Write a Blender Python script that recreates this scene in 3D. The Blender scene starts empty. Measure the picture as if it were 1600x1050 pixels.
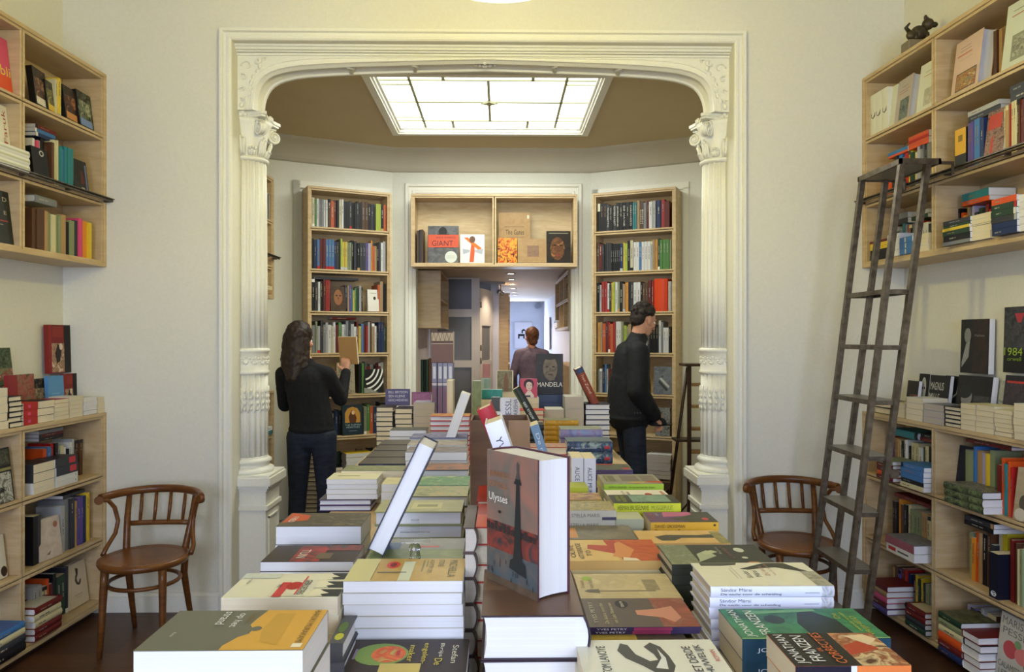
import bpy, bmesh, math, random
from mathutils import Vector, Matrix, noise
from math import sin, cos, pi, radians, sqrt, atan
C = bpy.context.scene.collection
SC = bpy.context.scene
RND = random.Random(7)
# ------------------------------------------------------------------ camera
F, CX, HZ, EYE = 1160.0, 800.0, 528.0, 1.55
TH = atan(18/1160)
cam = bpy.data.cameras.new('camera'); co = bpy.data.objects.new('camera', cam); C.objects.link(co)
cam.sensor_width = 36; cam.lens = 36*F/1600; cam.shift_y = 3/1600; cam.clip_start = .05
co.location = (0, 0, EYE); co.rotation_euler = (pi/2, 0, -TH)
SC.camera = co
# ------------------------------------------------------------------ exposure, world, big lights
SC.view_settings.view_transform = 'Standard'; SC.view_settings.look = 'None'
SC.view_settings.gamma = 1; SC.view_settings.use_curve_mapping = False
SC.view_settings.exposure = 0.15
W = bpy.data.worlds.new('sky'); SC.world = W; W.use_nodes = True
bg = W.node_tree.nodes['Background']; bg.inputs[0].default_value = (.62, .75, 1, 1); bg.inputs[1].default_value = .35
def area(name, loc, rot, sx, sy, power, col):
    l = bpy.data.lights.new(name, 'AREA'); l.shape = 'RECTANGLE'; l.size = sx; l.size_y = sy; l.energy = power; l.color = col
    o = bpy.data.objects.new(name, l); C.objects.link(o); o.location = loc; o.rotation_euler = rot; return o
def point(name, loc, power, col, r=.03):
    l = bpy.data.lights.new(name, 'POINT'); l.energy = power; l.color = col; l.shadow_soft_size = r
    o = bpy.data.objects.new(name, l); C.objects.link(o); o.location = loc; return o
DAY = (.67, .78, 1.08)
area('window_daylight', (-1.15, -2.12, 1.7), (pi/2-.30, 0, 0), 1.2, 1.8, 92, DAY)      # daylight in the two street windows
area('window_daylight', (.95, -2.12, 1.7), (pi/2-.30, 0, 0), 1.2, 1.8, 92, DAY)
area('skylight_daylight', (-.08, 5.42, 3.3), (0, 0, 0), 1.42, 1.35, 36, (.95, 1, .93))     # daylight behind the skylight glass

# ------------------------------------------------------------------ helpers
def lin(c):
    if isinstance(c, str):
        c = [int(c[i:i+2], 16)/255 for i in (0, 2, 4)]
    return tuple((x/12.92 if x <= .04045 else ((x+.055)/1.055)**2.4) for x in c) + (1,)
MATS = {}
def mat(c, rough=.5, metal=0., key=None, emit=0, bump=0, bscale=40, spec=.5, trans=0, alpha=1):
    k = (c, rough, metal, emit, bump, bscale, spec, trans, alpha)
    if k in MATS: return MATS[k]
    m = bpy.data.materials.new(key or 'paint_'+str(c)); m.use_nodes = True
    nt = m.node_tree; b = nt.nodes['Principled BSDF']; col = lin(c)
    b.inputs['Roughness'].default_value = rough; b.inputs['Metallic'].default_value = metal
    b.inputs['Specular IOR Level'].default_value = spec
    if trans: b.inputs['Transmission Weight'].default_value = trans
    if alpha < 1: b.inputs['Alpha'].default_value = alpha
    if emit:
        b.inputs['Emission Color'].default_value = col; b.inputs['Emission Strength'].default_value = emit
    tc = nt.nodes.new('ShaderNodeTexCoord'); n = nt.nodes.new('ShaderNodeTexNoise'); n.inputs['Scale'].default_value = bscale if bump else 6
    n.inputs['Detail'].default_value = 3
    nt.links.new(tc.outputs['Object'], n.inputs['Vector'])
    mx = nt.nodes.new('ShaderNodeMix'); mx.data_type = 'RGBA'
    mx.inputs['A'].default_value = tuple(x*.93 for x in col[:3])+(1,); mx.inputs['B'].default_value = tuple(min(1, x*1.05) for x in col[:3])+(1,)
    nt.links.new(n.outputs['Fac'], mx.inputs['Factor']); nt.links.new(mx.outputs['Result'], b.inputs['Base Color'])
    if bump:
        bp = nt.nodes.new('ShaderNodeBump'); bp.inputs['Strength'].default_value = bump; bp.inputs['Distance'].default_value = .003
        nt.links.new(n.outputs['Fac'], bp.inputs['Height']); nt.links.new(bp.outputs['Normal'], b.inputs['Normal'])
    MATS[k] = m; return m
def ramp_mat(key, stops, scale=(1, 1, 1), nscale=5, detail=4, rough=.5, dist=0, bump=0, kind='noise', spec=.35, metal=0):
    """noise (or wave) in object space through a colour ramp"""
    k = (key, str(stops), scale, nscale)
    if k in MATS: return MATS[k]
    m = bpy.data.materials.new(key); m.use_nodes = True; nt = m.node_tree; b = nt.nodes['Principled BSDF']
    b.inputs['Roughness'].default_value = rough; b.inputs['Specular IOR Level'].default_value = spec; b.inputs['Metallic'].default_value = metal
    tc = nt.nodes.new('ShaderNodeTexCoord'); mp = nt.nodes.new('ShaderNodeMapping'); mp.inputs['Scale'].default_value = scale
    nt.links.new(tc.outputs['Object'], mp.inputs[0])
    if kind == 'noise':
        n = nt.nodes.new('ShaderNodeTexNoise'); n.inputs['Scale'].default_value = nscale; n.inputs['Detail'].default_value = detail
        n.inputs['Distortion'].default_value = dist
    elif kind == 'voronoi':
        n = nt.nodes.new('ShaderNodeTexVoronoi'); n.inputs['Scale'].default_value = nscale
    else:
        n = nt.nodes.new('ShaderNodeTexWave'); n.inputs['Scale'].default_value = nscale; n.bands_direction = kind
        n.inputs['Distortion'].default_value = dist; n.inputs['Detail'].default_value = detail
    nt.links.new(mp.outputs[0], n.inputs['Vector'])
    r = nt.nodes.new('ShaderNodeValToRGB'); el = r.color_ramp.elements
    while len(el) < len(stops): el.new(.5)
    for e, (p, c) in zip(el, stops): e.position = p; e.color = lin(c)
    src = n.outputs['Distance'] if kind == 'voronoi' else n.outputs['Fac']
    nt.links.new(src, r.inputs[0]); nt.links.new(r.outputs[0], b.inputs['Base Color'])
    if bump:
        bp = nt.nodes.new('ShaderNodeBump'); bp.inputs['Strength'].default_value = bump; bp.inputs['Distance'].default_value = .002
        nt.links.new(src, bp.inputs['Height']); nt.links.new(bp.outputs['Normal'], b.inputs['Normal'])
    MATS[k] = m; return m
def art(*cols, s=9, d=1.5):
    """printed picture: blotches of the given colours"""
    n = len(cols); st = [(.33 + .34*i/max(1, n-1), c) for i, c in enumerate(cols)]
    return ramp_mat('printed_picture', st, (1, 1, 1), s*4, 3, .4, d, spec=.25)

WALLM = mat('dcd9c9', .7, bump=.05, bscale=60, key='wall_paint')
PLAST = mat('e6e4d6', .45, key='gloss_white_paint', bump=.05, bscale=90)
CEILM = mat('c2b08a', .8, key='taupe_ceiling_paint')
PLY = ramp_mat('birch_plywood', [(.3, 'b79c72'), (.55, 'c3aa80'), (.75, 'cdb68e')], (1.2, 1.2, 7), 5, 5, .42, .6, .05)
PLYE = ramp_mat('plywood_edge', [(.35, 'b89a6a'), (.6, 'd0b586')], (4, 4, 4), 8, 3, .5, .2)
FLOORM = None
STEEL = ramp_mat('raw_steel', [(.3, '544c42'), (.7, '7a7164')], (1, 1, 1), 30, 4, .4, 0, metal=.85)
def pagemat(c, key):
    return ramp_mat(key, [(.25, tuple(x*.965 for x in c)), (.7, c)], (2, 2, 420), 1.0, 2, .8, .2)
PG = {'w': pagemat((.87, .865, .865), 'white_paper_edges'), 'c': pagemat((.87, .82, .70), 'cream_paper_edges'),
      'g': pagemat((.74, .70, .64), 'grey_paper_edges')}

def new(name, me, parent=None, loc=None, M=None):
    o = bpy.data.objects.new(name, me); C.objects.link(o)
    if parent is not None: o.parent = parent
    if M is not None: o.matrix_local = M if parent is not None else M
    if M is not None and parent is None: o.matrix_world = M
    if loc is not None: o.location = loc
    return o
def tag(o, label=None, cat=None, group=None, kind=None):
    if label: o['label'] = label
    if cat: o['category'] = cat
    if group: o['group'] = group
    if kind: o['kind'] = kind
    return o
def thing(name, label, cat, loc=(0, 0, 0), rz=0, group=None, M=None):
    o = bpy.data.objects.new(name, None); C.objects.link(o); o.empty_display_size = .05
    if M is not None: o.matrix_world = M
    else: o.location = loc; o.rotation_euler = (0, 0, rz)
    return tag(o, label, cat, group)
class MB:
    """collects shapes, builds one mesh object"""
    def __init__(s): s.bm = bmesh.new(); s.mi = 0
    def face(s, vs, mi=None, smooth=False):
        try: f = s.bm.faces.new(vs)
        except ValueError: return None
        f.material_index = s.mi if mi is None else mi; f.smooth = smooth; return f
    def box(s, a, b, M=None):
        x0, y0, z0 = a; x1, y1, z1 = b
        x0, x1 = sorted((x0, x1)); y0, y1 = sorted((y0, y1)); z0, z1 = sorted((z0, z1))
        v = [Vector(p) for p in ((x0,y0,z0),(x1,y0,z0),(x1,y1,z0),(x0,y1,z0),(x0,y0,z1),(x1,y0,z1),(x1,y1,z1),(x0,y1,z1))]
        if M is not None: v = [M @ p for p in v]
        v = [s.bm.verts.new(p) for p in v]
        for q in ((3,2,1,0),(4,5,6,7),(0,1,5,4),(1,2,6,5),(2,3,7,6),(3,0,4,7)): s.face([v[i] for i in q])
        return s
    def rings(s, rs, cap=True, closed=True, smooth=True, loop=False):
        rows = [[s.bm.verts.new(p) for p in r] for r in rs]; n = len(rows[0])
        pairs = list(zip(rows, rows[1:])) + ([(rows[-1], rows[0])] if loop else [])
        for a, b in pairs:
            for i in range(n if closed else n-1):
                j = (i+1) % n; s.face([a[i], a[j], b[j], b[i]], smooth=smooth)
        if cap and closed and not loop: s.face(rows[0][::-1]); s.face(rows[-1])
        return s
    def tube(s, pts, r, n=10, r2=None, loop=False, flat=1.0, up=None):
        """round (or flattened) bar through pts; r may be a list"""
        pts = [Vector(p) for p in pts]; N = len(pts); rs = []
        prev = None
        for i, p in enumerate(pts):
            if loop: t = pts[(i+1) % N] - pts[i-1]
            else: t = (pts[min(i+1, N-1)] - pts[max(i-1, 0)])
            t.normalize()
            if prev is None:
                a = Vector(up) if up else (Vector((0, 0, 1)) if abs(t.z) < .9 else Vector((1, 0, 0)))
            else: a = prev
            u = (a - t*a.dot(t)).normalized(); prev = u; v = t.cross(u)
            rr = r[i] if isinstance(r, (list, tuple)) else r
            rs.append([p + (u*cos(k*2*pi/n)*flat + v*sin(k*2*pi/n))*rr for k in range(n)])
        return s.rings(rs, loop=loop)
    def lathe(s, prof, c=(0, 0, 0), n=32, mod=None):
        rs = []
        for (r, z) in prof:
            rs.append([Vector((c[0]+(mod(r, z, k*2*pi/n) if mod else r)*cos(k*2*pi/n), c[1]+(mod(r, z, k*2*pi/n) if mod else r)*sin(k*2*pi/n), c[2]+z)) for k in range(n)])
        return s.rings(rs)
    def prism(s, poly, z0, z1, M=None, smooth=False):
        """2-D polygon (x,y) extruded along z"""
        rs = [[Vector((x, y, z)) for x, y in poly] for z in (z0, z1)]
        if M is not None: rs = [[M @ p for p in r] for r in rs]
        return s.rings(rs, smooth=smooth)
    def ell(s, c, r, n=16, m=10, M=None):
        c = Vector(c); rs = []
        for i in range(m+1):
            a = -pi/2 + pi*i/m; a = max(-pi/2+.02, min(pi/2-.02, a))
            rs.append([Vector((r[0]*cos(a)*cos(k*2*pi/n), r[1]*cos(a)*sin(k*2*pi/n), r[2]*sin(a))) for k in range(n)])
        rs = [[(M @ p if M is not None else p) + c for p in q] for q in rs]
        return s.rings(rs)
    def poly(s, pts, mi=None): return s.face([s.bm.verts.new(p) for p in pts], mi)
    def build(s, name, mats, parent=None, M=None, bevel=0, sub=0):
        bmesh.ops.recalc_face_normals(s.bm, faces=s.bm.faces[:])
        if bevel:
            es = [e for e in s.bm.edges if len(e.link_faces) == 2 and e.calc_face_angle(0) > .6]
            bmesh.ops.bevel(s.bm, geom=es, offset=bevel, segments=1, affect='EDGES', clamp_overlap=True)
        me = bpy.data.meshes.new(name); s.bm.to_mesh(me); s.bm.free()
        for m in (mats if isinstance(mats, (list, tuple)) else [mats]): me.materials.append(m)
        o = new(name, me, parent, M=M)
        return o
def flatmesh(me): return me
# pixel helpers: where the photograph's pixel (px, py) meets a plane of the place
def ray(px, py):
    cx, cz = (px-CX)/F, -(py-HZ)/F
    return Vector((sin(TH)+cx*cos(TH), cos(TH)-cx*sin(TH), cz))
def P(px, py, Y):
    d = ray(px, py); k = Y/d.y; return Vector((d.x*k, Y, EYE+d.z*k))
def Xat(px, Y): return P(px, HZ, Y).x
def Zat(py, Y): return EYE-(py-HZ)/F*Y
# text
_TX = {}
def text_geo(body):
    if body in _TX: return _TX[body]
    cu = bpy.data.curves.new('t', 'FONT'); cu.body = body; cu.resolution_u = 3
    o = bpy.data.objects.new('t', cu); C.objects.link(o)
    me = bpy.data.meshes.new_from_object(o.evaluated_get(bpy.context.evaluated_depsgraph_get()))
    vs = [(v.co.x, v.co.y) for v in me.vertices]; fs = [tuple(p.vertices) for p in me.polygons]
    bpy.data.objects.remove(o); bpy.data.curves.remove(cu); bpy.data.meshes.remove(me)
    xs = [v[0] for v in vs]; ys = [v[1] for v in vs]
    x0, x1, y0, y1 = min(xs), max(xs), min(ys), max(ys)
    vs = [((x-x0)/(x1-x0), (y-y0)/max(1e-6, y1-y0)) for x, y in vs]
    _TX[body] = (vs, fs); return _TX[body]
# ------------------------------------------------------------------ the room
def struct(o): o['kind'] = 'structure'; return o
ACX = -.0925                                        # middle of the archway
WY = 4.24                                           # face of the wall with the archway
LO, LU = Vector((-2.23, 4.24)), Vector((-.0457, -1)).normalized()
RO, RU_ = Vector((2.08, 4.24)), Vector((.049, -1)).normalized()
b = MB(); b.box((-3.4, -2.3, -.12), (3.4, 15.2, 0))
FLOORM = bpy.data.materials.new('oak_plank_floor'); FLOORM.use_nodes = True
nt = FLOORM.node_tree; pb = nt.nodes['Principled BSDF']; pb.inputs['Roughness'].default_value = .38
tc = nt.nodes.new('ShaderNodeTexCoord'); br = nt.nodes.new('ShaderNodeTexBrick'); br.inputs['Scale'].default_value = 1
br.inputs['Brick Width'].default_value = 1.9; br.inputs['Row Height'].default_value = .16; br.inputs['Mortar Size'].default_value = .0025
br.inputs['Color1'].default_value = lin('5c3c28'); br.inputs['Color2'].default_value = lin('4c3120'); br.inputs['Mortar'].default_value = lin('3a2518'); br.inputs['Bias'].default_value = 0
mp = nt.nodes.new('ShaderNodeMapping'); mp.inputs['Scale'].default_value = (1, 12, 1); nz = nt.nodes.new('ShaderNodeTexNoise'); nz.inputs['Scale'].default_value = 3; nz.inputs['Detail'].default_value = 6
nt.links.new(tc.outputs['Object'], br.inputs[0]); nt.links.new(tc.outputs['Object'], mp.inputs[0]); nt.links.new(mp.outputs[0], nz.inputs['Vector'])
mx = nt.nodes.new('ShaderNodeMix'); mx.data_type = 'RGBA'; mx.blend_type = 'MULTIPLY'; mx.inputs['Factor'].default_value = .6
nt.links.new(br.outputs['Color'], mx.inputs['A']); nt.links.new(nz.outputs['Color'], mx.inputs['B'])
rr = nt.nodes.new('ShaderNodeValToRGB'); rr.color_ramp.elements[0].color = (.55, .55, .55, 1); rr.color_ramp.elements[1].color = (1.15, 1.15, 1.15, 1)
nt.links.new(nz.outputs['Fac'], rr.inputs[0]); nt.links.new(rr.outputs[0], mx.inputs['B']); nt.links.new(mx.outputs['Result'], pb.inputs['Base Color'])
struct(b.build('floor', FLOORM))
CZ = 3.72
b = MB(); b.box((-3.0, -2.3, CZ), (3.0, WY+.2, CZ+.1)); struct(b.build('ceiling', mat('e4dfc6', .8, key='ceiling_paint')))
# archway wall: left, right and over the opening
xl, xr = ACX-1.43, ACX+1.43; ztop = 3.236
b = MB(); b.box((-3.0, WY, 0), (xl, WY+.44, CZ)); b.box((xr, WY, 0), (3.0, WY+.44, CZ)); b.box((xl, WY, ztop), (xr, WY+.44, CZ))
struct(b.build('wall_archway', WALLM))
def sidewall(name, O, u, sgn):
    n = Vector((-1, .0457)).normalized() if sgn < 0 else Vector((1, .049)).normalized()
    A = O + n*.245 - u*.15; B = O + n*.245 + u*6.6
    b = MB(); b.prism([(A.x, A.y), (B.x, B.y), (B.x+n.x*.15, B.y+n.y*.15), (A.x+n.x*.15, A.y+n.y*.15)], 0, CZ+.02)
    struct(b.build(name, WALLM)); return n
LN = sidewall('wall_left', LO, LU, -1); RN = sidewall('wall_right', RO, RU_, 1)
# street wall behind the camera with two windows
b = MB(); YB = -2.15
for x0, x1, z0, z1 in ((-3, -1.75, 0, CZ), (-.55, .35, 0, CZ), (1.55, 3, 0, CZ), (-1.75, -.55, 0, .8), (-1.75, -.55, 2.7, CZ), (.35, 1.55, 0, .8), (.35, 1.55, 2.7, CZ)):
    b.box((x0, YB-.2, z0), (x1, YB, z1))
struct(b.build('wall_street', WALLM))
for i, x0 in enumerate((-1.75, .35)):
    b = MB()
    for q in ((x0, .8, x0+.06, 2.7), (x0+1.14, .8, x0+1.2, 2.7), (x0, .8, x0+1.2, .87), (x0, 2.63, x0+1.2, 2.7), (x0+.57, .8, x0+.63, 2.7), (x0, 2.1, x0+1.2, 2.15)):
        b.box((q[0], YB-.14, q[1]), (q[2], YB-.08, q[3]))
    w = struct(b.build('window_%d' % (i+1), PLAST))
    b = MB(); b.box((x0+.05, YB-.115, .86), (x0+1.15, YB-.11, 2.64)); g = b.build('pane', mat('ffffff', .02, trans=1, key='window_glass'), w)
# skirting
def skirt(name, A, B, n, h=.11):
    b = MB(); t = .018
    for z0, z1, k in ((0, h-.02, t), (h-.02, h, t*.6)):
        b.prism([(A[0], A[1]), (B[0], B[1]), (B[0]+n[0]*k, B[1]+n[1]*k), (A[0]+n[0]*k, A[1]+n[1]*k)], z0, z1)
    return struct(b.build(name, PLAST))
skirt('baseboard_left', (-2.46, WY-.001), (ACX-1.50, WY-.001), (0, -1)); skirt('baseboard_right', (ACX+1.50, WY-.001), (2.31, WY-.001), (0, -1))
# ---- moulded casing of the archway
def casing(name, x0, x1, zt, Y, w=.075, d=.03, n=(0, -1)):
    """mitred moulding round an opening; x0,x1 inner edges"""
    prof = [(0, 0), (0, d*.55), (w*.12, d*.75), (w*.3, d*.75), (w*.36, d*.5), (w*.62, d*.5), (w*.7, d), (w*.93, d), (w, d*.6), (w, 0)]
    rs = []
    for (px_, pz_, sx, sz) in ((x0, 0, -1, 0), (x0, zt, -1, 1), (x1, zt, 1, 1), (x1, 0, 1, 0)):
        rs.append([Vector((px_+sx*a, Y-h, pz_+sz*a)) for a, h in prof])
    b = MB(); b.rings(rs, smooth=False); return struct(b.build(name, PLAST))
casing('trim_1', xl, xr, ztop, WY, .068, .032)
# ---- arch plate between the columns
AY0, AY1 = 4.325, 4.49
half = [(1.337, 2.872), (1.335, 2.91), (1.330, 2.955), (1.322, 2.985), (1.308, 3.018), (1.292, 3.043), (1.268, 3.067), (1.235, 3.086), (1.197, 3.100), (1.14, 3.114), (1.058, 3.125), (.9, 3.136), (.72, 3.145), (.5, 3.152), (.25, 3.160), (0, 3.166)]
curve = [(ACX-a, z) for a, z in half] + [(ACX+a, z) for a, z in half[-2::-1]]
b = MB()
def offc(k):
    out = []
    for i, (x, z) in enumerate(curve):
        a = Vector(curve[max(0, i-1)]); c = Vector(curve[min(len(curve)-1, i+1)]); t = (c-a).normalized(); nn = Vector((-t.y, t.x))
        kk = k*min(1, max(.1, (3.184-z)/.05)) if k > 0 else k
        out.append((x+nn.x*kk, z+nn.y*kk))
    return out
zt2 = ztop+.0
xa, xb = xl-.001+.001, xr
# front and back faces as quads from curve up to a rectangle path
def rect_path():
    out = []
    for x, z in curve:
        f = (x-ACX)/1.337
        if abs(f) > .985: out.append((xa if f < 0 else xb, z))
        else: out.append((ACX+f*1.43/.985 if abs(f) < .985 else 0, zt2))
    return out
rp = rect_path()
def band(c1, c2, y1, y2, smooth=True):
    r1 = [b.bm.verts.new((x, y1, z)) for x, z in c1]; r2 = [b.bm.verts.new((x, y2, z)) for x, z in c2]
    for i in range(len(r1)-1): b.face([r1[i], r1[i+1], r2[i+1], r2[i]], smooth=smooth)
for yy in (AY0, AY1):
    # corner pieces plus top
    i0 = max(i for i in range(len(curve)//2) if abs((curve[i][0]-ACX)/1.337) > .9)
    vs = [(xa, 2.872)] + curve[:i0+1] + [(curve[i0][0], zt2), (xa, zt2)]; b.poly([(x, yy, z) for x, z in vs])
    vs = [(xb, 2.872)] + curve[::-1][:i0+1] + [(curve[-1-i0][0], zt2), (xb, zt2)]; b.poly([(x, yy, z) for x, z in vs][::-1])
    for i in range(i0, len(curve)-1-i0):
        (x1, z1), (x2, z2) = curve[i], curve[i+1]; b.poly([(x1, yy, z1), (x2, yy, z2), (x2, yy, zt2), (x1, yy, zt2)])
# moulded soffit: steps along the depth
prev = (AY0, 0)
for (yy, k) in ((AY0, -.0), (AY0+.02, -.012), (AY0+.03, .004), (AY0+.07, .016), (AY1-.05, .016), (AY1-.025, .0), (AY1-.02, -.01), (AY1, -.01), (AY1, 0)):
    band(offc(prev[1]), offc(k), prev[0], yy); prev = (yy, k)
# archivolt ring raised on the face
for (y0, k0, y1, k1) in ((AY0, .0, AY0-.012, .004), (AY0-.012, .004, AY0-.012, .018), (AY0-.012, .018, AY0-.004, .022), (AY0-.004, .022, AY0-.004, .034), (AY0-.004, .034, AY0-.010, .038), (AY0-.010, .038, AY0-.010, .046), (AY0-.010, .046, AY0, .05)):
    band(offc(k0), offc(k1), y0, y1)
# straight mouldings under the head of the opening
for (z0, z1, yy) in ((zt2-.012, zt2, AY0-.05), (zt2-.026, zt2-.012, AY0-.038), (zt2-.034, zt2-.026, AY0-.018), (zt2-.05, zt2-.04, AY0-.010)):
    b.box((xa, yy, z0), (xb, AY0, z1))
b.box((xa, AY0+.001, 2.8745), (ACX-1.339, AY1-.001, 2.885)); b.box((ACX+1.339, AY0+.001, 2.8745), (xb, AY1-.001, 2.885))
arch = struct(b.build('trim_2', PLAST))
# carved spandrel foliage and soffit ribs, part of the arch
b = MB()
for s in (-1, 1):
    def Q(a, z): return (ACX+s*a, AY0-.006, z)
    for c0, r0, t0, tn in (((1.375, 3.125), .035, 0, 4.5), ((1.395, 3.06), .022, 1, 5), ((1.32, 3.15), .02, 2, 4.8), ((1.40, 2.99), .016, 0, 4.5), ((1.27, 3.165), .013, .5, 4.6), ((1.405, 2.93), .012, .5, 4.6)):
        b.tube([Q(c0[0]+cos(t0+t)*r0*(1-t/7), c0[1]+sin(t0+t)*r0*(1-t/7)) for t in [tn*i/14 for i in range(15)]], [.0055*(1-i/30) for i in range(15)], 6)
    for i in range(9):
        a0 = 1.405-.012*sin(i)-i*.016; z0 = 2.9+i*.032
        b.ell(Q(a0 if i < 7 else 1.30, min(z0, 3.17)), (.012, .006, .016), 8, 6)
    for a, z in ((.80, 3.142), (.42, 3.155)):
        b.tube([(ACX+s*a, AY0+.03, z-.003), (ACX+s*(a-.02), (AY0+AY1)/2, z+.006), (ACX+s*(a-.0), AY1-.03, z-.003)], .013, 8)
for x, r in ((0, .02), (.03, .014), (-.03, .014), (.055, .01), (-.055, .01)):
    b.ell((ACX+x, (AY0+AY1)/2, 3.168), (r, r, r*.9), 10, 8)
    b.ell((ACX+x*.8, AY0+.02, 3.162), (r*.7, r*.5, r*.7), 10, 8)
b.build('carved_foliage', PLAST, arch)
# ---- columns
def column(sgn):
    cx = ACX+sgn*1.425; cy = 4.49; R = .113
    t = thing('column', 'fluted white column carrying the %s end of the arch' % ('left' if sgn < 0 else 'right'), 'column', (cx, cy, 0), group='columns of the archway')
    def O(b, n, m=PLAST): return b.build(n, m, t)
    b = MB(); s = -sgn
    # pedestal: die with panels
    x0, x1 = (-.118, .15) if s > 0 else (-.15, .118)
    b.box((x0, -.14, .1), (x1, .12, .66))
    b.box((x0-.012*(s < 0), -.155, 0), (x1+.012*(s > 0), .13, .12))
    e = x1 if s > 0 else x0
    b.box((min(e, e+s*.012), -.15, .545), (max(e, e+s*.012), .13, .57)); b.box((x0, -.152, .545), (x1, -.139, .57))
    for (z0, z1, y0, y1) in ((.16, .17, -.1, .09), (.49, .5, -.1, .09), (.16, .5, -.1, -.09), (.16, .5, .08, .09)):
        b.box((min(e, e+s*.008), y0, z0), (max(e, e+s*.008), y1, z1))
    O(b, 'pedestal')
    b = MB()
    for k, (z0, z1) in enumerate(((.655, .672), (.672, .69), (.69, .735), (.735, .75))):
        g = (.008, .02, .034, .026)[k]
        b.box((x0-(g if s < 0 else 0), -.14-g, z0), (x1+(g if s > 0 else 0), .12+g, z1))
    O(b, 'pedestal_cap')
    b = MB(); b.lathe([(.10, .75), (.148, .75), (.152, .762), (.148, .776), (.13, .784), (.123, .795), (.126, .806), (.137, .812), (.134, .826), (.121, .834), (.1, .84)], n=40); O(b, 'base')
    def flute(depth, n=20):
        def f(r, z, a): return r - depth*max(0, (abs(sin(a*n/2)))-.25)*1.2
        return f
    b = MB(); b.lathe([(R*1.02, .83), (R*1.02, .845)], n=160, mod=flute(.002)); b.lathe([(R*1.02, .845), (R*1.015, 1.1), (R*1.0, 1.335)], n=200, mod=flute(.011)); O(b, 'lower_shaft')
    b = MB()
    b.lathe([(R*.9, 1.33), (R*1.06, 1.335), (R*1.1, 1.345), (R*1.06, 1.355), (R*1.02, 1.36), (R*1.02, 1.46), (R*1.07, 1.465), (R*1.12, 1.475), (R*1.07, 1.487), (R*.95, 1.49)], n=48)
    for k in range(14):
        a = k*2*pi/14; r = R*1.03
        for q in range(9):
            t_ = q*.75; rr_ = .03*(1-q/11); c_ = (cos(a+rr_*cos(t_)/r)*r, sin(a+rr_*cos(t_)/r)*r, 1.41+rr_*sin(t_)); b.ell(c_, (.006, .006, .006), 6, 5)
    O(b, 'carved_band')
    b = MB(); r = R*1.035
    for k in range(20):
        a = (k+.5)*2*pi/20
        for z, w_ in ((1.13, .010), (1.165, .013), (1.20, .010), (1.235, .008)):
            b.ell((cos(a)*r, sin(a)*r, z), (w_*.8, w_*.8, .012), 8, 6)
        a2 = k*2*pi/20
        b.tube([(cos(a2+dx)*r, sin(a2+dx)*r, z) for dx, z in ((0, 1.11), (.09, 1.15), (0, 1.19), (-.09, 1.22), (0, 1.26))], .004, 6)
    O(b, 'leaf_ornament')
    b = MB(); b.lathe([(R*.99, 1.485), (R*.985, 1.9), (R*.96, 2.3), (R*.93, 2.6)], n=200, mod=flute(.011)); O(b, 'upper_shaft')
    b = MB(); b.lathe([(R*.85, 2.595), (R*.98, 2.598), (R*1.06, 2.607), (R*1.06, 2.617), (R*.95, 2.622), (R*.9, 2.64), (R*.92, 2.70), (R*1.0, 2.76), (R*1.14, 2.82), (R*1.25, 2.843), (R*1.0, 2.845)], n=48)
    for k in range(12):            # acanthus leaves
        a = k*pi/6; 
        pts = [(R*.93, 2.63), (R*1.02, 2.66), (R*1.08, 2.70), (R*1.2, 2.735), (R*1.24, 2.725)] if k % 2 else [(R*.93, 2.63), (R*.98, 2.65), (R*1.06, 2.668), (R*1.14, 2.675), (R*1.15, 2.662)]
        for da, f in ((0, 1), (.12, .85), (-.12, .85)):
            b.tube([(cos(a+da)*q, sin(a+da)*q, 2.63+(z-2.63)*f) for q, z in pts], [.012, .015, .015, .012, .006], 8, flat=.6)
    for q in range(4):             # corner volutes
        a = pi/4+q*pi/2
        c = Vector((cos(a)*.163, sin(a)*.163, 2.782)); tdir = Vector((cos(a), sin(a), 0)); sd = Vector((-sin(a), cos(a), 0))
        for side in (-1, 1):
            pts = []; rad = []
            for i in range(34):
                th = i*.42; r_ = .044*(1-i/38)
                pts.append(c + sd*side*.016 + tdir*(r_*cos(th+1.4)) + Vector((0, 0, r_*sin(th+1.4)))); rad.append(.0082*(1-i/70))
            pts.insert(0, c+sd*side*.02-tdir*.06+Vector((0, 0, .045))); rad.insert(0, .007)
            b.tube(pts, rad, 8)
        b.ell(c-sd*.012, (.013, .013, .013), 10, 8); b.ell(c+sd*.012, (.013, .013, .013), 10, 8)
        b.tube([c-sd*.014, c+sd*.014], .036, 18)
    O(b, 'capital')
    b = MB(); n = 12; poly = []           # abacus with concave sides
    for q in range(4):
        a0 = pi/4+q*pi/2; a1 = a0+pi/2; p0 = Vector((cos(a0), sin(a0)))*.205; p1 = Vector((cos(a1), sin(a1)))*.205
        tn = (p1-p0).normalized(); inn = -Vector((cos((a0+a1)/2), sin((a0+a1)/2)))
        for i in range(9):
            f = i/8; poly.append(p0.lerp(p1, .06+.88*f)+inn*.026*sin(pi*f))
    for k, z0, z1 in ((1, 2.843, 2.856), (1.06, 2.856, 2.874)): b.prism([(p.x*k, p.y*k) for p in poly], z0, z1)
    for q in range(4): 
        a = q*pi/2
        for i in range(5): b.ell((cos(a+.09*(i-2))*.135, sin(a+.09*(i-2))*.135, 2.855+.012*(i % 2)), (.014, .014, .014), 8, 6)
    O(b, 'abacus')
    return t
column(-1); column(1)
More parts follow.
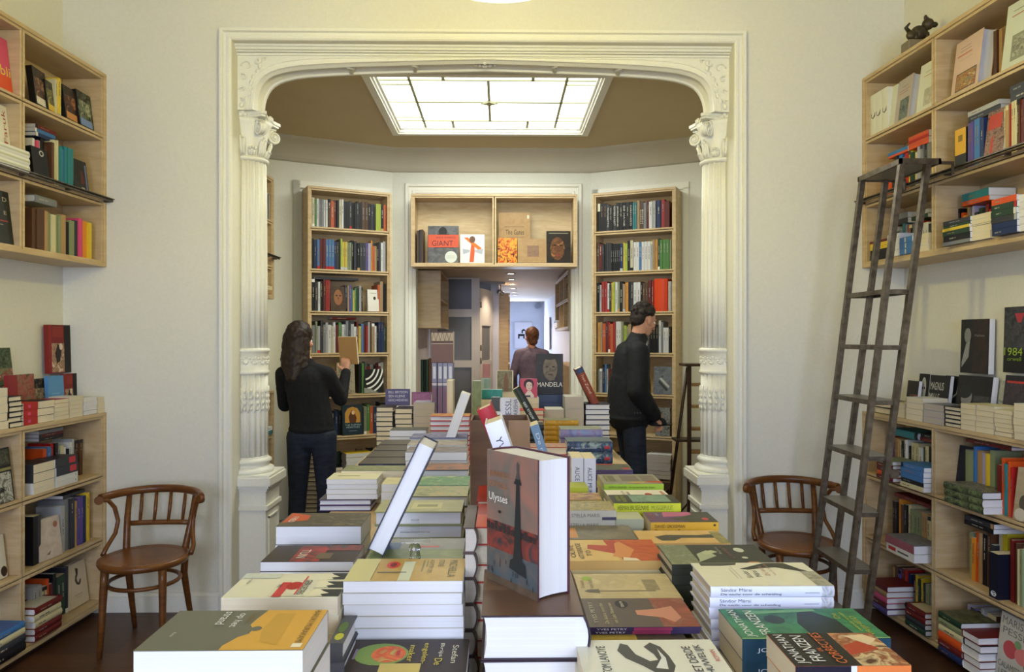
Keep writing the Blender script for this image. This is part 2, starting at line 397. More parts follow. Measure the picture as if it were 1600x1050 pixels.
# jambs behind the columns are the wall's own thickness (wall_archway)
# ------------------------------------------------------------------ back room
BX0, BX1, BYC, BZ = -2.06, 1.90, 6.79, 3.25
CL, CR = (-.985, BYC), (.825, BYC)
SL, SR = (BX0, 6.255), (BX1, 6.255)
WM2 = mat('dcdbcd', .6, key='back_room_paint', bump=.03, bscale=60)
def wallseg(name, A, B, z0, z1, t=.12, m=WM2, extra=None):
    A = Vector(A); B = Vector(B); d = (B-A).normalized(); n = Vector((-d.y, d.x))
    b = MB(); b.prism([tuple(A), tuple(B), tuple(B+n*t), tuple(A+n*t)], z0, z1)
    return struct(b.build(name, m))
wallseg('wall_backleft', (BX0, WY+.4), SL, 0, BZ+.1, -.12 if False else .12)
wallseg('wall_backright', SR, (BX1, WY+.4), 0, BZ+.1)
wallseg('wall_angledleft', SL, CL, 0, BZ+.1); wallseg('wall_angledright', CR, SR, 0, BZ+.1)
# rear wall with the doorway
dx0, dx1, dz = -.77, .645, 2.86
b = MB(); b.box((CL[0]-.05, BYC, 0), (dx0, BYC+.14, BZ+.1)); b.box((dx1, BYC, 0), (CR[0]+.05, BYC+.14, BZ+.1)); b.box((dx0, BYC, dz), (dx1, BYC+.14, BZ+.1)); struct(b.build('wall_rear', WM2))
casing('trim_3', dx0, dx1, dz, BYC, .10, .035)
# return of the archway wall on its rear side + soffit is wall_archway; ceiling with the skylight hole
sx0, sx1, sy0, sy1 = -.86, .695, 4.76, 6.13
b = MB()
for q in ((BX0-.1, WY+.3, sx0, 6.95), (sx1, WY+.3, BX1+.1, 6.95), (sx0, WY+.3, sx1, sy0), (sx0, sy1, sx1, 6.95)): b.box((q[0], q[1], BZ), (q[2], q[3], BZ+.08))
struct(b.build('ceiling_backroom', CEILM))
# cornice, follows the back room's walls
pth = [(BX0, WY+.44), SL, CL, CR, SR, (BX1, WY+.44)]
b = MB(); prof = [(0, -.19), (.012, -.19), (.014, -.17), (.02, -.165), (.025, -.15), (.04, -.12), (.075, -.07), (.11, -.035), (.125, -.03), (.13, -.015), (.15, -.01), (.15, 0)]
rs = []
for i, p in enumerate(pth):
    p = Vector(p); d1 = (Vector(pth[max(i, 1)])-Vector(pth[max(i, 1)-1])).normalized(); j = min(i, len(pth)-2); d2 = (Vector(pth[j+1])-Vector(pth[j])).normalized()
    n1 = Vector((d1.y, -d1.x)); n2 = Vector((d2.y, -d2.x)); m_ = (n1+n2).normalized(); k = 1/max(.3, m_.dot(n1))
    rs.append([Vector((p.x+m_.x*a*k, p.y+m_.y*a*k, BZ+z)) for a, z in prof])
b.rings(rs, closed=False, smooth=True); struct(b.build('trim_4', mat('b9b2a0', .7, key='cornice_paint')))
# skylight
sk = thing('skylight', 'bright leaded glass skylight with white frame in the back room ceiling', 'skylight', ((sx0+sx1)/2, (sy0+sy1)/2, BZ))
hx, hy = (sx1-sx0)/2, (sy1-sy0)/2
b = MB()
def frame(b, hx, hy, w, z0, z1):
    for q in ((-hx, -hy, hx, -hy+w), (-hx, hy-w, hx, hy), (-hx, -hy+w, -hx+w, hy-w), (hx-w, -hy+w, hx, hy-w)): b.box((q[0], q[1], z0), (q[2], q[3], z1))
frame(b, hx+.03, hy+.03, .05, -.025, .0); frame(b, hx, hy, .035, -.012, .035); frame(b, hx-.03, hy-.03, .02, .01, .05)
b.build('frame', PLAST, sk)
lead = mat('b5b48c', .6, key='lead_came'); b = MB(); t_ = .008; X2, Y2 = hx-.05, hy-.05; xi = X2-.2; yi = Y2-.17
def hb(x0, x1, y, t_=.009): b.box((x0, y-t_, .022), (x1, y+t_, .03))
def vb(x, y0, y1, t_=.010): b.box((x-t_, y0, .022), (x+t_, y1, .03))
vb(-xi, -Y2, Y2, .009); vb(xi, -Y2, Y2, .009); vb(0, -yi, yi, .009); hb(-xi, xi, 0); hb(-X2, X2, -yi, .006); hb(-X2, X2, yi, .006)
for s in (-1, 1):
    for y in (-.38*1, 0, .38): hb(s*xi, s*X2, y, .005) if s > 0 else hb(-X2, -xi, y, .005)
    for x in (-.3, .3): vb(x, s*yi, s*Y2) if s > 0 else vb(x, -Y2, -yi)
b.prism([(-.06, 0), (-.02, -.022), (0, -.05), (.02, -.022), (.06, 0), (.02, .022), (0, .05), (-.02, .022)], .012, .03)
b.build('lead_bars', lead, sk)
gm = bpy.data.materials.new('backlit_frosted_glass'); gm.use_nodes = True; g_ = gm.node_tree.nodes['Principled BSDF']
g_.inputs['Base Color'].default_value = (.9, .95, .88, 1); g_.inputs['Emission Color'].default_value = (.97, 1, .94, 1); g_.inputs['Emission Strength'].default_value = 2.6
b = MB(); b.box((-X2, -Y2, .03), (X2, Y2, .034)); b.build('glass', gm, sk)
bpy.data.objects['skylight_daylight'].location = ((sx0+sx1)/2, (sy0+sy1)/2, BZ+.005)
# ------------------------------------------------------------------ bookcases (built-up plywood boxes)
class Case:
    def __init__(s, name, label, O, u, w, bays, zs, depth=.245, rail=None, cat='bookcase', group=None, t=.02):
        s.O = Vector(O); s.u = Vector(u).normalized(); s.w = Vector(w).normalized(); s.bays = bays; s.zs = zs; s.depth = depth; s.label = label
        M = Matrix(((s.u.x, s.w.x, 0, s.O.x), (s.u.y, s.w.y, 0, s.O.y), (0, 0, 1, 0), (0, 0, 0, 1))); s.M = M
        s.root = thing(name, label, cat, M=M, group=group)
        L = sum(bays); z0, z1 = zs[-1], zs[0]; s.L = L
        b = MB()
        b.box((0, 0, z1-t), (L, depth, z1)); b.box((0, 0, z0), (L, depth, z0+t)); b.box((0, 0, z0+t), (t, depth, z1-t)); b.box((L-t, 0, z0+t), (L, depth, z1-t))
        b.build('carcass', PLY, s.root, bevel=.002)
        b = MB(); b.box((t, depth-.008, z0+t), (L-t, depth, z1-t)); b.build('back_panel', PLY, s.root)
        x = 0; s.cells = {}; it = .014
        for i, bw in enumerate(bays):
            for j in range(len(zs)-1):
                a = x+(t if i == 0 else .003); c = x+bw-(t if i == len(bays)-1 else .003)
                zt = zs[j]-(t if j == 0 else .003); zb = zs[j+1]+(t if j == len(zs)-2 else .003)
                b = MB(); f = .008
                b.box((a, f, zt-it), (c, depth-.01, zt)); b.box((a, f, zb), (c, depth-.01, zb+it)); b.box((a, f, zb+it), (a+it, depth-.01, zt-it)); b.box((c-it, f, zb+it), (c, depth-.01, zt-it))
                b.build('shelf_box', PLY, s.root, bevel=.0015)
                s.cells[i, j] = (a+it, c-it, zb+it, zt-it)
            x += bw
        if rail is not None:
            b = MB(); e = .035
            b.tube([(-e, -.03, rail), (L+e, -.03, rail)], .008, 8); b.box((-e, -.045, rail+.006), (L+e, -.004, rail+.011))
            for q in range(5): b.box((.02+q*(L-.05)/4, -.03, rail-.012), (.035+q*(L-.05)/4, .001, rail+.004))
            b.build('ladder_rail', STEEL, s.root)
    def lx(s, px, d=0):
        """local x where the pixel column meets the plane d behind the face"""
        r = ray(px, HZ); o = s.O + s.w*d
        k = (o.x*s.w.x+o.y*s.w.y)/(r.x*s.w.x+r.y*s.w.y); p = Vector((r.x*k, r.y*k)); return (p-s.O).dot(s.u)
    def lz(s, px, py, d=0):
        r = ray(px, py); o = s.O + s.w*d; k = (o.x*s.w.x+o.y*s.w.y)/(r.x*s.w.x+r.y*s.w.y); return EYE+r.z*k
ZU = [3.04, 2.675, 2.31, 1.95]; ZL = [1.13, .77, .41, .045]
NEARL = 1.42
LnO = LO + LU*NEARL; RnL = 1.56
caseLU = Case('wall_bookcase', 'plywood wall bookcase hung high on the left wall', LnO, -LU, LN, [NEARL-.68, .68], ZU, rail=2.325, cat='bookcase')
caseLL = Case('low_bookcase', 'low plywood bookcase along the left wall, book piles on top', LnO, -LU, LN, [NEARL-.68, .68], ZL)
caseRU = Case('wall_bookcase', 'plywood wall bookcase hung high on the right wall, ladder hooked on', RO, RU_, RN, [.64, RnL-.64], ZU, rail=2.325)
caseRL = Case('low_bookcase', 'low plywood bookcase along the right wall behind the steel ladder', RO, RU_, RN, [.64, RnL-.64], ZL)
for cs in (caseLL, caseRL):
    b = MB(); b.box((.05, .06, 0), (cs.L-.05, cs.depth, .046)); b.build('plinth', mat('3a2c20', .7), cs.root)
ZR = [2.82-.3535*i for i in range(8)]+[.02]
def rearcase(label, p1, p2):
    u = (Vector(p2)-Vector(p1)); w = Vector((-u.y, u.x)).normalized(); L = u.length
    return Case('tall_bookcase', label, p1, u, w, [L], ZR, depth=.235)
caseBL = rearcase('tall plywood bookcase of art books left of the rear doorway', (-1.603, 6.2), (-.9555, 6.52))
caseBR = rearcase('tall plywood bookcase of art books right of the rear doorway', (.804, 6.52), (1.47, 6.2))
caseOD = Case('overdoor_shelf', 'two-bay plywood display shelf over the rear doorway', (-.79, 6.55), (1, 0), (0, 1), [.735, .735], [2.82, 2.178], depth=.235, cat='shelf')
caseSL = Case('wall_bookcase', 'plywood wall bookcase glimpsed behind the left column, upper one', (-1.82, 5.2), (0, 1), (-1, 0), [.8], [2.83, 2.47, 2.11, 1.86], depth=.235, rail=2.19)
caseSL2 = Case('low_bookcase', 'low plywood bookcase glimpsed behind the left column', (-1.82, 5.2), (0, 1), (-1, 0), [.8], ZL, depth=.235)
b = MB(); b.box((.05, .06, 0), (.75, .2, .046)); b.build('plinth', mat('3a2c20', .7), caseSL2.root)
# architrave traces round the tall bookcases
for nm, cs in (('trim_5', caseBL), ('trim_6', caseBR)):
    b = MB(); L = cs.L; zt = 2.90
    for (x0, x1, z0, z1) in ((-.075, -.015, 0, zt), (L+.015, L+.06, 0, zt-.05) if False else (-.075, -.015, 0, zt), (-.075, L+.06, zt-.06, zt), (L+.015, L+.06, 0, zt-.05)):
        b.box((x0, .225, z0), (x1, .26, z1))
    o = b.build(nm, PLAST, M=cs.M); struct(o)
# ------------------------------------------------------------------ passage beyond the rear doorway
PM = mat('d3d4dc', .65, key='cool_white_paint')
wallseg('wall_passageleft', (-.82, 6.93), (-.82, 8.55), 0, 2.3, .1, PM)
wallseg('wall_passagepier', (-.02, 9.35), (.02, 11.0), 0, 2.3, .1, PM)
wallseg('wall_passagefarleft', (.02, 11.0), (-.35, 14.5), 0, 2.3, .1, mat('ccd3e2', .6, key='pale_blue_paint'))
wallseg('wall_passageend', (-.35, 14.5), (.85, 14.5), 0, 2.3, .1, mat('ccd3e2', .6, key='pale_blue_paint'))
wallseg('wall_passageright', (.84, 14.5), (.93, 6.93), 0, 2.3, .1, PM)
b = MB(); b.box((-1.0, 6.93, 2.25), (1.1, 14.6, 2.33)); struct(b.build('ceiling_passage', mat('cfc4b4', .7, key='passage_ceiling_paint')))
b = MB(); b.box((-.95, 6.932, 2.25), (1.05, 6.95, 3.0)); struct(b.build('wall_overpassage', PM))
warm = (1, .80, .60)
for i, yy in enumerate((8.05, 8.85, 9.65, 10.45, 11.25, 12.05)):
    x = Xat(798+i*1.3, yy)
    t = thing('ceiling_spotlight', ['recessed ceiling spotlight nearest the doorway in the passage', 'second recessed spotlight back along the passage ceiling', 'third recessed spotlight back along the passage ceiling', 'fourth recessed spotlight back along the passage ceiling', 'fifth recessed spotlight, next to last in the passage', 'farthest recessed spotlight at the end of the passage ceiling'][i], 'spotlight', (x, yy, 2.25), group='passage ceiling spotlights')
    b = MB(); b.lathe([(.03, 0), (.055, 0), (.055, -.006), (.045, -.008), (.03, -.002)], n=20); b.build('rim', PLAST, t)
    b = MB(); b.lathe([(.001, -.004), (.036, -.004), (.036, -.001), (.001, -.001)], n=16); b.build('bulb', mat('fff0dc', .5, emit=25, key='lit_bulb'), t)
    l = bpy.data.lights.new('spot_beam', 'SPOT'); l.energy = 26; l.color = warm; l.spot_size = 2.2; l.spot_blend = .6; l.shadow_soft_size = .03
    o = bpy.data.objects.new('spot_beam', l); C.objects.link(o); o.location = (x, yy, 2.235)
area('passage_window_daylight', (.25, 14.3, 1.4), (-pi/2, 0, 0), .9, 1.2, 30, (.70, .80, 1))
# hanging cabinet and glazed screens
t = thing('wall_cabinet', 'pale plywood wall cabinet hanging at the left just inside the doorway', 'cabinet', (-.82, 7.15, 0))
b = MB(); b.box((0.002, 0, 1.645), (.245, .02, 2.2)); b.build('end_panel', PLY, t, bevel=.002)
b = MB(); b.box((0.002, .02, 1.645), (.245, 1.1, 1.665)); b.box((0.002, .02, 2.18), (.245, 1.1, 2.2)); b.box((0.002, 1.08, 1.665), (.245, 1.1, 2.18)); b.box((.002, .02, 1.665), (.01, 1.08, 2.18)); b.box((.01, .02, 1.91), (.245, 1.08, 1.93)); b.build('shelves', PLY, t)
def glazed(name, label, A, B, panes, z1=2.24, st=.05, gl='6e7076', hinges=False, cat='door'):
    A = Vector(A); B = Vector(B); u = (B-A).normalized(); w = Vector((-u.y, u.x)); L = (B-A).length
    M = Matrix(((u.x, w.x, 0, A.x), (u.y, w.y, 0, A.y), (0, 0, 1, 0), (0, 0, 0, 1)))
    t = thing(name, label, cat, M=M)
    b = MB(); b.box((0, 0, 0), (st, .045, z1)); b.box((L-st, 0, 0), (L, .045, z1)); prevz = z1
    for (za, zb) in panes: b.box((st, 0, za), (L-st, .045, prevz)); prevz = zb
    b.box((st, 0, 0), (L-st, .045, prevz)); b.build('frame', mat('d9d4cc', .5, key='white_door_frame'), t)
    for (za, zb) in panes:
        b = MB(); b.box((st, .018, zb), (L-st, .026, za)); b.build('pane', ramp_mat('frosted_grey_glass', [(.3, '5f6266'), (.7, '787a7c')], (1, 1, 1), 2, 2, .4, .5), t)
    if hinges:
        for z in (1.9, 1.4, 1.25): b = MB(); b.tube([(.008, -.01, z), (.008, -.01, z+.07)], .008, 8); b.build('hinge', STEEL, t)
    return t
def zz(py, Y): return Zat(py, Y)
Yg = 8.55
glazed('glazed_screen', 'white framed screen of three frosted grey panes left in the passage', (-.815, Yg), (Xat(749, Yg), Yg), [(zz(436, Yg), zz(483, Yg)), (zz(495, Yg), zz(563, Yg)), (zz(574, Yg), .2)], st=.09)

for c in list(o.children):
    pass
glazed('glazed_door', 'narrow white door with one grey pane standing ajar in the passage', (Xat(750, 8.62), 8.62), (Xat(770, 9.3), 9.3), [(zz(509, 9), zz(563, 9))], z1=2.13, st=.1, hinges=True)
caseFR = Case('wall_bookcase', 'plywood wall bookcase high on the right inside the passage', (.655, 8.9), (0, -1), (1, 0), [.55, .55, .6], [2.22, 1.93, 1.63], depth=.235)
caseFL = Case('wall_bookcase', 'plywood wall bookcase far along the left of the passage', (.02, 9.5), (0.0, 1), (-1, 0), [.6, .6], [2.2, 1.85, 1.5, 1.15, .8], depth=.03) if False else None
t = thing('tall_bookcase', 'tall peach plywood bookcase end far down the passage', 'bookcase', (.03, 9.45, 0))
b = MB(); b.box((-.05, 0, 0), (.07, .03, 2.12)); b.build('end_panel', PLY, t)
b = MB(); [b.box((-.03, .03, z), (.09, .8, z+.02)) for z in (.1, .5, .9, 1.2, 1.5, 1.8, 2.1)]; b.build('shelf', PLY, t)
b = MB(); b.box((.03, .8, 0), (.10, .83, 2.12)); b.build('divider', PLY, t)
t = thing('track_light', 'small chrome spotlight on a ceiling track over the passage shelf', 'lamp', (.0, 9.3, 2.2))
b = MB(); b.box((-.26, -.02, .02), (.06, .02, .05)); b.build('track', mat('9a968e', .4), t)
b = MB(); b.tube([(0, 0, .02), (0, 0, -.05)], .008, 8); b.tube([(-.03, -.03, -.07), (.03, .02, -.09)], .028, 12); b.build('lamp_head', mat('c8c8c8', .2, 1.0, key='chrome'), t)
# desk-high shelf and pale post at the right
t = thing('low_cabinet', 'low plywood cabinet at the right inside the passage', 'cabinet', (.66, 7.1, 0))
b = MB(); b.box((0, 0, 0), (.235, 1.6, 1.27)); b.build('body', PLY, t)
t = thing('poster', 'pale lavender poster on the right passage wall under the hanging shelf', 'poster', (.905, 7.6, 1.3)); 
b = MB(); b.box((-.0, 0, 0), (.008, .6, .30)); b.build('sheet', mat('c9cbe6', .5), t)
t = thing('low_cabinet', 'pale plywood cabinet under the dark books left inside the doorway', 'cabinet', (-.815, 7.2, 0))
b = MB(); b.box((0, 0, 0), (.21, .9, 1.0)); b.build('body', PLY, t)
# framed picture on the end wall
def picture(label, X0, X1, z0, z1, Y, marks, fr='c9c9cf'):
    t = thing('framed_picture', label, 'picture', ((X0+X1)/2, Y, z0)); hw = (X1-X0)/2; h = z1-z0
    b = MB(); [b.box(*q) for q in (((-hw, -.02, 0), (hw, 0, .015)), ((-hw, -.02, h-.015), (hw, 0, h)), ((-hw, -.02, .015), (-hw+.015, 0, h-.015)), ((hw-.015, -.02, .015), (hw, 0, h-.015)))]; b.build('frame', mat(fr, .4), t)
    b = MB(); b.box((-hw+.015, -.01, .015), (hw-.015, -.004, h-.015)); b.build('sheet', mat('dfe0ea', .5, key='white_sheet'), t)
    b = MB()
    for m in marks: b.prism([(x*2*hw-hw, z*h) for x, z in m], -.0012, 0, Matrix(((1, 0, 0, 0), (0, 0, 1, -.0105), (0, 1, 0, 0), (0, 0, 0, 1))))
    b.build('drawing', mat('16161a', .5), t)
Yp = 14.49
picture('white framed black ink drawing on the far blue wall of the passage', Xat(803, Yp), Xat(832, Yp), Zat(545, Yp), Zat(503, Yp), Yp,
        [[(.22, .38), (.3, .38), (.3, .47), (.5, .47), (.5, .38), (.58, .38), (.58, .55), (.22, .55)], [(.4, .58), (.42, .70), (.52, .74), (.62, .70), (.62, .64), (.55, .67), (.48, .65), (.49, .58)], [(.66, .4), (.74, .44), (.7, .52), (.62, .47)]])
t = thing('framed_picture', 'tall narrow framed picture seen edge-on on the right passage wall', 'picture', (.845, 12.6, 1.35))
b = MB(); b.box((-.02, 0, 0), (0, .7, .55)); b.build('frame', mat('d5d8e8', .4), t); b = MB(); b.box((-.024, .1, .06), (-.02, .6, .49)); b.build('sheet', mat('8890a8', .5), t)
t = thing('smoke_detector', 'small round grey detector high on the blue end wall', 'detector', (Xat(840, 14.5), 14.5, Zat(478, 14.5))); b = MB(); b.tube([(0, 0, 0), (0, -.04, 0)], .055, 16); b.build('body', mat('9aa0b0', .5), t)

# ------------------------------------------------------------------ lamp over the front room
LY = 2.4
t = thing('pendant_lamp', 'round glowing opal ceiling lamp over the middle of the front room', 'lamp', (Xat(782, LY), LY, 0)); zb = 2.70
b = MB(); b.lathe([(.01, zb), (.1, zb+.004), (.17, zb+.016), (.23, zb+.036), (.25, zb+.06), (.24, zb+.1), (.01, zb+.13)], n=48)
om = bpy.data.materials.new('lit_opal_glass'); om.use_nodes = True; q = om.node_tree.nodes['Principled BSDF']; q.inputs['Emission Color'].default_value = (1, .86, .48, 1); q.inputs['Emission Strength'].default_value = 5
b.build('opal_bowl', om, t)
point('pendant_uplight', (Xat(782, LY), LY, zb+.24), 62, (1, .86, .20), .06)
b = MB(); b.tube([(0, 0, zb+.13), (0, 0, CZ-.03)], .008, 8); b.build('rod', mat('b5aa80', .3, .9, key='brass'), t)
b = MB(); b.lathe([(.01, CZ-.035), (.05, CZ-.03), (.06, CZ-.002), (.01, CZ-.001)], n=24); b.build('ceiling_cap', mat('b5aa80', .3, .9, key='brass'), t)

# ------------------------------------------------------------------ tables
def table(label, x0, x1, y0, y1, z=.78):
    t = thing('display_table', label, 'table', ((x0+x1)/2, (y0+y1)/2, 0)); hx = (x1-x0)/2; hy = (y1-y0)/2
    b = MB(); b.box((-hx, -hy, z-.035), (hx, hy, z)); b.build('tabletop', PLY, t, bevel=.004)
    b = MB(); 
    for q in ((-hx+.05, -hy+.05, hx-.05, -hy+.075), (-hx+.05, hy-.075, hx-.05, hy-.05), (-hx+.05, -hy+.075, -hx+.075, hy-.075), (hx-.075, -hy+.075, hx-.05, hy-.075)): b.box((q[0], q[1], z-.125), (q[2], q[3], z-.035))
    b.build('apron', PLY, t)
    for sx in (-1, 1):
        for sy in (-1, 1):
            b = MB(); cx, cy = sx*(hx-.09), sy*(hy-.09); b.box((cx-.03, cy-.03, 0), (cx+.03, cy+.03, z-.035)); b.build('leg', PLY, t, bevel=.004)
TZA, TZB = .90, .80
table('long plywood table in the front room covered with piles of books', -.64, .62, .6, 4.2, TZA)
table('plywood table in the back room covered with piles of books', -.86, .76, 4.32, 5.45, TZB)
# stacked low plinth at the rear right under the white parcel
# ------------------------------------------------------------------ bentwood chairs
BENT = ramp_mat('bentwood', [(.3, '5a3418'), (.6, '70451f'), (.8, '7d5228')], (1, 1, 6), 6, 4, .28, .4)
SEATM = ramp_mat('dark_plywood_seat', [(.3, '3d2a1c'), (.7, '523a28')], (1, 6, 1), 6, 4, .35, .4)
def chair(label, x, y, rz):
    t = thing('bentwood_chair', label, 'chair', (x, y, 0), rz, group='bentwood chairs')
    R = .208; zs = .455
    b = MB(); b.lathe([(R-.05, zs-.008), (R-.02, zs-.03), (R-.003, zs-.03), (R+.004, zs-.015), (R+.002, zs-.002), (R-.012, zs+.004), (R-.03, zs-.001), (R-.05, zs-.002)], n=56); b.build('seat_rim', BENT, t)
    b = MB(); b.lathe([(.001, zs-.012), (R-.04, zs-.006), (R-.028, zs-.001), (R-.028, zs-.01), (.001, zs-.018)], n=56); b.build('seat', SEATM, t)
    fl = [(-.145, -.125), (.145, -.125)]
    for sx in (-1, 1):
        b = MB(); b.tube([(sx*.135, -.12, zs-.02), (sx*.138, -.125, .36), (sx*.142, -.135, .2), (sx*.148, -.15, .005)], [.020, .019, .016, .012], 12)
        b.build('leg', BENT, t)
        b = MB(); b.tube([(sx*.172, .235, .735), (sx*.165, .19, .60), (sx*.150, .145, .46), (sx*.14, .15, .32), (sx*.145, .20, .15), (sx*.15, .245, .005)], [.0135, .016, .018, .018, .015, .012], 12)
        b.build('leg', BENT, t)
    # top rail: a long flattened bow with scrolled ends
    pts = []; rr = []
    for i in range(25):
        f = -1+2*i/24; a = f*1.32
        pts.append((.250*sin(a)/sin(1.32), .02+.235*cos(a)*1.0 - .0, .725+.018*cos(a)+0)); rr.append(.017 if abs(f) < .93 else .019)
    b = MB(); b.tube(pts, rr, 10, flat=1.25, up=(0, 0, 1))
    for sx in (-1, 1): b.tube([(sx*.245, .055, .722), (sx*.258, .075, .72)], .021, 10)
    b.build('top_rail', BENT, t)
    for sx in (-1, 1):
        b = MB(); b.tube([(sx*.245, .075, .722), (sx*.225, .11, .712), (sx*.205, .135, .67), (sx*.19, .14, .60), (sx*.195, .12, .54), (sx*.215, .075, .485), (sx*.217, .03, .452)], [.011, .011, .011, .0105, .0105, .011, .012], 10); b.build('arm_brace', BENT, t)
    lp = [(.165*s_, .195-.0+.018*(1-s_*s_), .572) for s_ in (-1, -.6, -.2, .2, .6, 1)]
    b = MB(); b.tube(lp, .0115, 10, flat=1.2, up=(0, 0, 1)); b.build('lower_rail', BENT, t)
    for k in range(4):
        s_ = -.66+k*.44
        b = MB(); b.tube([(.165*s_, .208, .572), (.168*s_, .232, .65), (.172*s_, .250, .735)], [.008, .0095, .0085], 10); b.build('spindle', BENT, t)
    b = MB(); b.tube([(cos(a)*.165, sin(a)*.165-.0, .335) for a in [i*2*pi/40 for i in range(40)]], .0105, 10, loop=True); b.build('hoop', BENT, t)
    return t
chair('bentwood chair left of the archway beside the low bookcase', -1.79, 3.76, radians(3))
chair('bentwood chair right of the archway behind the steel ladder', 1.60, 3.975, radians(-2))
# ------------------------------------------------------------------ steel ladder
nd, fd = 3.37, 3.74
t = thing('library_ladder', 'raw steel library ladder hooked on the right wall bookcase', 'ladder', (1.7, 3.8, 0))
def LP(x, y, z): return (x-1.7, y-3.8, z)
ztop_ = 2.354
def railx(z, k): return (1.54, 1.638)[k] + ((1.836, 1.955)[k]-(1.54, 1.638)[k])*z/ztop_
for yy in (nd, fd):
    for k in (0, 1):
        b = MB(); x0, x1 = railx(0, k), railx(ztop_, k); r = .0125
        b.rings([[LP(x0-r, yy-r, 0), LP(x0+r, yy-r, 0), LP(x0+r, yy+r, 0), LP(x0-r, yy+r, 0)], [LP(x1-r, yy-r, ztop_), LP(x1+r, yy-r, ztop_), LP(x1+r, yy+r, ztop_), LP(x1-r, yy+r, ztop_)]], smooth=False)
        b.rings([[(Vector(p)) for p in q] for q in []]) if False else None
        b.build('stile', STEEL, t)
GR = bpy.data.materials.new('perforated_steel'); GR.use_nodes = True; nt = GR.node_tree; q = nt.nodes['Principled BSDF']; q.inputs['Metallic'].default_value = .8; q.inputs['Roughness'].default_value = .45
tc = nt.nodes.new('ShaderNodeTexCoord'); ck = nt.nodes.new('ShaderNodeTexVoronoi'); ck.inputs['Scale'].default_value = 75; ck.inputs['Randomness'].default_value = 0
cr = nt.nodes.new('ShaderNodeValToRGB'); cr.color_ramp.elements[0].position = .25; cr.color_ramp.elements[0].color = (.02, .018, .015, 1); cr.color_ramp.elements[1].position = .32; cr.color_ramp.elements[1].color = (.3, .28, .25, 1)
nt.links.new(tc.outputs['Object'], ck.inputs['Vector']); nt.links.new(ck.outputs['Distance'], cr.inputs[0]); nt.links.new(cr.outputs[0], q.inputs['Base Color'])
for z in (.231, .490, .750, 1.008, 1.263, 1.515, 1.771):
    x0, x1 = railx(z, 0), railx(z, 1); b = MB(); b.box(LP(x0-.01, nd, z-.002), LP(x1+.01, fd, z+.002)); 
    b.mi = 1; b.box(LP(x0-.012, nd-.005, z-.02), LP(x0-.009, fd+.005, z+.002)); b.box(LP(x1+.009, nd-.005, z-.02), LP(x1+.012, fd+.005, z+.002))
    for yy in (nd, fd): b.box(LP(x0, yy-.004, z-.02), LP(x1, yy+.004, z))
    b.build('step', [GR, STEEL], t)
b = MB(); b.box(LP(1.83, nd-.012, 2.349), LP(2.0, fd+.012, 2.353)); b.mi = 1
for q in ((1.82, nd-.016, 2.01, nd-.004), (1.82, fd+.004, 2.01, fd+.016), (1.82, nd-.016, 1.832, fd+.016), (1.998, nd-.016, 2.01, fd+.016)): b.box(LP(q[0], q[1], 2.344), LP(q[2], q[3], 2.369))
b.build('platform', [GR, STEEL], t)
for yy in (nd, fd):
    xe = 2.08+.049*(4.24-yy)-.047
    b = MB(); b.box(LP(1.99, yy-.006, 2.346), LP(xe, yy+.006, 2.358)); b.box(LP(xe-.008, yy-.006, 2.30), LP(xe, yy+.006, 2.346)); b.build('hook', STEEL, t)
b = MB(); x_ = railx(.93, 1); b.tube([LP(x_, nd, .93), LP(x_+.06, nd, .93)], .010, 10); b.tube([LP(x_+.03, nd-.02, .93), LP(x_+.03, nd+.02, .93)], .022, 14); b.build('roller', STEEL, t)
# ------------------------------------------------------------------ brown stepladder by the right column
DK = ramp_mat('dark_stained_wood', [(.3, '2a1a10'), (.7, '3e2818')], (1, 1, 8), 6, 3, .4, .3)
yL = 5.35; xs_ = Xat(1076, yL)
t = thing('stepladder', 'dark brown folding stepladder standing behind the right column', 'stepladder', (xs_, yL, 0)); zt_ = Zat(568, yL)
b = MB(); b.box((-.05, -.10, zt_-.018), (.40, .09, zt_)); b.build('top_board', DK, t, bevel=.003)
for dx in (0, .36):
    b = MB(); b.box((dx-.012, -.03, 0), (dx+.012, .0, zt_-.018)); b.build('stile', DK, t)
for dx, d2 in ((-.0, -.11), (.36, .47)):
    b = MB(); b.tube([(dx, .03, zt_-.03), (d2, .30, 0.01)], .012, 8); b.build('rear_leg', DK, t)
for py in (601, 635, 670, 706, 742, 776): 
    z = Zat(py, yL); b = MB(); b.box((.012, -.05, z-.01), (.348, .03, z+.01)); b.build('step', ramp_mat('worn_step', [(.3, '7a5a34'), (.7, '98764a')], (6, 1, 1), 5, 3, .5), t)
z = Zat(690, yL); b = MB(); b.box((-.085, .01, z-.008), (.37, .17, z+.008)); b.build('rest_board', DK, t)
b = MB(); b.tube([(-.08, .24, .32), (.0, .0, .12)], .007, 6); b.tube([(0, .0, .36), (-.10, .27, .1)], .007, 6); b.build('brace', DK, t)
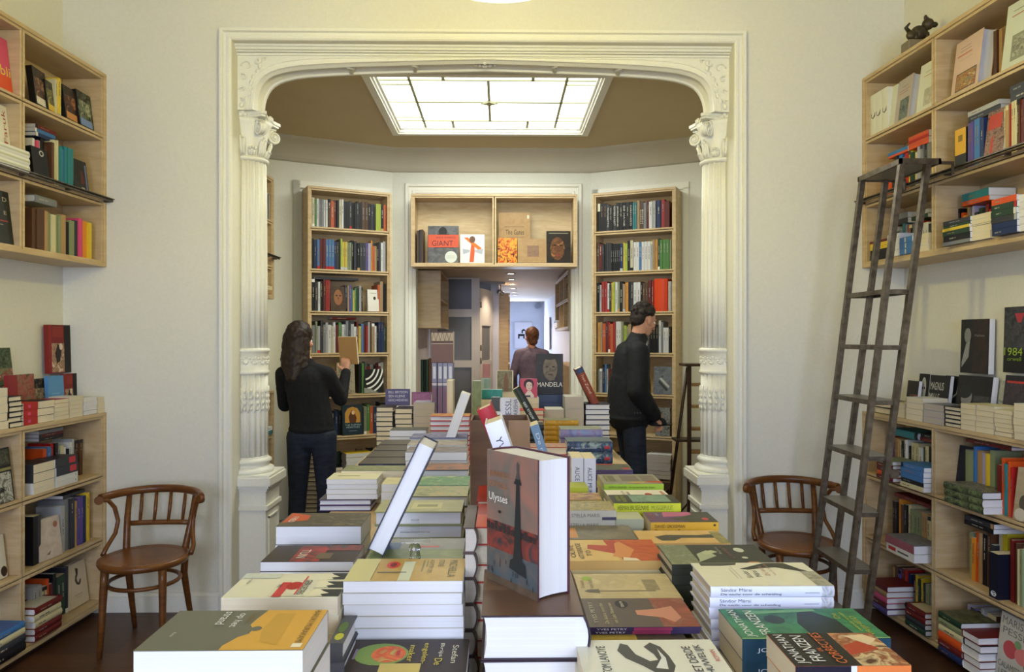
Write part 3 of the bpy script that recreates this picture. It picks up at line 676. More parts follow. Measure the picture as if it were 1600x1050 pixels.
# small bronze figure on top of the right wall bookcase
lx = caseRU.lx(1413); p = caseRU.M @ Vector((lx, .08, 3.041))
t = thing('animal_figurine', 'small dark bronze animal figurine on a block, atop the right bookcase', 'figurine', tuple(p)); p_ = t
BR_ = ramp_mat('dark_bronze', [(.3, '2f2a20'), (.7, '574c38')], (1, 1, 1), 30, 3, .45, metal=.5)
b = MB(); b.box((-.075, -.04, 0), (.075, .04, .05)); b.build('block', mat('7a6f5a', .6, key='stone_block'), t, bevel=.004)
b = MB(); b.ell((0, 0, .095), (.045, .032, .04)); b.ell((.035, -.02, .135), (.03, .026, .03)); b.ell((.062, -.03, .128), (.018, .016, .014)); b.ell((.02, -.025, .165), (.010, .008, .016)); b.ell((.045, .0, .165), (.010, .008, .016)); b.ell((-.045, -.01, .08), (.028, .02, .026)); b.tube([(-.05, 0, .1), (-.075, -.01, .12), (-.06, -.02, .14)], [.012, .010, .005], 8)
for sx in (-.03, .03):
    for sy in (-.018, .018): b.tube([(sx, sy, .09), (sx+.005, sy, .05)], .012, 8)
o = b.build('animal', BR_, t)
# ------------------------------------------------------------------ books
PAL = {'k': ('16161a', 'black'), 'K': ('34363c', 'charcoal'), 'g': ('7b7e80', 'grey'), 'w': ('d8d7d0', 'white'), 'c': ('cdc398', 'cream'),
       'r': ('ad2420', 'red'), 'R': ('6a1e1c', 'dark red'), 'o': ('d5541f', 'orange'), 'y': ('dcbc34', 'yellow'), 'l': ('abc02c', 'lime green'),
       'n': ('4b8a3c', 'green'), 'N': ('26402f', 'dark green'), 'b': ('3f72ac', 'blue'), 'B': ('20305a', 'navy'), 't': ('2f7f86', 'teal'),
       'p': ('57478a', 'purple'), 'P': ('cf4b76', 'pink'), 'm': ('583b28', 'brown'), 'T': ('ad8a5c', 'tan'), 's': ('aaaba9', 'silver grey'),
       'u': ('e0902c', 'amber'), 'v': ('a6a2c0', 'lavender'), 'G': ('86906a', 'sage green')}
ORD = ['first', 'second', 'third', 'fourth', 'fifth', 'sixth', 'seventh', 'eighth', 'ninth', 'tenth', 'eleventh', 'twelfth', 'thirteenth', 'fourteenth', 'fifteenth',
       'sixteenth', 'seventeenth', 'eighteenth', 'nineteenth', 'twentieth', 'twenty-first', 'twenty-second', 'twenty-third', 'twenty-fourth', 'twenty-fifth', 'twenty-sixth', 'twenty-seventh', 'twenty-eighth', 'twenty-ninth', 'thirtieth']
def cm(c):
    if not isinstance(c, str): return c
    return mat(PAL[c][0] if c in PAL else c, .42, spec=.25, key='cover_'+(PAL[c][1].replace(' ', '_') if c in PAL else c))
BASIS = {'up': ((0, 1, 0), (0, 0, 1), (1, 0, 0)), 'face': ((1, 0, 0), (0, 0, 1), (0, -1, 0)), 'sp': ((0, 1, 0), (-1, 0, 0), (0, 0, 1)),
         'fo': ((0, -1, 0), (1, 0, 0), (0, 0, 1)), 'ta': ((1, 0, 0), (0, 1, 0), (0, 0, 1)), 'he': ((-1, 0, 0), (0, -1, 0), (0, 0, 1)),
         'foup': ((0, -1, 0), (0, 0, 1), (-1, 0, 0)), 'side': ((0, 0, 1), (1, 0, 0), (0, 1, 0))}
def placeM(frame, o, x, y, z, w, h, t, rz=0, lean=0, tilt=0):
    """matrix of a book whose box starts at (x,y,z) of the frame; rz about its middle, lean back (about x) / tilt sideways (about y) at its foot"""
    A = [Vector(a) for a in BASIS[o]]; dims = (w, h, t); off = Vector((0, 0, 0)); ext = Vector((0, 0, 0))
    for a, d in zip(A, dims):
        for i in range(3):
            if a[i] < 0: off[i] += d
            if a[i] != 0: ext[i] = d
    B = Matrix(((A[0].x, A[1].x, A[2].x, off.x), (A[0].y, A[1].y, A[2].y, off.y), (A[0].z, A[1].z, A[2].z, off.z), (0, 0, 0, 1)))
    c = Vector((ext.x/2, ext.y/2, 0))
    if lean > 0: z += ext.y*sin(lean)
    R = Matrix.Translation(c) @ Matrix.Rotation(rz, 4, 'Z') @ Matrix.Translation(-c)
    if lean: R = R @ Matrix.Rotation(-lean, 4, 'X')
    if tilt: R = R @ Matrix.Rotation(tilt, 4, 'Y')
    return frame @ Matrix.Translation((x, y, z)) @ R @ B
I4 = Matrix.Identity(4)
def bulge(z, t, b): return b*(1-((z/t)*2-1)**2)
def decorate(b, dec, w, h, t, bl, eps, mats):
    """printed areas and lettering on the front cover (f), spine (s), back (k)"""
    def slot(m):
        m = cm(m)
        if m not in mats: mats.append(m)
        return mats.index(m)
    for k, d in enumerate(dec):
        e = eps*(1+.35*k)
        def mp(p, side=d[0], e=e):
            u, v = p
            if side == 'f': return Vector((u*w, v*h, t+e))
            if side == 'k': return Vector((w*(1-u), v*h, -e))
            return Vector((-bulge(v*t, t, bl)-e, h*(1-u), t*v))
        mi = slot(d[2])
        if d[1] == 'q':
            x0, y0, x1, y1 = d[3:7]; n = 5 if d[0] == 's' and bl else 1
            for i in range(n):
                a = y0+(y1-y0)*i/n; c = y0+(y1-y0)*(i+1)/n
                b.poly([mp(q) for q in ((x0, a), (x1, a), (x1, c), (x0, c))], mi)
        elif d[1] == 'e':
            cx, cy, rx, ry = d[3:7]; b.poly([mp((cx+rx*cos(i*pi/10), cy+ry*sin(i*pi/10))) for i in range(20)], mi)
        elif d[1] == 'p': b.poly([mp(q) for q in d[3]], mi)
        elif d[1] == 't':
            x0, y0, x1, y1 = d[4:8]; vs, fs = text_geo(d[3]); V = [b.bm.verts.new(mp((x0+(x1-x0)*a, y0+(y1-y0)*c))) for a, c in vs]
            for f in fs: b.face([V[i] for i in f], mi)
        elif d[1] == 'tv':      # lettering turned a quarter, running up the page
            x0, y0, x1, y1 = d[4:8]; vs, fs = text_geo(d[3]); V = [b.bm.verts.new(mp((x1-(x1-x0)*c, y0+(y1-y0)*a))) for a, c in vs]
            for f in fs: b.face([V[i] for i in f], mi)
KINDS = {'book': ('paperback', 'hardcover'), 'shelved book': ('shelved_paperback', 'shelved_hardcover'), 'art book': ('art_book', 'art_book'), 'displayed book': ('display_book', 'display_book')}
CATS = {'paperback': 'paperback', 'hardcover': 'hardcover book', 'shelved_paperback': 'shelf paperback', 'shelved_hardcover': 'shelf hardcover', 'art_book': 'art book', 'display_book': 'display book'}
def book(M, w, h, t, cov, pg='w', hard=0, dec=(), label='', group=None, cat='book', parts=True, name='book', bl=None, spine=None, flip=False):
    if name == 'book': name = KINDS[cat][1 if hard else 0]; cat = CATS[name]
    c = .0026 if hard else .0009
    if bl is None: bl = t*.14 if hard else 0
    ns = 8 if bl else 1
    out = [(w, t)] + [(-bulge(t*(1-i/ns), t, bl), t*(1-i/ns)) for i in range(ns+1)] + [(w, 0)]
    ti = t-2*c
    inn = [(w, c)] + [(c-bulge(c+ti*i/ns, t, bl), c+ti*i/ns) for i in range(ns+1)] + [(w, t-c)]
    YX = Matrix(((1, 0, 0, 0), (0, 0, 1, 0), (0, 1, 0, 0), (0, 0, 0, 1)))   # (x, z, y) -> (x, y, z)
    def covermesh(b): b.prism(out+inn, 0, h, YX)
    ins = .0035 if hard else .0004
    cc = w*.03 if hard and t > .02 else 0
    def pagesmesh(b):
        n = 6
        pr = [(c+.0002-bulge(c+ti*i/n, t, bl)*.9, c+ti*i/n) for i in range(n+1)] + [(w-ins-(bulge(t-c-ti*i/n-0, t, 1))*min(.006, cc) if cc else w-ins, t-c-ti*i/n) for i in range(n+1)]
        b.prism(pr, ins, h-ins, YX)
    covm = cm(cov); pm = PG[pg]
    if not parts:
        b = MB(); b.mi = 0; covermesh(b); b.mi = 1; pagesmesh(b); mats = [covm, pm]
        if spine: mats.append(cm(spine))
        me_d = list(dec)
        bmesh.ops.recalc_face_normals(b.bm, faces=b.bm.faces[:])
        decorate(b, me_d, w, h, t, bl, .0006, mats)
        me = bpy.data.meshes.new(name); b.bm.to_mesh(me); b.bm.free()
        for m in mats: me.materials.append(m)
        o = new(name, me, M=M); return tag(o, label, cat, group)
    r = thing(name, label, cat, M=M, group=group)
    b = MB(); covermesh(b); b.build('cover', covm, r)
    b = MB(); pagesmesh(b); b.build('page_block', pm, r)
    def istx(d): return d[1] in ('t', 'tv')
    npr = len([d for d in dec if not istx(d)])
    for nm, ds, e in (('cover_print', [d for d in dec if not istx(d) and d[0] != 's'], .0003), ('spine_print', [d for d in dec if not istx(d) and d[0] == 's'], .0003),
                      ('lettering', [d for d in dec if istx(d) and d[0] != 's'], .0003+.0001*(npr+1)), ('spine_lettering', [d for d in dec if istx(d) and d[0] == 's'], .0004+.0001*(npr+1))):
        if ds:
            b = MB(); mats = []; decorate(b, ds, w, h, t, bl, e, mats)
            me = bpy.data.meshes.new(nm); b.bm.to_mesh(me); b.bm.free()
            for m in mats: me.materials.append(m)
            new(nm, me, r)
    return r
def hexof(c): return PAL[c][0] if c in PAL else c
# ---- rows of upright books in a bookcase cell
def spinedec(rnd, c, t, h):
    """bands and title blocks on a spine"""
    lightc = c in 'wcsylGuTv'
    ink = rnd.choice(['6a665c', '5a4a48', '4a505c', '7a5a4c']) if lightc else rnd.choice(['a8a492', '9a8a62', '8a8c8c', '8c6a4a', 'b8b4a4'])
    out = []; k = rnd.random()
    a = .08+.2*rnd.random()
    n = rnd.randint(4, 9); x = a
    if t > .006 and rnd.random() < .8:
        for i in range(n):
            l = .02+.035*rnd.random(); out.append(('s', 'q', ink, x, .40, x+l, .58)); x += l+.008
            if i == n//2: x += .035
            if x > .85: break
    if k < .12: out.append(('s', 'q', rnd.choice('rwkKsT'), .90, .0, 1.0, 1.0))
    elif k < .22: out.append(('s', 'q', rnd.choice('wkKc'), 0, 0, .10, 1))
    return out
def row(case, cell, x0, x1, chars, hf=(.72, .86), w=.15, d0=.025, seed=0, where='', pg='w', parts=False, cat='shelved book', group=None, zoff=0, plain=False, dmap=None, start=0, px=True, hard=.3):
    rnd = random.Random(seed*31+len(chars)); cx0, cx1, cz0, cz1 = case.cells[cell]; H = cz1-cz0
    if px: x0, x1 = case.lx(x0, d0), case.lx(x1, d0)
    x0 = max(x0, cx0+.001); x1 = min(x1, cx1-.001)
    items = []; i = 0
    ws = []
    prev = None
    for ch in chars:
        if ch == prev: ws.append(ws[-1])
        else: ws.append(rnd.uniform(.7, 1.35))
        prev = ch
    s = (x1-x0)/sum(ws); x = x0; prevh = None; prev = None; dcur = None
    for i, (ch, k) in enumerate(zip(chars, ws)):
        t = k*s
        if ch != '.':
            if ch != prev: hh = H*rnd.uniform(*hf); ww = min(w*rnd.uniform(.9, 1.05), case.depth-d0-.02); dcur = None if plain else spinedec(rnd, ch, t, hh)
            dd = dmap[i] if dmap and i in dmap else (dcur or [])
            hd = rnd.random() < hard
            M = placeM(case.M, 'up', x+.0004, d0+rnd.uniform(0, .012) if ch != prev else d0+.004, cz0+.0005+zoff, ww, hh, t-.0008)
            nm = PAL[ch][1]
            chc = ch if cat != 'art book' else ''.join('%02x' % int(q*.86+8) for q in (lambda v: [.8*x_+.2*sum(v)/3 for x_ in v])([int(PAL[ch][0][j_:j_+2], 16) for j_ in (0, 2, 4)]))
            book(M, ww, hh, t-.0008, chc, pg if rnd.random() < .7 else 'c', hd and t > .012, dd, '%s book, %s from left, %s' % (nm, ORD[min(29, start+i)], where), group, cat, parts)
            prev = ch
        else: prev = None
        x += t
def flat(case, cell, x0, w_, chars, o='sp', d0=.01, z=0, t=.022, D=.14, where='', pg='w', dec=None, jit=.004, group=None, cat='shelved book', px=True, seed=0, hard=0, topdec=(), pile=None, rz=0, D2=None, custom=None):
    """a pile of books lying flat in a cell, listed from the bottom up; w_ = extent along the shelf"""
    rnd = random.Random(seed+len(chars)*7); cx0, cx1, cz0, cz1 = case.cells[cell] if cell else (0, case.L, case.zs[0], 9)
    if px: x1_ = case.lx(w_, d0); x0 = case.lx(x0, d0); w_ = x1_-x0
    if cell: x0 = max(x0, cx0+.006); x0 = min(x0, cx1-w_-.006) if w_ < cx1-cx0-.012 else x0
    zz_ = cz0+z+.0005; n = len(chars)
    if not isinstance(t, (list, tuple)): t = [t]*n
    for i, ch in enumerate(chars):
        W_, H_ = (D, w_) if o in ('sp', 'fo') else (w_, D)
        jx, jy = rnd.uniform(-jit, jit), rnd.uniform(-jit*.5, jit)
        M = placeM(case.M, o, x0+jx if not cell or x0+jx > cx0+.002 else x0, d0+abs(jy), zz_, W_, H_, t[i]-.0006, rz=rz+rnd.uniform(-.012, .012)*(jit > 0))
        dd = (dec[i] if isinstance(dec[0], list) else dec) if dec else spinedec(rnd, ch if len(ch) == 1 else 'k', t[i], H_)
        if i == n-1: dd = list(dd)+list(topdec)
        nm = PAL[ch][1] if ch in PAL else ''
        lab = custom if (custom and i == n-1) else (where if n == 1 and ' book ' in where else '%s book, %s from top, pile %s' % (nm, ORD[n-1-i], where) if n > 1 else '%s book lying flat %s' % (nm, where))
        book(M, W_, H_, t[i]-.0006, ch, pg, hard, dd, lab, group or None, cat, True)
        zz_ += t[i]
def face(case, cell, x, w, h, t, cov, dec, label, d0=.03, px=True, lean=.12, rz=0, pg='w', hard=0, zoff=0, cat='displayed book', o='face', group=None):
    cx0, cx1, cz0, cz1 = case.cells[cell] if cell else (0, case.L, case.zs[0], 9)
    if px: x = case.lx(x, d0)
    if cell: x = max(cx0+.003+abs(rz)*t, min(x, cx1-w-.003))
    M = placeM(case.M, o, x, d0, cz0+.0008+zoff, w, h, t, rz=rz, lean=lean)
    return book(M, w, h, t, cov, pg, hard, dec, label, group, cat, True)
def lifted(t, a): return t*sin(a)
# ------------------------------------------------------------------ people
def blob(name, parts, m, parent, vox=.008, smooth=6, disp=0, seed=0):
    """closed lumps fused into one continuous skin"""
    b = MB()
    for q in parts:
        if q[0] == 'c':      # tapered limb p1 p2 r1 r2 [flattening x,y]
            p1, p2, r1, r2 = Vector(q[1]), Vector(q[2]), q[3], q[4]; fx, fy = q[5] if len(q) > 5 else (1, 1)
            d = (p2-p1); L = d.length; n = 8; z = d.normalized(); 
            x = Vector((1, 0, 0)); x = (x-z*x.dot(z)).normalized(); y = z.cross(x); rs = []
            for i in range(-3, n+4):
                if i < 0: f = 0; a = -i/3.05; off = -r1*a; rr = r1*sqrt(max(0, 1-a*a))
                elif i > n: a = (i-n)/3.05; f = 1; off = r2*a; rr = r2*sqrt(max(0, 1-a*a))
                else: f = i/n; off = 0; rr = r1+(r2-r1)*f
                c = p1+d*f+z*off; rs.append([c+x*cos(k*pi/8)*rr*fx+y*sin(k*pi/8)*rr*fy for k in range(16)])
            b.rings(rs)
        else:
            M = q[3] if len(q) > 3 else None
            b.ell(q[1], q[2], 18, 12, M)
    bmesh.ops.recalc_face_normals(b.bm, faces=b.bm.faces[:])
    me = bpy.data.meshes.new(name); b.bm.to_mesh(me); b.bm.free()
    o = bpy.data.objects.new(name, me); C.objects.link(o)
    r = o.modifiers.new('r', 'REMESH'); r.mode = 'VOXEL'; r.voxel_size = vox; r.use_smooth_shade = True
    s = o.modifiers.new('s', 'SMOOTH'); s.iterations = smooth; s.factor = .5
    dg = bpy.context.evaluated_depsgraph_get(); me2 = bpy.data.meshes.new_from_object(o.evaluated_get(dg)); me2.name = name
    bpy.data.objects.remove(o); bpy.data.meshes.remove(me)
    if disp:
        for v in me2.vertices:
            n = noise.noise(v.co*38+Vector((seed, 0, 0)))+.5*noise.noise(v.co*80); v.co += v.normal*n*disp
    me2.materials.clear(); me2.materials.append(m); me2.polygons.foreach_set('use_smooth', [True]*len(me2.polygons))
    return new(name, me2, parent)
SKIN = ramp_mat('skin', [(.3, 'b98468'), (.7, 'c9967a')], (1, 1, 1), 12, 3, .5)
def rotv(p, c, M): return c + M @ (Vector(p)-c)
def headparts(c, M, k=1):
    """c: head centre; M: rotation; facing +y"""
    def h(x, y, z): return c + M @ (Vector((x, y, z))*k)
    e = []
    e.append(('e', h(0, -.012, .035), (.074*k, .094*k, .082*k), M)); e.append(('e', h(0, .02, -.03), (.060*k, .068*k, .075*k), M))
    e.append(('e', h(0, .045, -.085), (.040*k, .036*k, .026*k), M)); e.append(('c', h(0, .078, .012), h(0, .108, -.03), .009*k, .014*k))
    e.append(('e', h(0, .078, .028), (.05*k, .014*k, .012*k), M)); e.append(('e', h(0, .084, -.062), (.024*k, .010*k, .009*k), M))
    for s in (-1, 1):
        e.append(('e', h(s*.074, -.008, -.015), (.010*k, .020*k, .032*k), M)); e.append(('e', h(s*.045, .055, -.025), (.022*k, .022*k, .022*k), M))
    return e, h
def hand(w, d, side, k=1, curl=.9):
    """wrist w, pointing along d; palm and five bent fingers"""
    d = Vector(d).normalized(); up = Vector((0, 0, 1)); s = d.cross(up)
    if s.length < .1: s = Vector((0, 1, 0)).cross(d)
    s.normalize(); n = s.cross(d).normalized(); w = Vector(w); out = [('c', w, w+d*.075*k, .024*k, .036*k, (1, .55))]
    for i, (o_, L) in enumerate(((-.029, .058), (-.010, .068), (.010, .064), (.028, .050))):
        a = w+d*.085*k+s*o_*k; b1 = a+(d*cos(.4*curl)-n*sin(.4*curl))*L*.5*k; b2 = b1+(d*cos(1.2*curl)-n*sin(1.2*curl))*L*.5*k
        out += [('c', a-d*.02*k, b1, .0095*k, .0085*k), ('c', b1, b2, .0085*k, .007*k)]
    a = w+d*.03*k+s*side*.03*k; b1 = a+(d*.6+s*side*.7-n*.3).normalized()*.04*k; b2 = b1+(d*.9-n*.4).normalized()*.03*k
    out += [('c', a, b1, .012*k, .010*k), ('c', b1, b2, .010*k, .008*k)]
    return out
def person(label, x, y, rz, J, jacket, trousers, shoes, hairparts, hairm, hm, hc, k=1.0, coat=None, hems=None):
    t = thing('person', label, 'person', (x, y, 0), rz)
    hp, h = headparts(Vector(hc), hm, k)
    body = list(hp)
    nb = Vector(J['neck']); body.append(('c', nb, Vector(hc)+hm @ Vector((0, -.02, -.05)), .056*k, .052*k))
    body += [('c', J['pelvis'], J['chest'], .11*k, .11*k, (1.25, .8)), ('c', J['chest'], nb, .11*k, .06*k, (1.2, .8))]
    for s in ('l', 'r'):
        sg = 1 if s == 'r' else -1
        body += [('c', nb-Vector((0, 0, .05)), J['sh'+s], .05*k, .048*k), ('c', J['sh'+s], J['el'+s], .046*k, .036*k), ('c', J['el'+s], J['wr'+s], .036*k, .024*k)]
        body += hand(J['wr'+s], J['hd'+s], -sg if s == 'r' else 1, k)
        body += [('c', J['hip'+s], J['kn'+s], .078*k, .052*k), ('c', J['kn'+s], J['an'+s], .05*k, .034*k), ('c', J['an'+s], Vector(J['an'+s])+Vector((0, .12, -.035)), .034*k, .026*k)]
    blob('body', body, SKIN, t, .0065, 4)
    blob('jacket' if coat else 'sweater', jacket, coat or jm, t, .009, 5, .0015)
    blob('trousers', trousers, hems, t, .009, 4, .001)
    for s in ('l', 'r'):
        a = Vector(J['an'+s]); blob('shoe', [('c', a+Vector((0, -.03, -.035)), a+Vector((0, .14, -.048)), .042, .036, (1, .8)), ('c', a+Vector((0, -.03, -.045)), a+Vector((0, .16, -.055)), .040, .030, (1.05, .5))], shoes, t, .008, 3)
    blob('hair', hairparts(h), hairm, t, .007, 2, .006, 3)
    for s in (-1, 1):
        b = MB(); b.ell(h(s*.031, .072, .002), (.0125*k, .0125*k, .0125*k)); b.build('eye', mat('efece6', .2, key='eye_white'), t)
        b = MB(); b.ell(h(s*.031, .0815, .001), (.006*k, .005*k, .006*k)); b.build('iris', mat('2c1c12', .2), t)
    b = MB(); b.tube([h(-.022, .0915, -.06), h(0, .0955, -.058), h(.022, .0915, -.06)], .0035*k, 8); b.build('lips', mat('a4584c', .5), t)
    return t
V = Vector
BLK = ramp_mat('black_nylon', [(.3, '0e0f11'), (.7, '191b1f')], (1, 1, 1), 8, 4, .75, 1, .3, spec=.3)
KNIT = ramp_mat('black_knit', [(.3, '0e0e10'), (.7, '18181b')], (1, 1, 1), 60, 2, .9, 0, .3)
JEAN = ramp_mat('dark_denim', [(.3, '161c28'), (.7, '252d3c')], (1, 1, 3), 14, 4, .8, .4, .2)
SHOE = mat('17130f', .4, key='dark_leather')
# man in the black jacket, seen from his right
J = dict(pelvis=V((0, -.03, .98)), chest=V((0, -.01, 1.36)), neck=V((0, .02, 1.51)), shr=V((.185, -.02, 1.44)), shl=V((-.185, .0, 1.44)),
         elr=V((.25, -.05, 1.17)), ell=V((-.25, -.0, 1.17)), wrr=V((.17, .10, .985)), wrl=V((-.16, .17, 1.0)), hdr=V((-.25, .5, -.75)), hdl=V((.3, .7, -.3)),
         hipr=V((.09, -.03, .93)), hipl=V((-.09, -.03, .93)), knr=V((.10, .0, .50)), knl=V((-.10, .03, .50)), anr=V((.10, -.05, .085)), anl=V((-.11, .03, .085)))
hm = Matrix.Rotation(radians(22), 3, 'Z') @ Matrix.Rotation(radians(-20), 3, 'X')
hc = V((0, .085, 1.685))
jk = [('c', (0, -.035, .99), (0, -.03, 1.2), .18, .168, (1.2, .92)), ('c', (0, -.03, 1.2), (0, -.015, 1.38), .165, .155, (1.25, .86)), ('c', (0, -.02, 1.40), (0, .015, 1.49), .12, .085, (1.3, .9)),
      ('c', (0, .01, 1.49), (0, .035, 1.545), .082, .074), ('e', (0, -.035, .955), (.218, .175, .05))]
for s, e in (('r', 1), ('l', -1)):
    jk += [('c', (e*.06, -.01, 1.46), J['sh'+s], .078, .082), ('c', J['sh'+s], J['el'+s], .082, .076), ('c', J['el'+s], J['wr'+s], .076, .056)]
tr = [('c', (0, -.03, .95), (0, -.03, 1.02), .12, .12, (1.25, .9))]
for s in 'rl': tr += [('c', J['hip'+s], J['kn'+s], .092, .072), ('c', J['kn'+s], V(J['an'+s])+V((0, 0, .02)), .072, .062)]
def mh(h):
    e = [('e', h(0, -.03, .055), (.082, .092, .075), hm), ('e', h(0, -.065, .0), (.072, .05, .075), hm)]
    rr = random.Random(4)
    for i in range(70):
        a, b_ = rr.uniform(0, 2*pi), rr.uniform(-.35, 1.4); x, y, z = cos(a)*cos(b_)*.08, -.03+sin(a)*cos(b_)*.092, .045+sin(b_)*.082
        if y > .035 and z < .08: continue
        e.append(('e', h(x, y, z), (.016, .016, .014)))
    return e
man = person('man with dark curly hair in a black jacket looking down at the right rear books', 1.005, 5.60, -pi/2+radians(8), J, jk, tr, SHOE, mh,
             ramp_mat('dark_curly_hair', [(.3, '14100d'), (.7, '2e241c')], (1, 1, 1), 60, 3, .7), hm, hc, 1.0, BLK, JEAN)
b = MB()
for i in range(3): b.tube([(.262, -.075+.02*i, 1.01+.0*i), (.268, -.075+.02*i, 1.01)], .006, 8)
b.build('hem_snaps', mat('4a4a4c', .3, .6), man)
wj = J['wrr']+V((-.035, .055, -.075)); o = man.matrix_world
p = Matrix.Translation((1.005, 5.60, 0)) @ Matrix.Rotation(-pi/2+radians(8), 4, 'Z') @ (J['wrr']+V((-.055, .05, -.06)))
t = thing('cap', 'dark peaked cap held low in the right hand of the man', 'cap', tuple(p), radians(8))
b = MB(); b.lathe([(.001, .035), (.04, .03), (.062, .012), (.068, -.02), (.062, -.024), (.03, -.02), (.001, -.018)], n=24); b.build('crown', mat('16161a', .8, key='dark_cloth'), t)
b = MB(); b.prism([(.04, -.045), (.10, -.03), (.115, 0), (.10, .03), (.04, .045)], -.024, -.018); b.build('peak', mat('101014', .6), t)
# woman with long dark hair, seen from behind
J = dict(pelvis=V((.03, 0, .92)), chest=V((0, .0, 1.24)), neck=V((-.03, .01, 1.38)), shr=V((.135, .01, 1.30)), shl=V((-.175, .01, 1.30)),
         elr=V((.19, .13, 1.12)), ell=V((-.20, .10, 1.08)), wrr=V((.19, .25, 1.30)), wrl=V((.0, .27, 1.24)), hdr=V((-.1, .3, .9)), hdl=V((.6, .3, .7)),
         hipr=V((.115, .0, .87)), hipl=V((-.055, .0, .87)), knr=V((.125, .02, .47)), knl=V((-.08, .03, .47)), anr=V((.12, -.02, .085)), anl=V((-.09, -.01, .085)))
hm = Matrix.Rotation(radians(-18), 3, 'Z') @ Matrix.Rotation(radians(-8), 3, 'X'); hc = V((-.06, .035, 1.535))
jk = [('c', (.03, .0, .95), (.015, .0, 1.08), .125, .115, (1.25, .85)), ('c', (.015, .0, 1.08), (-.01, .0, 1.25), .115, .12, (1.25, .85)), ('c', (-.01, .005, 1.26), (-.03, .01, 1.37), .10, .06, (1.3, .9)), ('e', (.03, 0, .925), (.165, .115, .05))]
for s, e in (('r', 1), ('l', -1)):
    jk += [('c', (-.02+e*.05, .01, 1.33), J['sh'+s], .055, .058), ('c', J['sh'+s], J['el'+s], .058, .05), ('c', J['el'+s], J['wr'+s], .05, .036)]
tr = [('c', (.03, 0, .88), (.03, 0, .95), .115, .11, (1.3, .9))]
for s in 'rl': tr += [('c', J['hip'+s], J['kn'+s], .09, .062), ('c', J['kn'+s], V(J['an'+s])+V((0, 0, .01)), .062, .05)]
def wh(h):
    return [('e', h(0, -.03, .04), (.088, .098, .095), hm), ('c', h(0, -.06, .0), h(.0, -.07, -.17), .092, .085, (1, .6)), ('c', h(0, -.075, -.15), h(.02, -.085, -.27), .085, .05, (1, .5)), ('c', h(.05, -.02, -.02), h(.07, -.03, -.2), .04, .035), ('c', h(-.05, -.02, -.02), h(-.075, -.03, -.2), .04, .035)]
wo = person('woman with long dark hair in a black sweater, reading at the left rear shelves', -1.325, 5.12, radians(-6), J, jk, tr, SHOE, wh,
            ramp_mat('long_dark_hair', [(.3, '1c1410'), (.7, '35261c')], (6, 6, .6), 8, 3, .55), hm, hc, .94, KNIT, JEAN)
for c_ in wo.children:
    if c_.name.startswith('jacket'): c_.name = 'sweater'
# the tan book she holds
Mh = Matrix.Translation((-1.295, 5.12, 0)) @ Matrix.Rotation(radians(-6), 4, 'Z')
book(Mh @ placeM(I4, 'face', .09, .31, 1.36, .15, .20, .015, lean=-.15, rz=radians(-14)), .15, .20, .015, 'b08a58', 'c', 0, [], 'tan covered book held up in the hands of the woman', None, 'displayed book', True)
# third person walking away down the passage
J = dict(pelvis=V((0, 0, .93)), chest=V((0, .0, 1.27)), neck=V((0, .02, 1.41)), shr=V((.17, .01, 1.34)), shl=V((-.17, .0, 1.34)),
         elr=V((.21, -.02, 1.08)), ell=V((-.24, .02, 1.08)), wrr=V((.18, .12, .90)), wrl=V((-.2, .14, .93)), hdr=V((0, .4, -.8)), hdl=V((.1, .5, -.7)),
         hipr=V((.085, .0, .88)), hipl=V((-.085, .0, .88)), knr=V((.09, .08, .47)), knl=V((-.09, .0, .47)), anr=V((.09, .06, .085)), anl=V((-.09, -.12, .10)))
hm = Matrix.Rotation(radians(12), 3, 'Z'); hc = V((0.0, .03, 1.565))
jk = [('c', (0, .0, .95), (0, .0, 1.1), .135, .13, (1.25, .85)), ('c', (0, .0, 1.1), (0, .0, 1.28), .13, .135, (1.3, .85)), ('c', (0, .005, 1.3), (0, .02, 1.40), .11, .065, (1.3, .9))]
for s, e in (('r', 1), ('l', -1)):
    jk += [('c', (e*.05, .01, 1.37), J['sh'+s], .06, .065), ('c', J['sh'+s], J['el'+s], .065, .055), ('c', J['el'+s], J['wr'+s], .055, .04)]
tr = [('c', (0, 0, .88), (0, 0, .97), .125, .12, (1.25, .9))]
for s in 'rl': tr += [('c', J['hip'+s], J['kn'+s], .092, .068), ('c', J['kn'+s], V(J['an'+s])+V((0, 0, .01)), .068, .055)]
def ph(h): return [('e', h(0, -.025, .045), (.086, .098, .088), hm), ('c', h(0, -.05, .0), h(0, -.055, -.06), .08, .06, (1, .7))]
pp = person('person with short brown hair in a mauve grey shirt, walking away down the passage', .40, 9.45, radians(10), J, jk, tr, SHOE, ph,
            ramp_mat('brown_hair', [(.3, '4a2e1c'), (.7, '6e4628')], (4, 4, 1), 20, 3, .6), hm, hc, .96, ramp_mat('mauve_grey_cloth', [(.3, '5c5160'), (.7, '766a78')], (1, 1, 1), 9, 3, .8), JEAN)
for c_ in pp.children:
    if c_.name.startswith('jacket'): c_.name = 'shirt'
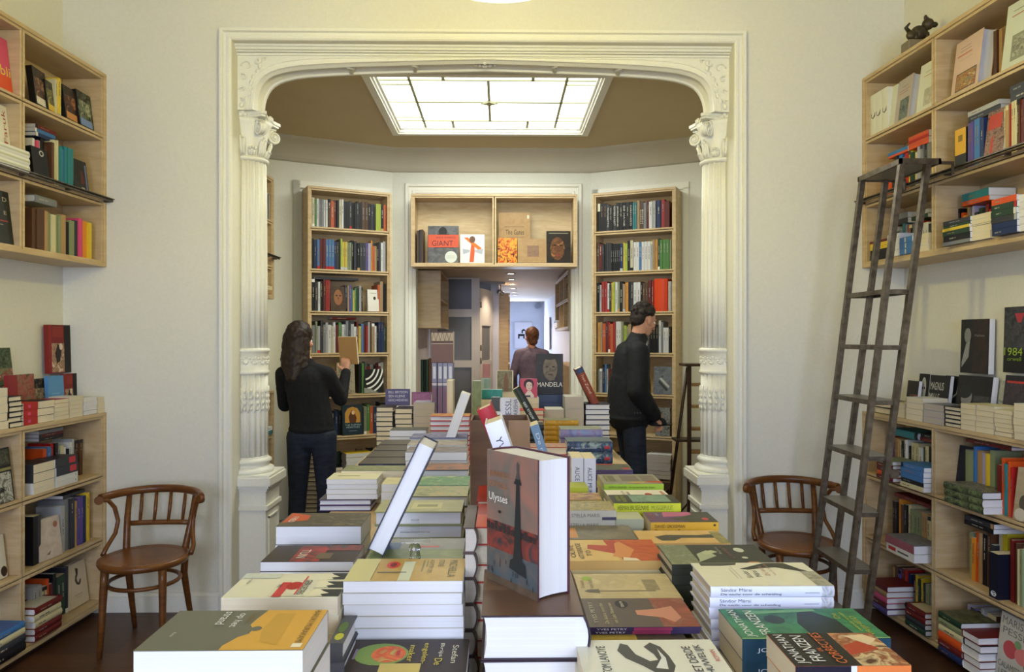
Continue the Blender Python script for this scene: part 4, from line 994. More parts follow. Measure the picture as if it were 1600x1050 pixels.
# ------------------------------------------------------------------ piles on the tables
def pile(x0, x1, y, L, D, o, t, covs, top, rest, dec=(), spd=(), pg='w', hard=0, base=TZA, rz=0, d=None, zbase=None, jit=.003, seed=0, n=None, cat='book', group=None, bl=None, pgs=None):
    """(x0, x1, y): near top edge of the top book in the photograph; L its real length"""
    rnd = random.Random(seed*13+int(x0)); dd = d or F*L/(x1-x0)
    X0 = Xat(x0, dd); z = Zat(y, dd)
    if d: L = Xat(x1, dd)-X0
    zb = base if zbase is None else zbase
    n = n or max(1, round((z-zb)/t)); t = (z-zb)/n
    for i in range(n):
        W_, H_ = (D, L) if o in ('sp', 'fo') else (L, D)
        j = 0 if i == n-1 else 1
        fr = Matrix.Translation((X0+j*rnd.uniform(-jit, jit), dd+j*rnd.uniform(-jit*.3, jit), zb+i*t))
        M = placeM(fr, o, 0, 0, 0.0003, W_, H_, t-.0006, rz=rz+j*rnd.uniform(-.01, .01))
        c = covs[(n-1-i) % len(covs)]
        ds = list(spd)+(list(dec) if i == n-1 else [])
        lab = top if i == n-1 else '%s book from the top of the %s' % (ORD[n-1-i], rest)
        book(M, W_, H_, t-.0006, c, (pgs[(n-1-i) % len(pgs)] if pgs else pg), hard, ds, lab, group or rest, cat, True, bl=bl)
    return dd, z
def standing(M, w, h, t, cov, dec, label, pg='w', hard=0, cat='displayed book', bl=None, name='book'):
    return book(M, w, h, t, cov, pg, hard, dec, label, None, cat, True, bl=bl, name=name)
Wt, Bk = 'e9e8e2', '141416'
# left outer column
G1a = art('5f6053', '6d6d5e', s=3)
pile(208, 470, 1013, .22, .142, 'fo', .046, ['6b6b5b'], 'thick grey and yellow novel nearest the camera, lower left corner', 'front left corner pile under the yellow novel',
     [('f', 'q', 'd6a441', 0, .50, 1, 1), ('f', 'p', '6b6b5b', [(0, .45), (.0, .60), (.25, .57), (.4, .56), (.5, .60), (.62, .60), (.7, .55), (.82, .52), (.9, .5), (1, .45)]), ('f', 'e', '6b6b5b', .5, .62, .06, .035),
      ('f', 'p', 'c79a3c', [(.1, .68), (.1, .8), (.9, .82), (.8, .7), (.5, .66)]),
      ('f', 't', Wt, 'op het', .10, .42, .46, .485), ('f', 't', Wt, 'strand', .06, .33, .40, .39), ('f', 't', '7a6030', 'Kafka', .1, .515, .36, .555), ('f', 't', '5a4a28', 'HARUKI MURAKAMI', .03, .925, .86, .965),
      ('f', 'q', 'efe7c8', .86, .915, .95, .975), ('f', 't', 'c9c9bd', 'Roman', .62, .13, .72, .15)],
     [('s', 'q', 'd6a441', 0, 0, .5, 1)], base=TZA)
pile(513, 536, 1003, .05, .12, 'sp', .03, ['4d5055'], 'small dark grey book with yellow patch between front left piles', 'little dark grey pile between the front left piles', [('f', 'e', 'c9cc3a', .22, .5, .12, .3), ('f', 'e', '5c7a3c', .55, .55, .2, .3)], d=1.2, hard=1)
stripe = [('f', 'q', '24292b', 0, .80, .28, 1), ('f', 'q', '24292b', .36, .82, .62, 1), ('f', 'q', '24292b', .68, .80, .96, 1)]
for q in (0, .34, .68): stripe += [('f', 'p', 'e4e0c4', [(q, .72), (q+.3, .72), (q+.27, .86), (q+.2, .83), (q+.16, .90), (q+.08, .84), (q, .80)])]
stripe += [('f', 'q', 'dcd9c0', .30, .38, .95, .74), ('f', 'q', 'd0d6c8', 0, .0, .22, .35), ('f', 'q', 'cf3b40', .4, .42, .98, .5), ('f', 'e', 'b8241e', .55, .55, .16, .07), ('f', 't', Bk, 'GEBROEDERS', .32, .62, .9, .68), ('f', 'q', 'cf3b40', .15, .60, .9, .615), ('f', 't', Bk, 'ANNO', .5, .40, .62, .44), ('f', 't', '5b5b52', 'roman', .3, .1, .5, .12)]
pile(345, 526, 932, .205, .135, 'fo', .030, ['e2dfc6'], 'cream, black and red patterned paperback on the second left pile', 'second pile from the camera at the left', stripe, pg='c')
pile(407, 551, 876, .205, .13, 'fo', .0225, ['3a2f2c'], 'black and red covered paperback on the third left pile', 'third pile from the camera at the left',
     [('f', 'q', art('b5322a', '45302c', s=5), .05, .30, 1, .62), ('f', 'q', art('8d2f28', '4a3a34', s=4), .0, .62, .35, 1), ('f', 't', 'e8e3d8', 'TUIN', .3, .34, .8, .44), ('f', 'q', '6b5a40', .5, .55, .85, .72)])
pile(431, 563, 821, .21, .14, 'fo', .052, ['5b564a'], 'thick grey and orange paperback on the fourth left pile', 'fourth pile from the camera at the left',
     [('f', 'p', 'c65a32', [(0, .02), (.75, .02), (.55, .3), (.2, .28)]), ('f', 'q', art('6d6657', '4d4a40', '7d7358', s=5), .1, .35, .95, 1), ('f', 't', Wt, 'FRED', .3, .08, .7, .15)])
purp = [('s', 'q', '4c2a6b', 0, 0, 1, 1)]
d6, z6 = pile(498, 579, 780, .195, .15, 'fo', .022, ['4a2f5c'], 'purple grey hardcover directly beneath the cream books, left edge', 'purple hardcover pile at the left edge', [('f', 'q', art('57535c', '6c6872', s=4), 0, 0, 1, 1), ('f', 'e', 'c0606a', .6, .85, .2, .1)], hard=1, bl=.0)
pile(510, 589, 748, .195, .135, 'fo', .0195, ['cbc6b4'], 'cream and yellow novel topping the white pile on the purple books', 'white pile on the purple hardcovers', [('f', 'q', 'e3dfc0', 0, 0, 1, 1), ('f', 'q', '8a8558', .45, .15, .55, .6)], d=d6+.004, zbase=z6+.0003)
# four dark art-book piles one behind another
dark = art('4f4a42', '5c564c', s=2)
for q, (xa, xb, yy, dq) in enumerate(((560, 652, 724, 3.06), (572, 657, 713, 3.23), (584, 661, 703, 3.40), (592, 664, 694, 3.57))):
    pile(xa, xb, yy, .25, .165, 'sp', .03, ['4a4740'], 'dark grey art book, %s of four lying in a row' % ['nearest', 'second nearest', 'third nearest', 'farthest'][q], '%s dark art book pile' % ['nearest', 'second', 'third', 'farthest'][q], [('f', 'q', dark, 0, 0, 1, 1)],
         spd=([('s', 'q', '2b3040', 0, 0, 1, 1), ('s', 'p', 'c98a4a', [(.12, .1), (.2, .9), (.32, .1)]), ('s', 'p', '7a6fb0', [(.3, .9), (.42, .9), (.36, .2)]), ('s', 'e', 'e0ddd0', .55, .5, .04, .3), ('s', 'p', 'c9655a', [(.65, .2), (.72, .9), (.8, .2)]), ('s', 'p', 'cfae6a', [(.8, .9), (.92, .9), (.95, .1)])] if q == 0 else [('s', 'q', '2b3040', 0, 0, 1, 1)]), d=dq, hard=1)
pile(533, 640, 735, .25, .12, 'fo', .035, ['8c9070'], 'sage green covered book in front of the dark art books', 'sage green pile before the dark art books', [('f', 'q', art('7f8464', '9aa07c', s=4), 0, 0, 1, 1)], d=2.92, pg='c', n=4)
pile(596, 646, 756, .13, .13, 'fo', .03, ['d5cfa8'], 'cream covered book right of the white and purple pile', 'cream pile right of the purple pile', [('f', 'q', art('c9c292', 'dcd6ae', s=4), 0, 0, 1, 1)], d=2.72)
pile(609, 666, 672, .20, .14, 'fo', .024, ['2f3036'], 'black covered white-paged book behind the dark art books', 'white-paged pile behind the dark art books', [('f', 'q', art('2b2d2a', '5a5c50', s=5), 0, 0, 1, 1)], d=3.86, n=5)
# inner left column, near to far
pile(522, 728, 1052, .215, .137, 'fo', .024, ['3a302c'], 'dark novel with a glowing orange and green oval, front row', 'front pile under the dark novel with glowing oval',
     [('f', 'e', '7fa050', .45, .30, .32, .22), ('f', 'e', art('e8903a', 'd8502a', 'b9c060', s=6), .45, .36, .24, .14), ('f', 'q', 'cdbb6a', .72, .32, 1, .64), ('f', 'q', 'c2393a', .35, .42, .5, .45),
      ('f', 't', 'e9e4c8', 'Stefan', .2, .87, .72, .92), ('f', 't', 'e9e4c8', 'Brijs', .15, .76, .55, .80), ('f', 't', 'd9c93a', 'De', .60, .74, .78, .80), ('f', 't', 'd9c93a', 'engelen-', .15, .62, .75, .68), ('f', 't', 'd9c93a', 'maker', .22, .52, .70, .57), ('f', 'q', '8a80a8', .3, .08, .6, .1)], d=1.19)
michel = [('f', 'q', art('c9a85a', 'b9984a', s=3), 0, .22, 1, 1), ('f', 'q', 'cfc98f', 0, 0, 1, .22), ('f', 'e', 'd8492c', .3, .36, .16, .06), ('f', 'e', '8a2a20', .3, .36, .10, .03), ('f', 'q', '57564e', .2, .22, .95, .225), ('f', 'q', 'd8dcc0', .15, .45, 1, .55), ('f', 'q', '6a6a62', .62, .25, .66, .5),
          ('f', 't', '5d5a34', 'MICHELLA', .1, .86, .85, .93), ('f', 't', '5d5a34', 'STORE', .1, .76, .4, .81), ('f', 't', '5d5a34', 'ACHTER LIEF', .1, .68, .7, .72), ('f', 'q', '8c8548', .1, .62, .6, .635), ('f', 'q', '8c8548', .1, .655, .4, .665)]
d2, z2 = pile(536, 723, 1001, .215, .135, 'sp', .0165, ['6d8cb8'], 'upper blue spined novel under the white-paged pile', 'blue novels under the white-paged pile', spd=[('s', 't', '2a3550', 'Stefan Brijs', .08, .2, .4, .8), ('s', 't', Wt, 'Arend', .42, .2, .58, .8)], d=1.334, n=6)
pile(536, 723, 907, .215, .135, 'fo', .021, ['c6c1b2'], 'mustard and cream novel topping the tall white-paged pile', 'tall white-paged pile at the front left of centre', michel, d=1.337, zbase=z2+.0004)
pile(569, 723, 876, .20, .17, 'fo', .028, ['8c9088'], 'grey green book under the clear stand in plastic film', 'grey green books under the clear stand', [('f', 'q', art('7e8c62', '93a070', s=3), .5, 0, 1, 1), ('f', 'q', art('8f9496', 'a0a4a8', s=3), 0, 0, .5, 1), ('f', 'q', 'c9605a', .35, .50, .42, .72), ('f', 'q', '6a86b8', .2, .12, .5, .3)], d=1.51)
pile(585, 721, 799, .21, .13, 'fo', .033, ['9a9c70'], 'light green film-wrapped book atop the lavender pile', 'lavender-paged film-wrapped pile', [('f', 'q', art('a0a276', 'b0b088', s=3), 0, 0, 1, 1), ('f', 'q', 'c3bf90', .25, .4, .75, .75), ('f', 'q', '8a8a5c', .4, .46, .6, .7)], hard=1, bl=0)
inner = [(619, 730, 775, 2.17, 'dark patterned book with a sage cover behind the lavender pile', '6c7058', art('7a7d5c', '9aa07a', 'b0a070', s=6), 1, .15),
         (623, 732, 758, 2.40, 'green covered white-paged book in the inner left row', '5f8a5c', art('6f8a62', '4f8a60', 'a0b088', s=4), 0, .16),
         (630, 732, 734, 2.65, 'dark and orange covered book in the inner left row', '3a3836', art('b06a40', '4a4a44', s=3), 1, .15),
         (633, 729, 706, 2.90, 'grey pictured cover on the thick white-paged book', '6a6872', art('6a6058', '8a8490', s=4), 0, .15),
         (636, 728, 695, 3.13, 'grey and white covered book, inner left row', '6e6a68', art('8c8480', 'b8b0a8', s=4), 0, .15),
         (640, 729, 684, 3.36, 'blue spined hardcover in the inner left row', '39427c', art('585a90', '8a8aa8', s=4), 1, .16)]
for i, (xa, xb, yy, dq, lab, cv, ar, hd, D) in enumerate(inner):
    pile(xa, xb, yy, .2, D, 'fo', .034, [cv], lab, ['dark patterned', 'green covered', 'dark and orange', 'grey pictured', 'grey and white', 'blue spined'][i]+' inner left pile', [('f', 'q', ar, 0, 0, 1, 1)], d=dq, hard=hd, bl=0 if hd else None)
dA, zA = pile(672, 734, 650, .21, .14, 'fo', .026, ['c03a34'], 'red edged book topping the red and white pile', 'red and white pile behind the inner left row', [('f', 'q', art('c9a050', 'b0502c', s=4), 0, 0, 1, 1)], d=3.80, hard=1, bl=0, seed=3)
# book leaning on the red and white pile
standing(Matrix.Translation((Xat(697, 3.40), 3.38, Zat(684, 3.36)+.0008)) @ Matrix.Rotation(radians(19), 4, 'Y') @ placeM(I4, 'foup', 0, 0, 0, .12, .215, .042), .12, .215, .042, 'b9b070', [], 'cream-paged book leaning right before the red and white pile', pg='w')
standing(placeM(I4, 'foup', Xat(698, 4.03), 4.03, .9005, .13, .42, .035), .13, .42, .035, 'c9c2a0', [], 'tall cream and red hardcover standing behind the leaning book', pg='c', hard=1)
# back left piles on the far table
pile(588, 615, 636, .125, .19, 'ta', .034, ['2b2626'], 'dark covered book on the leftmost pile of the far table', 'leftmost pile of the far table', pg='c', base=TZB, d=4.95, hard=1, bl=0)
pile(617, 645, 638, .125, .19, 'ta', .034, ['2b2626'], 'dark covered book on the second pile of the far table', 'second pile from the left on the far table', pg='c', base=TZB, d=4.95, hard=1, bl=0)
pile(646, 679, 629, .145, .19, 'ta', .046, ['a9a4b4'], 'lavender grey book on the third pile of the far table', 'third pile from the left on the far table', pg='g', base=TZB, d=4.95)
M = placeM(I4, 'face', Xat(602, 5.17), 5.17, Zat(634, 5.17), .17, .115, .03, lean=.08)
standing(M, .17, .115, .03, '574f78', [('f', 't', 'd8d4e0', 'BILL BRYSON', .12, .74, .9, .88), ('f', 't', 'd8d4e0', 'EEN KLEINE', .14, .5, .8, .64), ('f', 't', 'd8d4e0', 'GESCHIEDENIS', .12, .26, .92, .4)], 'purple display book with white title on the leftmost far pile')
M = placeM(I4, 'face', Xat(643, 5.17), 5.17, Zat(633, 5.17), .135, .09, .03, lean=.08)
standing(M, .135, .09, .03, '8c4a78', [('f', 'q', art('8c4a78', 'a8708c', s=14), .05, .1, .95, .9)], 'pinkish purple display book on the third far pile')
# tall slipcased sets
def boxset(label, x0, x1, y0, y1, Y, dep, dec, zb=TZB, cov='6a5560'):
    X0 = Xat(x0, Y); X1 = Xat(x1, Y); z1 = Zat(y0, Y); z0 = Zat(y1, Y)
    M = placeM(I4, 'face', X0, Y, z0, X1-X0, z1-z0, dep); return book(M, X1-X0, z1-z0, dep, cov, 'g', 0, dec, label, None, 'boxed set', True, name='slipcase', bl=0)
lat = [('f', 'q', 'b8a890', 0, .70, 1, 1)] + [('f', 'p', '5a4238', [(i/5, .70), (i/5+.02, .70), (i/5+.12, .97), (i/5+.10, .97)]) for i in range(5)] + [('f', 'p', '5a4238', [(i/5+.1, .97), (i/5+.12, .97), (i/5+.22, .70), (i/5+.2, .70)]) for i in range(4)] + [('f', 'q', '5a4238', 0, .64, 1, .70), ('f', 'q', '5a4238', 0, .96, 1, 1), ('f', 'q', 'c8b8a8', 0, .60, 1, .62)]
for k, xq in enumerate((675, 684, 692, 700)):
    X0 = Xat(xq, 4.98); X1 = Xat(xq+7.4, 4.98); zt_ = Zat(567, 4.98)
    b_ = book(placeM(I4, 'up', X0, 4.98, TZB+.0005, .15, zt_-TZB-.001, X1-X0), .15, zt_-TZB-.001, X1-X0, '6f6884', 'g', 0, [('s', 'q', '8a8cae', 0, 0, .22, 1), ('s', 'q', 'cfd0dc', .04, .2, .18, .8), ('s', 'q', 'c9c4d0', .23, 0, .26, 1), ('s', 'q', '7d5c74', .28, .1, .62, .9), ('s', 'q', 'cfd0dc', .66, .2, .78, .8), ('s', 'q', '6a6040', .86, .1, .95, .9)],
              'tall lavender film-wrapped volume, %s of four below the brown slipcase' % ORD[k], 'tall lavender volumes on the far table', 'boxed set', True, name='tall_volume')
boxset('brown film-wrapped slipcase with girder pattern atop the tall volumes', 674, 708, 518, 566.5, 4.985, .14, lat, cov='75574f')
# ------------------------------------------------------------ centre
dU, zU = pile(752, 912, 962, .16, .235, 'he', .066, ['3b3038'], 'thick novel lying flat under the standing novel with the tall column', 'thick novel pile under the standing novel',
     [('f', 'q', art('8a6a50', '6a5848', s=3), 0, 0, 1, 1), ('f', 'q', '4a5048', .5, .0, .6, .35), ('f', 't', 'b08a60', 'ULYSSES', .05, .0, .0, .08) if False else ('f', 'q', '6a5040', .0, .5, 1, 1)], d=1.17, hard=1, bl=.012, pg='w')
th = radians(55)
zU += .0005
sky_ = art('a06c5c', '8c6a5c', '6e685e', s=2)
bk = []
uw, uh, ut = .150, .235, .069
bk = [('f', 'q', sky_, 0, 0, 1, 1), ('f', 'q', art('3c3432', '8a3a30', '34363a', s=5), 0, .22, 1, .47), ('f', 'q', art('4c585c', '565858', '6a6058', s=4), 0, .05, 1, .26), ('f', 'q', art('5a4a3a', '6a5848', s=4), 0, 0, 1, .06)]
for i in range(12):
    hh = .44+.05*RND.random(); bk.append(('f', 'q', '332c2c', i/12, .40, (i+.8)/12, hh))
bk += [('f', 'p', '25292a', [(.47, .16), (.80, .13), (.78, .22), (.72, .24), (.70, .34), (.672, .80), (.61, .80), (.57, .34), (.55, .24), (.49, .22)]),
       ('f', 'q', '25292a', .57, .79, .71, .81), ('f', 'q', '25292a', .59, .81, .69, .83), ('f', 'p', '4a4a46', [(.60, .83), (.68, .83), (.66, .89), (.665, .93), (.64, .96), (.62, .93), (.625, .88)]),
       ('f', 'e', '2a2624', .28, .55, .03, .012)]
for i in range(14):
    px_, py_ = RND.random(), .05+.15*RND.random(); bk.append(('f', 'q', '2c2c2e', px_*.95, py_, px_*.95+.012, py_+.035))
bk += [('f', 't', 'a06840', 'JAMES', .06, .80, .48, .855), ('f', 't', 'a06840', 'JOYCE', .06, .72, .44, .775), ('f', 't', 'e8e2d4', 'Ulysses', .10, .615, .48, .69)]
# fore-edge corner nearest the camera
Nn = Vector((.062, 1.228, zU)); ax = Vector((cos(th), -sin(th), 0)); tn = Vector((sin(th), cos(th), 0))   # X (spine->fore), -Z
M = Matrix(((ax.x, 0, -tn.x, Nn.x-ax.x*uw+tn.x*ut), (ax.y, 0, -tn.y, Nn.y-ax.y*uw+tn.y*ut), (0, 1, 0, zU), (0, 0, 0, 1)))
standing(M, uw, uh, ut, '55303a', bk, 'big novel standing upright, dark column under a pink sky on its cover', pg='w', hard=1, bl=.008)
# red and white pile and rounded dark pile behind it
d_, zE = pile(741, 800, 823, .13, .20, 'ta', .036, ['b23a2e', 'c8b8a0'], 'orange and cream book topping the red edged pile behind the standing novel', 'red edged pile behind the standing novel', [('f', 'q', 'd8552a', 0, 0, .4, .5)], pg='c', d=1.42, hard=1, bl=0)
pile(724, 741, 824, .05, .19, 'he', .05, ['4a3a34'], 'round-backed brown book topping the narrow pile left of centre', 'narrow pile of round-backed brown books', [], pg='g', d=1.40, hard=1, bl=.008)
pile(745, 790, HZ+(EYE-zE)*F/1.65, .13, .17, 'ta', .036, ['b23a2e', 'c8b8a0'], 'red book topping the hidden pile before the carton', 'red edged pile before the carton', pg='c', d=1.65, hard=1, bl=0)
wl = placeM(I4, 'up', 0, 0, 0, .12, .197, .036)
standing(Matrix.Translation((Xat(798, 1.5)+.012, 1.49, zE+.0005)) @ Matrix.Rotation(radians(-19), 4, 'Y') @ wl, .12, .197, .036, 'e4e4ee', [('s', 't', '3a3a44', 'YVES PETRY', .16, .3, .75, .68)], 'white novel tilted left, author name down its spine', pg='c', hard=1, bl=.004)
standing(Matrix.Translation((Xat(781, 1.67)+.036, 1.67, zE+.0005)) @ Matrix.Rotation(radians(-24), 4, 'Y') @ placeM(I4, 'up', 0, 0, 0, .10, .215, .034), .10, .215, .034, 'b03038', [], 'red hardcover tilted left behind the white novel', pg='c', hard=1)
# kraft carton
KR = ramp_mat('kraft_cardboard', [(.3, '5f4632'), (.7, '77583e')], (1, 1, 6), 5, 3, .6, .2)
yc = 1.86; cx0, cx1 = Xat(735, yc), Xat(828, yc); zt_ = Zat(657, yc)
for q in range(2):
    pass
t = thing('carton', 'brown cardboard carton standing in the middle of the long table', 'box', ((cx0+cx1)/2, yc, TZA)); hw = (cx1-cx0)/2; hh = zt_-TZA
b = MB()
for q in ((-hw, 0, hw, .004), (-hw, .136, hw, .14), (-hw, .004, -hw+.004, .136), (hw-.004, .004, hw, .136)): b.box((q[0], q[1], .0005), (q[2], q[3], hh))
b.box((-hw+.004, .004, .0005), (hw-.004, .136, .006)); b.box((-hw+.004, .004, hh-.02), (hw-.004, .136, hh-.016)); b.build('sides', KR, t)
b = MB(); b.box((hw*.28, -.001, .001), (hw, .0, hh)); b.build('lighter_side', ramp_mat('kraft_light', [(.3, '8a6c4c'), (.7, 'a08260')], (3, 1, 1), 5, 3, .6), t)  # lighter brown strip on the front, in place of the box's right face
# books around the carton
standing(Matrix.Translation((Xat(843, 3.56)-.035, 3.56, Zat(664, 3.55)+.0008)) @ Matrix.Rotation(radians(-30), 4, 'Y') @ placeM(I4, 'up', 0, 0, 0, .11, .19, .04), .11, .19, .04, '2b2f26', [('s', 'q', '57603e', 0, 0, .5, .2), ('s', 't', 'c9c9b8', 'een vrouw', .4, .3, .9, .6)], 'dark green hardcover tilted left, right of the carton', pg='c', hard=1)
standing(Matrix.Translation((Xat(858, 2.2)-.004, 2.2, Zat(712, 2.2)-.0745)) @ Matrix.Rotation(radians(-18), 4, 'Y') @ placeM(I4, 'up', 0, 0, 0, .10, .169, .026), .10, .169, .026, '7a9ab8', [('s', 't', 'dde4ec', 'De muze', .15, .3, .8, .7)], 'small light blue book tilted left, beside the red spined pile', pg='c')
pile(836, 880, HZ+(EYE-(Zat(712, 2.2)-.0755))*F/2.17, .08, .13, 'sp', .03, ['8a3a34'], 'red book under the small light blue tilted one', 'pile under the light blue tilted book', pg='c', d=2.17)
# right inner column
heart = [('f', 'p', '4a4a46', [(.30, .58), (.10, .50), (.12, .40), (.30, .36), (.55, .37), (.8, .40), (.92, .46), (.8, .52), (.6, .47), (.45, .46), (.42, .52), (.6, .60), (.85, .63), (.9, .68), (.7, .72), (.5, .68)]), ('f', 'p', 'd8d8d0', [(.25, .5), (.22, .42), (.5, .40), (.75, .43), (.5, .43)])]
pile(914, 1152, 1062, .22, .137, 'sp', .024, ['dcdac8'], 'cream novel with a metal heart on its cover, front right of centre', 'front pile under the heart novel', heart+[('f', 't', '2c2a2a', 'TOM LANOYE', .12, .80, .82, .865), ('f', 't', '2c2a2a', 'HET DERDE', .06, .19, .80, .25), ('f', 't', '2c2a2a', 'HUWELIJK', .10, .10, .84, .165), ('f', 't', 'c2452c', 'ROMAN', .4, .03, .7, .065)], d=1.06, pg='c')
dF, zF = pile(905, 1080, 1012, .21, .14, 'sp', .022, ['4a4034'], 'dark book with a yellow painted edge below the purple spined novel', 'pile under the purple spined novel', [('f', 'q', art('a89040', 'c0a850', s=6), 0, .45, .4, 1), ('f', 'q', art('4a4438', '5a5044', s=6), 0, 0, .4, .45)], d=1.285, n=4)
yv = [('f', 'q', art('5c5048', '66584e', s=3), 0, .0, 1, 1), ('f', 'q', art('b0604a', '8a4c3c', 'a0705c', s=3), 0, 0, 1, .32), ('f', 'p', 'c98a70', [(.4, .5), (.3, .28), (.15, .2), (.3, .12), (.7, .15), (.6, .3), (.55, .5)]), ('f', 'e', '1e1c1c', .78, .6, .14, .06), ('f', 't', 'ddd6c4', 'tzum', .66, .585, .88, .615), ('f', 't', 'cfc8b0', 'YVES PETRY', .12, .87, .85, .91), ('f', 't', 'c9c090', 'De laatste woorden', .1, .78, .8, .815), ('f', 't', 'c9c090', 'van Leo Wekeman', .1, .70, .8, .735)]
pile(914, 1096, 981, .21, .148, 'sp', .018, ['3c2c50'], 'dark novel with open beak on the cover, name on a purple spine', 'two dark novels with purple spines', yv, [('s', 'q', 'a03a5c', .42, 0, .75, .9), ('s', 't', 'e4dfe0', 'YVES PETRY', .10, .25, .36, .75)], d=1.336, n=2, zbase=zF+.0004)
lamp_ = [('f', 'q', art('cbb98c', 'bfae82', 'd3c498', s=3), 0, 0, 1, 1), ('f', 'q', '5c5240', .3, .20, .33, .72), ('f', 'p', '5c5240', [(.24, .72), (.39, .72), (.37, .82), (.31, .86), (.26, .82)]), ('f', 'e', '9ab83a', .80, .80, .09, .05), ('f', 'q', art('8c8060', 'a89870', s=9), .35, .15, .75, .28), ('f', 't', '8a7c58', 'Trieste', .42, .84, .72, .88), ('f', 't', '8a7c58', 'van Stef', .42, .76, .75, .80)]
pile(893, 1068, 938, .216, .165, 'sp', .023, ['cbb98c'], 'sand coloured book with an old street lamp on its cover', 'pile under the street lamp book', lamp_, [('s', 'q', 'e0d8d8', 0, 0, 1, 1)], d=1.503)
oliv = [('f', 'q', art('d9b468', 'e3c57c', s=2), 0, .45, 1, 1), ('f', 'q', art('b5401c', 'c8642c', 'a03014', s=2), 0, 0, 1, .42), ('f', 'p', 'b5401c', [(.3, .45), (.55, .72), (.75, .70), (.7, .5), (.98, .52), (.98, .40), (.3, .38)]), ('f', 'p', 'd89050', [(.2, .5), (.4, .45), (.8, .42), (.9, .36), (.5, .25), (.1, .35)]), ('f', 'p', 'f0e0c0', [(0, .42), (.15, .40), (.1, .28), (0, .25)]), ('f', 't', '3a3020', 'OLIVE', .15, .86, .7, .91), ('f', 't', '3a3020', 'KITTERIDGE', .1, .78, .8, .83), ('f', 't', '3a3020', 'TO', .2, .70, .45, .75)]
pile(880, 1042, 877, .236, .18, 'sp', .031, ['d8b068'], 'yellow and burnt orange pictured novel right of the standing novel', 'pile under the yellow and orange novel', oliv, [('s', 'q', 'e0d0a0', 0, .0, 1, .35)], d=1.72, pg='c')
pile(885, 996, 843, .2, .14, 'sp', .03, ['77705c'], 'grey brown book with an orange label behind the orange novel', 'pile behind the yellow and orange novel', [('f', 'q', art('6e6858', '857c66', s=4), 0, 0, 1, 1), ('f', 'q', 'd09048', .1, .82, .8, .96)], d=1.93, n=3)
ste = [('f', 'q', art('5a5a50', 'b8a870', '8a8460', 'a89c58', s=5), 0, 0, 1, 1)]
pile(870, 963, 798, .17, .12, 'sp', .030, ['cac6b4'], 'grey spined novel, upper of two lying behind the standing novel', 'two grey spined novels', ste, [('s', 't', '77746c', 'OR STELLA MARIS', .12, .3, .72, .68), ('s', 'q', '4a4660', .76, 0, 1, .3)], d=2.08, pg='c')
pile(880, 941, 781, .14, .10, 'sp', .030, ['b8a060'], 'colourfully pictured book below the two upright grey novels', 'pile below the two upright grey novels', [('f', 'q', art('c0a850', 'a87850', '7a5a40', s=6), 0, 0, 1, 1)], d=2.23, n=4)
pile(885, 919, 762, .07, .09, 'sp', .02, ['b5bd34'], 'small lime yellow book before the two upright grey novels', 'lime yellow books before the upright novels', [('s', 'q', 'c0c63a', 0, 0, 1, 1)], d=2.36, n=6)
for k, (xa, xb) in enumerate(((893, 911.5), (912.5, 931))):
    Y = 2.46+.0; z1 = Zat(716+k*1, Y); X0 = Xat(xa, Y); tt = Xat(xb, Y)-X0
    book(placeM(I4, 'up', X0, Y, TZA+.0005, .14, z1-TZA, tt), .14, z1-TZA, tt, 'd4d3dc', 'c', 0, [('s', 't', '33333c', 'ALICE MUNRO', .12, .32, .58, .68)], ['left of the two upright grey novels with black name on spine', 'right of the two upright grey novels with black name on spine'][k], 'upright grey novels', 'book', True)
pile(929, 989, 735, .2, .15, 'sp', .033, ['4a3a66'], 'dark hardcover with red seal and purple spine, right of upright novels', 'pile under the purple spined hardcover', [('f', 'q', art('55584a', '6a6c5a', '4a4a40', s=5), 0, 0, 1, 1), ('f', 'q', 'c2493a', .85, .4, 1, 1), ('f', 'e', 'c2303a', .25, .15, .12, .1)], d=3.05, hard=1)
M_ = 'ta'
pile(944, 1037, 757, .2, .18, 'sp', .022, ['a9cc3c'], 'lime green spined paperback, topmost of the green and white pile', 'pile under the lime green spined paperback', [('f', 'q', art('8f8c74', 'a09c88', s=4), 0, 0, 1, 1), ('f', 'q', '6e6a50', .25, .75, .85, .93), ('f', 'q', '7d7466', .3, .35, .85, .65), ('f', 'q', '807868', .3, .05, .85, .3), ('f', 'p', 'c0522c', [(.1, .0), (.3, .0), (.28, .25), (.18, .28)]), ('f', 'p', 'd8a850', [(.1, .3), (.2, .3), (.2, .5), (.12, .6)]), ('f', 't', 'b8c04a', 'DE HONDERHEID', .3, .86, .8, .9)],
     [('s', 't', '4a6a2a', 'MARTA KRAMER   De honderheid der dingen', .08, .3, .85, .68)], d=2.5, pg='c')
pile(951, 1048, 777, .19, .11, 'sp', .014, ['e8e0d0'], 'white cover with a red mark between the two green spined books', 'white pile between the green spined books', [('s', 'q', 'c04a44', 0, 0, 1, .5), ('f', 'e', 'b03020', .35, .32, .18, .06), ('f', 't', '4a4a44', 'Voor het', .2, .7, .8, .76), ('f', 't', '4a4a44', 'laatst', .2, .62, .7, .68), ('f', 'q', 'c88a70', .3, .05, .8, .10)], d=2.36, pg='c')
bru = [('f', 'q', art('3c4030', '2e3428', s=3), 0, 0, 1, 1), ('f', 'q', art('6a8a78', '8aa890', '5a7a60', s=2), .15, .12, .95, .7), ('f', 't', 'a8b040', 'HERMAN', .25, .86, .85, .92), ('f', 't', 'a8b040', 'BRUSSELMANS', .15, .78, .9, .84)]
pile(959, 1064, 787, .2, .12, 'sp', .026, ['d5dc3a'], 'bright yellow green spined novel right of the grey novels', 'bright yellow green spined pile', bru, [('s', 't', '57602a', 'HERMAN BRUSSELMANS', .06, .2, .52, .75), ('s', 't', '8a9440', 'MUGGEPUUT', .56, .2, .88, .75)], d=2.21, pg='c')
